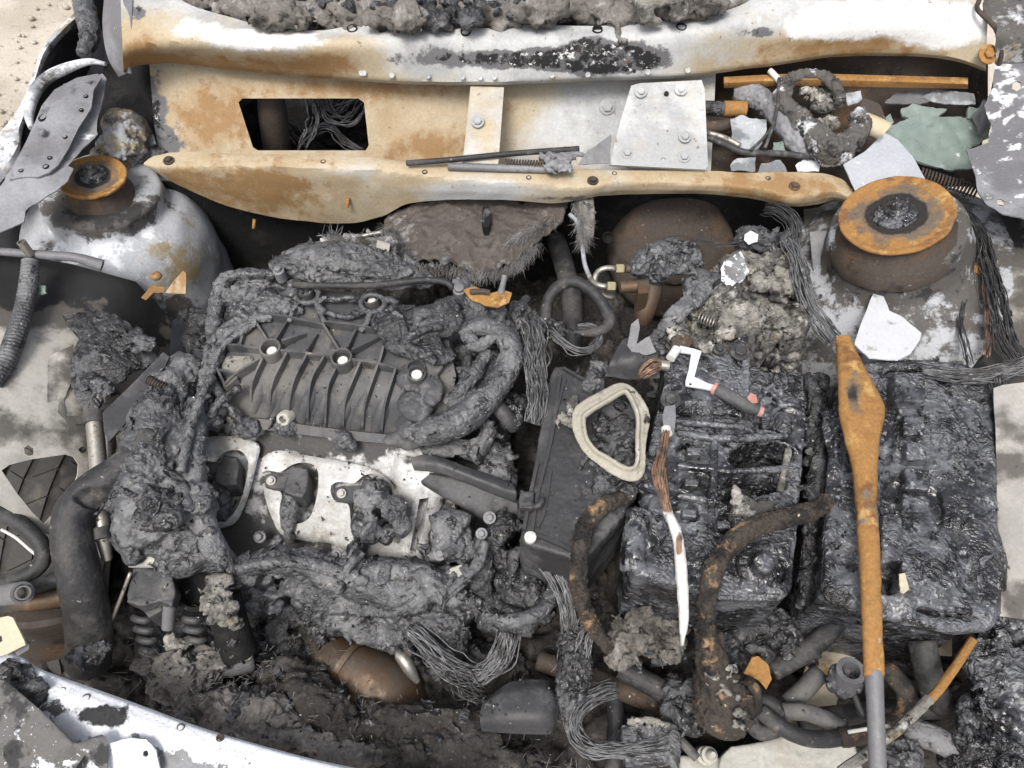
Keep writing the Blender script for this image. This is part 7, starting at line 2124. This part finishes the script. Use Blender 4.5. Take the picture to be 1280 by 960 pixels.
o = char('melted_sensor_body', [lump(855, 880, .73, (24, 26)), lump(868, 900, .72, (20, 18)), lump(845, 860, .725, (16, 14))] + clutter([(835, 850), (880, 860), (885, 910), (845, 905)], .73, 14, 4, 9, 109), M['char'], None, .0024, .004, .003, .0014, 173, smooth=1)
tag(o, 'dark purplish melted sensor lump left of the crusted cable joint', 'sensor')
o = tube([(840, 915, .70), (855, 930, .70), (872, 948, .70)], .006, 12)
tag(mesh_obj('drain_tube', o[0], o[1], M['manifold'], None), 'thin grey drain tube leading to the bleed nipple', 'pipe')
# crusted cable joint
cj = thing('burnt_cable', 'burnt brown cable over the fuse box ending in a crusted lumpy joint', 'cable', tuple(P(900, 800, .75)))
char('cable', [tube([(1034, 628, .885), (1010, 640, .895), (980, 648, .90), (945, 658, .902), (915, 680, .90), (896, 705, .895), (886, 735, .885), (882, 765, .865), (884, 800, .835)], [.010, .011, .0115, .0115, .0112, .011, .0105, .010, .011], 14)], M['brown_hose'], cj, .0017, .0024, .0030, .0018, 175, smooth=1, smid=.006, sfine=.004, twist=.9)
char('crusted_joint', [tube([(884, 790, .84), (890, 825, .82), (898, 860, .80), (905, 890, .78), (912, 915, .765)], [.014, .018, .028, .034, .018], 14), lump(925, 885, .80, (16, 22)), lump(890, 880, .805, (12, 14)), lump(940, 868, .79, (16, 20))] + clutter([(876, 800), (905, 800), (940, 880), (925, 915), (885, 890)], .808, 40, 4, 9, 111), M['brown_hose'], cj, .0022, .004, .004, .0018, 177, smooth=1)
char('crusted_ash', clutter([(886, 800), (904, 802), (932, 870), (925, 912), (892, 880)], .83, 22, 3, 7, 112, .6), M['ash'], cj, .002, .003, .003, .0015, 178, smooth=1)
# hoses bottom right
ho = thing('clipped_hose', 'black hose looped through a rubber eyelet in front of the crusted joint', 'hose', tuple(P(990, 905, .7)))
s = tube([(952, 890, .765), (965, 900, .768), (985, 914, .766), (1010, 923, .76), (1036, 924, .752), (1058, 920, .745)], .0095, 14)
autosmooth(mesh_obj('hose', s[0], s[1], M['rubber'], ho))
c1_ = closed(WS([(955 + 17 * math.cos(t), 896 + 20 * math.sin(t), .758) for t in np.linspace(0, 6.28, 14)[:-1]]), 40)
s = ringtube(c1_, .009, 1.0, 10)
mesh_obj('eyelet', s[0], s[1], M['rubber'], ho)
for k, (pth, r, mt, lab) in enumerate([
    ([(975, 890, .745), (1005, 890, .745), (1035, 900, .742), (1055, 912, .74)], .010, 'manifold', 'ribbed grey hose above the black clipped hose'),
    ([(965, 838, .735), (995, 822, .742), (1025, 800, .75), (1048, 775, .755), (1062, 758, .755)], .0125, 'rubber', 'thick black hose crossing the cream lower rail'),
    ([(985, 880, .72), (1005, 862, .725), (1025, 840, .73)], .012, 'manifold', 'short grey hose over the cream lower rail'),
    ([(1152, 800, .76), (1158, 830, .75), (1166, 860, .735), (1180, 880, .72), (1205, 880, .72), (1225, 860, .73)], .0165, 'rubber', 'thick dark hose coming down under the battery front'),
    ([(1000, 900, .70), (1050, 895, .70), (1110, 888, .70), (1180, 885, .70)], .013, 'rubber', 'long dark hose lying across under the gas strut rod'),
    ([(1130, 910, .74), (1165, 922, .745), (1195, 935, .745), (1240, 945, .75)], .015, 'char_grey', 'grey crusted hose running to the black lump at the right'),
    ([(1106, 835, .77), (1122, 850, .775), (1134, 872, .77), (1128, 895, .765), (1108, 908, .76), (1080, 918, .755), (1050, 922, .75)], .011, 'brown_hose', 'brown taped loom curling around the gas strut rod')]):
    s = tube(pth, r, 14, wob=.0025 if mt in ('brown_hose', 'char_grey') else .0006, ridge=(.005, .04) if k == 0 else None)
    tag(mesh_obj('hose', s[0], s[1], M[mt], None), lab, 'hose', 'hoses around the battery tray')
ct = thing('bowden_cable', 'thin cable part rusty part frosted grey slanting down from the battery corner', 'cable', tuple(P(1140, 870, .78)))
s = tube([(1216, 800, .80), (1195, 832, .80), (1172, 864, .80), (1160, 876, .80)], .0052, 10, wob=.0006)
autosmooth(mesh_obj('rusty_section', s[0], s[1], M['rust'], ct))
s = tube([(1162, 874, .80), (1135, 900, .80), (1105, 925, .798), (1075, 948, .795), (1050, 965, .79)], .0058, 10, wob=.0022)
autosmooth(mesh_obj('frosted_section', s[0], s[1], M['ash'], ct))
so = thing('burnt_socket', 'green grey burnt socket with round hole beside the gas strut', 'socket', tuple(P(1062, 842, .72)))
s = pipe([P(1054, 856, .745), P(1060, 845, .765), P(1064, 838, .78)], .0165, .006, 22, raw=True)
autosmooth(mesh_obj('barrel', s[0], s[1], M['gunmetal'], so), 50)
char('collar', [lump(1046, 852, .762, (10, 10)), lump(1056, 860, .76, (10, 9)), lump(1048, 838, .765, (9, 10)), lump(1072, 852, .765, (8, 10))], M['char_grey'], so, .002, .002, .002, .001, 179)
s = tube([(1066, 864, .75), (1072, 880, .745), (1080, 898, .742)], .004, 8)
mesh_obj('lead', s[0], s[1], M['wire_dark'], so)
o = panel('amber_tab', rough_edge([(930, 842), (940, 822), (948, 820), (960, 830), (965, 848), (958, 862), (948, 850)], 4, 1, 2), zl((930, 842, .775), (948, 820, .785), (960, 860, .765)), M['rust'], None, (), 4, .003, .002, 16, 2)
tag(o, 'rust orange metal tab above the clipped hose', 'tab')
o = char('tray_melt', [lump(920, 790, .745, (36, 30)), lump(945, 810, .74, (30, 26)), lump(975, 780, .745, (26, 22)), lump(985, 800, .74, (14, 24)), lump(1010, 790, .735, (14, 34))] + clutter([(895, 770), (1000, 770), (990, 825), (905, 830)], .75, 34, 5, 11, 113), M['char'], None, .0026, .005, .005, .002, 181, smooth=1)
tag(o, 'lumpy black melt hanging under the fuse box front', 'melt')
gb = thing('gearbox_cover', 'pale cast alloy gearbox cover with bleed nipple at the front', 'gearbox', tuple(P(980, 950, .55)))
char('cover', [prism([(900, 945), (915, 932), (945, 928), (970, 922), (990, 915), (1040, 915), (1066, 925), (1080, 960), (1080, 1000), (890, 1000)], .70, .60), prism([(850, 945), (900, 944), (900, 1000), (850, 1000)], .69, .60)], M['cast'], gb, .0028, .003, .0005, .0003, 183, smooth=5)
s = lathe(P(882, 945, .70), (.05, -.1, 1), [(.012, -.02), (.011, .002), (.008, .004), (.008, .012), (.0095, .013), (.0095, .018), (.006, .02), (.006, .028), (.003, .034)], 16)
autosmooth(mesh_obj('bleed_nipple', s[0], s[1], M['cast'], gb), 40)
rb = char('burnt_headlamp', [lump(1260, 760, .80, (40, 46), .7), lump(1270, 850, .80, (44, 70), .6), lump(1240, 830, .795, (24, 34), .8), lump(1245, 920, .78, (40, 50), .6), lump(1275, 930, .79, (40, 50), .6), lump(1215, 945, .755, (30, 24)), lump(1250, 735, .80, (26, 16))]
          + clutter([(1222, 800), (1250, 740), (1300, 720), (1300, 970), (1230, 970), (1222, 900)], .80, 70, 6, 14, 115, .6), M['tar'], None, .003, .006, .005, .002, 185, smooth=1, dents=[(1258, 828, 5, 5, .02), (1250, 836, 4, 4, .015), (1245, 870, 10, 14, .015)])
tag(rb, 'big black crusted headlamp remains right of the battery front', 'headlamp')
o = char('molten_cap', [lump(1130, 945, .755, (28, 20), .7), lump(1120, 955, .76, (20, 20), .7)] + clutter([(1105, 932), (1155, 935), (1150, 965), (1110, 965)], .76, 14, 4, 9, 117), M['char_grey'], None, .0024, .004, .003, .0014, 187, smooth=1)
tag(o, 'crinkled grey molten cap beside the gas strut rod', 'cap')
o = tube([(1060, 915, .78), (1085, 911, .785), (1112, 907, .785)], .0022, 8)
tag(mesh_obj('bright_strip', o[0], o[1], M['washer'], None), 'thin bright metal strip behind the gas strut rod', 'strip')
# ------------------------------------------------------------------ rubble in the right of the plenum
wm = thing('wiper_motor', 'melted wiper motor and linkage in frosted grey aluminium at the right of the cowl', 'wiper motor', tuple(P(1030, 150, .85)))
char('linkage', [tube([(918, 116, .93), (940, 118, .935), (965, 136, .93), (985, 160, .925), (1005, 185, .915), (1025, 196, .91)], [.012, .016, .018, .018, .018, .014], 12)], M['gunmetal'], wm, .0024, .004, .003, .0015, 191, smooth=1)
char('housing', [tube([(985, 100, .955), (978, 125, .95), (995, 145, .945), (1015, 165, .94), (1035, 185, .935), (1060, 185, .93)], [.012, .014, .015, .018, .024, .022], 12), tube([(1070, 140, .955), (1076, 160, .945), (1062, 180, .935)], [.014, .016, .018], 12), tube([(985, 98, .955), (1010, 92, .96), (1030, 96, .96), (1046, 110, .955), (1050, 128, .95)], .009, 10)], M['ashpaint'], wm, .0024, .004, .0035, .002, 193, smooth=1, attr=lambda c: np.tile([.1, .5, .5], (len(c), 1)))
char('burnt_core', clutter([(1000, 105), (1040, 105), (1055, 150), (1040, 165), (1005, 140)], .94, 40, 4, 9, 121), M['ash'], wm, .0024, .004, .004, .002, 195, smooth=1)
s = tube([(1076, 152, .945), (1100, 162, .94), (1106, 166, .938)], .016, 16)
autosmooth(mesh_obj('motor_can', s[0], s[1], M['cream'], wm))
o = tube([(962, 88, .965), (970, 96, .962), (974, 102, .958)], .005, 10)
tag(mesh_obj('white_pin', o[0], o[1], M['washer'], None), 'short white pin poking out under the cowl lip', 'pin')
wr = thing('wiper_rod', 'rusty orange wiper rod end poking from behind the wide cowl bracket', 'rod', tuple(P(910, 135, .88)))
s = tube([(876, 135, .925), (904, 136, .925)], .012, 14)
autosmooth(mesh_obj('sooty_sleeve', s[0], s[1], M['char'], wr), 50)
s = tube([(904, 136, .925), (932, 136, .925)], .0125, 14)
autosmooth(mesh_obj('rod', s[0], s[1], M['rust'], wr), 50)
o = tube([(878, 160, .905), (900, 158, .905), (915, 154, .905)], .010, 14)
tag(mesh_obj('brown_rod', o[0], o[1], M['rust_dark'], None), 'brown rod below the orange wiper rod', 'rod')
for k, (pth, r, mt, lab) in enumerate([
    ([(884, 172, .915), (905, 180, .917), (930, 190, .918), (975, 192, .915), (1020, 197, .912), (1058, 203, .91)], .005, 'wire_dark', 'long dark wiper link lying along the front of the plenum'),
    ([(884, 166, .92), (905, 172, .922), (925, 182, .922)], .0045, 'steel', 'thin metal strip beside the long wiper link'),
    ([(974, 98, .965), (972, 130, .955), (966, 158, .945), (956, 185, .93)], .0028, 'wire_dark', 'thin black cable hanging over the wiper linkage'),
    ([(968, 155, .945), (955, 172, .935), (938, 188, .925)], .0025, 'wire_dark', 'second thin black cable beside the hanging one')]):
    s = tube(pth, r, 10)
    tag(mesh_obj('thin_rod', s[0], s[1], M[mt], None), lab, 'rod')
SH = [([(914, 150), (924, 144), (958, 150), (958, 166), (946, 190), (916, 182)], .918, 'flake', 'squarish grey scale flake beside the wiper linkage'),
      ([(913, 205), (922, 198), (945, 196), (944, 214), (914, 214)], .905, 'flake', 'pale grey flake behind the flange near the wide bracket'),
      ([(952, 204), (975, 200), (984, 214), (948, 216)], .904, 'flake', 'small mottled flake behind the flange'),
      ([(994, 206), (1008, 196), (1026, 204), (1024, 214), (998, 216)], .905, 'flake_white', 'white crumbly flake behind the flange bolt'),
      ([(1106, 128), (1118, 116), (1160, 112), (1164, 126), (1150, 130)], .925, 'gunmetal', 'flat dark grey scale plate under the right end of the cowl'),
      ([(1150, 122), (1172, 112), (1216, 116), (1220, 130), (1176, 130)], .93, 'flake', 'grey scale plate with pale edge next to the dark one'),
      ([(1126, 136), (1140, 130), (1165, 134), (1184, 136), (1170, 148), (1140, 150), (1128, 144)], .93, 'glass', 'crumpled sea green glass piece above the large shard'),
      ([(1106, 160), (1125, 152), (1150, 145), (1200, 146), (1238, 152), (1236, 172), (1214, 184), (1216, 212), (1180, 212), (1140, 200), (1112, 180)], .922, 'glass', 'large frosted grey green glass shard in the right of the plenum'),
      ([(1104, 150), (1112, 142), (1118, 152), (1112, 160), (1104, 160)], .93, 'glass', 'small bright green glass chip beside the motor can'),
      ([(1212, 134), (1224, 134), (1222, 150), (1210, 148)], .935, 'glass', 'small pale green glass chip by the right gusset'),
      ([(1216, 145), (1230, 125), (1240, 135), (1238, 160), (1226, 168)], .94, 'gunmetal', 'curled dark scale flake by the right gusset'),
      ([(966, 178), (980, 176), (982, 190), (966, 190)], .912, 'glass', 'tiny green glass chip under the wiper linkage'),
      ([(1055, 118), (1075, 112), (1078, 124), (1062, 132)], .945, 'flake', 'small grey flake above the burnt motor core'),
      ([(1080, 122), (1100, 130), (1108, 150), (1090, 150), (1072, 138)], .938, 'rust_dark', 'brown curled scale beside the motor can'),
      ([(182, 170), (192, 168), (195, 180), (186, 182)], .88, 'glass', 'tiny dark green glass chip in the left corner of the plenum'),
      ([(46, 356), (56, 356), (57, 368), (46, 371)], .872, 'glass', 'small green glass cube on the left inner wing')]
for k, (ol, z, mt, lab) in enumerate(SH):
    rg = np.random.default_rng(200 + k)
    tilt = rg.uniform(-.00025, .00025, 2)
    cx, cy = np.mean(ol, 0)
    zf = (lambda cx, cy, z, tilt: (lambda x, y: z + tilt[0] * (x - cx) * .6 + tilt[1] * (y - cy) - .0004 * (y - cy)))(cx, cy, z, tilt)
    o = panel('glass_shard' if mt == 'glass' else 'scale_flake', rough_edge(ol, 4, 3.2, k), zf, M[mt], None, (), 4, .004 if mt == 'glass' else .0018, .0045, 15, k, ang=25,
              paint=lambda p: np.tile([0, .25, .3], (len(p), 1)))
    tag(o, lab, 'glass' if mt == 'glass' else 'flake', 'glass shards' if mt == 'glass' else 'scale flakes')
o = panel('scale_sheet', rough_edge([(1054, 206), (1080, 190), (1106, 166), (1122, 174), (1140, 195), (1158, 226), (1168, 240), (1100, 246), (1070, 240)], 6, 1.2, 3), zl((1054, 206, .930), (1106, 166, .945), (1168, 240, .922), (1075, 242, .918), (1120, 205, .940)), M['flake'], None, (), 6, .0018, .002, 30, 3,
          paint=lambda p: np.stack([0 * p[:, 0], .55 * spot(p, 1100, 172, 12, 10) + .5 * spot(p, 1072, 210, 12, 10), 0 * p[:, 0]], 1))
tag(o, 'large smooth blue grey sheet flake leaning behind the right strut mount', 'flake', 'scale flakes')
o = panel('scale_sheet', rough_edge([(1068, 430), (1080, 395), (1092, 366), (1104, 370), (1112, 388), (1130, 398), (1152, 416), (1150, 425), (1138, 442), (1122, 450), (1086, 447)], 5, 1.6, 6), zl((1068, 430, .884), (1092, 366, .86), (1152, 416, .885), (1100, 448, .89)), M['flake_white'], None, (), 5, .0018, .003, 24, 6)
tag(o, 'large white primer flake lying on the battery rear edge', 'flake', 'scale flakes')
# springs
def coil_along(a, b, r, wire, turns):
    a, b = W(a), W(b)
    d = b - a
    u, w, _ = frame_of(d)
    t = np.linspace(0, 1, int(turns * 14))
    pts = [a + d * k + (u * math.cos(2 * math.pi * turns * k) + w * math.sin(2 * math.pi * turns * k)) * r for k in t]
    return tube(pts, wire, 6, len(t), raw=True)
s = coil_along((1150, 217, .90), (1222, 240, .90), .0085, .0018, 17)
tag(mesh_obj('return_spring', s[0], s[1], M['rust_dark'], None), 'brown coil spring between right strut mount and hinge gusset', 'spring', 'coil springs')
s = coil_along((632, 206, .915), (688, 208, .915), .0078, .0016, 16)
tag(mesh_obj('return_spring', s[0], s[1], M['rust_dark'], None), 'brown coil spring lying between the two cowl brackets', 'spring', 'coil springs')
wa = thing('windscreen_wiper', 'black burnt windscreen wiper lying in the plenum behind the flange', 'wiper', tuple(P(640, 205, .9)))
s = tube([(508, 204, .917), (560, 200, .922), (640, 192, .927), (724, 186, .93)], .0045, 8)
mesh_obj('arm', s[0], s[1], M['rubber'], wa)
s = tube([(560, 208, .915), (690, 212, .914)], .006, 8)
mesh_obj('bar', s[0], s[1], M['gunmetal'], wa)
char('knuckle', clutter([(674, 190), (722, 188), (720, 212), (690, 212)], .928, 20, 4, 8, 131), M['gunmetal'], wa, .002, .003, .003, .0015, 197, smooth=1)
o = panel('scorched_flap', rough_edge([(722, 206), (735, 188), (755, 175), (764, 168), (762, 204)], 4, 1.5, 2), zl((722, 206, .92), (764, 168, .945), (762, 204, .92)), M['gunmetal'], None, (), 4, .002, .003, 14, 3)
tag(o, 'triangular scorched grey flap left of the wide cowl bracket', 'flap')

# ------------------------------------------------------------------ cabin behind the cowl
cab = thing('dashboard_remains', 'burnt grey brown dashboard insulation heaped behind the cowl', 'dashboard', (0, 1.0, .9))
zd = 1.03
char('insulation', [lump(x, y, 1.04 + .02 * ((i * 7) % 3), (46, 20), .8) for i, (x, y) in enumerate([(250, -10), (300, 0), (350, 8), (400, 10), (450, 6), (500, 10), (560, 4), (620, 8), (680, 4), (740, 6), (800, 4), (860, -4), (920, -14)])]
     + clutter([(230, -25), (940, -30), (900, 12), (760, 25), (430, 28), (330, 25)], 1.045, 100, 8, 22, 141), M['wool'], cab, .005, .012, .008, .002, 201, smooth=1)
char('dark_foam', clutter([(400, -10), (700, -10), (680, 24), (430, 22)], 1.065, 46, 7, 16, 143), M['char'], cab, .004, .008, .006, .002, 203, smooth=1)
char('melted_vent', [tube([(800, -10, 1.085), (806, 10, 1.08), (808, 24, 1.065)], .014, 10), tube([(850, -12, 1.085), (848, 8, 1.08), (846, 22, 1.065)], .014, 10), tube([(800, 0, 1.088), (825, 2, 1.088), (850, 0, 1.088)], .010, 10), lump(818, 20, 1.07, (14, 8))], M['ash'], cab, .003, .004, .002, .001, 205)
s = tube([(335, -5, 1.07), (350, 12, 1.066), (372, 34, 1.056)], .003, 8)
mesh_obj('strip', s[0], s[1], M['steel'], cab)
# what the heater opening shows
ht = thing('heater_core', 'dark heater box with tangled grey wires seen through the cowl opening', 'heater', tuple(PY(380, 190, .62)))
g = [ball(PY(x, y, .62), (.05, .05, .05), 10, 8) for x, y in [(300, 150), (330, 170), (420, 150), (450, 180), (360, 190), (400, 195), (300, 195), (460, 140)]]
char('box', g, M['soot'], ht, .005, .01, .008, .003, 211, smooth=1)
s = tube([PY(338, 118, .545), PY(342, 150, .545), PY(348, 200, .545)], [.022, .025, .024], 14, raw=True)
mesh_obj('duct', s[0], s[1], M['rust_dark'], ht)
for k, pth in enumerate([[(384, 118), (392, 150), (378, 185)], [(400, 118), (412, 145), (440, 150), (456, 128)], [(376, 190), (385, 170), (410, 160), (430, 178), (452, 190)], [(398, 120), (418, 140), (448, 118)], [(330, 140), (350, 150), (372, 178)]]):
    s = strands([PY(x, y, .53 + .01 * k) for x, y in pth], 9, .010, .0016, 5, 150 + k, 1.2, raw=True)
    mesh_obj('wires', s[0], s[1], M['wire'], ht)
# ------------------------------------------------------------------ burnt litter that fills the bottom of the bay
def bay_litter():
    nx, ny = 330, 260
    xs = np.linspace(-.66, .70, nx)
    ys = np.linspace(-.62, .40, ny)
    gx, gy = np.meshgrid(xs, ys)
    q = np.stack([gx.ravel(), gy.ravel(), np.zeros(nx * ny)], 1)
    h = .585 + .035 * fbm(q / .16, 2, 3) + .03 * ridged(q / .07, 3, 5) + .012 * ridged(q / .022, 2, 7) + .004 * gnoise(q / .009)
    q[:, 2] = h
    o = mesh_obj('burnt_litter', q, grid_faces(nx, ny), M['debris'])
    o['kind'] = 'stuff'
    o['label'] = 'black burnt litter covering the bottom of the engine bay'
    o['category'] = 'litter'
bay_litter()

DARK = {M[k].name for k in ('char', 'char_grey', 'tar', 'debris', 'wool', 'manifold', 'plate', 'soot', 'rust_dark', 'ash', 'alu')}
def sprinkle():
    """loose chips of ash and char that lie on whatever is below them"""
    bpy.context.view_layer.update()
    dg = bpy.context.evaluated_depsgraph_get()
    rg = np.random.default_rng(77)
    sets = {'ash_flecks': ('flake_white', 700, .0004, .0016), 'char_crumbs': ('char', 2600, .0008, .0034), 'grey_crumbs': ('char_grey', 1000, .0008, .0032), 'tan_crumbs': ('cream', 140, .0006, .0024)}
    labs = {'ash_flecks': 'tiny white ash flecks sprinkled over the engine bay', 'char_crumbs': 'black charcoal crumbs strewn over the engine bay', 'grey_crumbs': 'small grey cinder crumbs strewn over the engine bay', 'tan_crumbs': 'few tan rust crumbs fallen on the burnt parts'}
    for nm, (mt, n, r0, r1) in sets.items():
        V, F = [], []
        for k in range(n):
            x, y = rg.uniform(-.50, .62), rg.uniform(-.45, .36)
            if nm == 'char_crumbs' and rg.uniform() < .12:
                x, y = rg.uniform(-.64, .66), rg.uniform(-.5, .5)
            if nm != 'char_crumbs' and rg.uniform() < .3:
                y = rg.uniform(-.45, .0)
            hit, loc, no, _i, ho_, _m = scene.ray_cast(dg, Vector((x, y, 1.3)), Vector((0, 0, -1)))
            if not hit or loc.z < .5 or no.z < .3 or ho_.active_material is None or ho_.active_material.name not in DARK:
                continue
            r = r0 + (r1 - r0) * rg.uniform() ** 2.2
            b = len(V)
            base = np.array(loc)
            A = rg.normal(size=(3, 3))
            Q, _ = np.linalg.qr(A)
            sc_ = np.array([r * rg.uniform(.8, 1.8), r * rg.uniform(.6, 1.2), r * rg.uniform(.25, .7)])
            pts = np.array([[1, 0, 0], [-.5, .87, .1], [-.6, -.8, -.1], [0, .1, 1], [.1, 0, -1.0]]) * sc_
            pts = pts @ Q.T + base + np.array(no) * r * .3
            V.extend(pts.tolist())
            F += [(b, b + 1, b + 3), (b + 1, b + 2, b + 3), (b + 2, b, b + 3), (b + 1, b, b + 4), (b + 2, b + 1, b + 4), (b, b + 2, b + 4)]
        o = mesh_obj(nm, V, F, M[mt], None, False)
        o['kind'] = 'stuff'
        o['label'] = labs[nm]
        o['category'] = 'debris'
sprinkle()

def char_flakes():
    """curled, torn skins of burnt plastic that stand off the surfaces they peel from"""
    bpy.context.view_layer.update()
    dg = bpy.context.evaluated_depsgraph_get()
    rg = np.random.default_rng(99)
    for nm, mt, n, lab in (('peeling_skins', 'char_grey', 1000, 'curled grey skins peeling off the burnt parts'), ('black_skins', 'char', 900, 'curled black skins peeling off the burnt parts'), ('tarry_skins', 'tar', 260, 'glossy tar skins wrinkled on battery and fuse box')):
        VV, FF, nb = [], [], 0
        ok = {M[k].name for k in (('tar',) if mt == 'tar' else ('char', 'char_grey', 'debris', 'wool', 'soot'))}
        for k in range(n):
            if mt == 'tar':
                x, y = rg.uniform(.10, .62), rg.uniform(-.30, .16)
            else:
                x, y = rg.uniform(-.50, .62), rg.uniform(-.45, .36)
            hit, loc, no, _i, ho_, _m = scene.ray_cast(dg, Vector((x, y, 1.3)), Vector((0, 0, -1)))
            if not hit or loc.z < .5 or no.z < .2 or ho_.active_material is None or ho_.active_material.name not in ok:
                continue
            R = (.003 + .009 * rg.uniform() ** 2) * (.8 if mt == 'tar' else 1)
            nn = np.array(no) + rg.normal(0, .35, 3)
            u, w, d = frame_of(nn)
            ang = rg.uniform(0, 6.28)
            u, w = u * math.cos(ang) + w * math.sin(ang), w * math.cos(ang) - u * math.sin(ang)
            G = 5
            g = np.linspace(-1, 1, G)
            gx, gy = np.meshgrid(g, g)
            gx, gy = gx.ravel(), gy.ravel()
            asp = rg.uniform(.4, .8)
            rim = np.maximum(abs(gx), abs(gy))
            gx2 = gx * (1 - .12 * gy * gy) + rim * rg.normal(0, .16, G * G)
            gy2 = gy * (1 - .12 * gx * gx) + rim * rg.normal(0, .16, G * G)
            curl = rg.uniform(.1, .7) * R
            h = curl * (gx2 + .3) ** 2 * .6 + rg.normal(0, .06 * R, G * G) + rg.uniform(-.3, .3) * R * gx2 * gy2
            v = np.array(loc) + d * (h + R * .05)[:, None] + u * (gx2 * R)[:, None] + w * (gy2 * R * asp)[:, None]
            v, f = thicken(v, grid_faces(G, G), .0007)
            VV.append(v)
            FF.extend([tuple(i + nb for i in q) for q in f])
            nb += len(v)
        o = mesh_obj(nm, np.vstack(VV), FF, M[mt], None, True)
        o['kind'] = 'stuff'
        o['label'] = lab
        o['category'] = 'char flakes'
char_flakes()
bpy.context.view_layer.update()
for o in list(bpy.data.objects):
    if "_base" in o:
        del o["_base"]
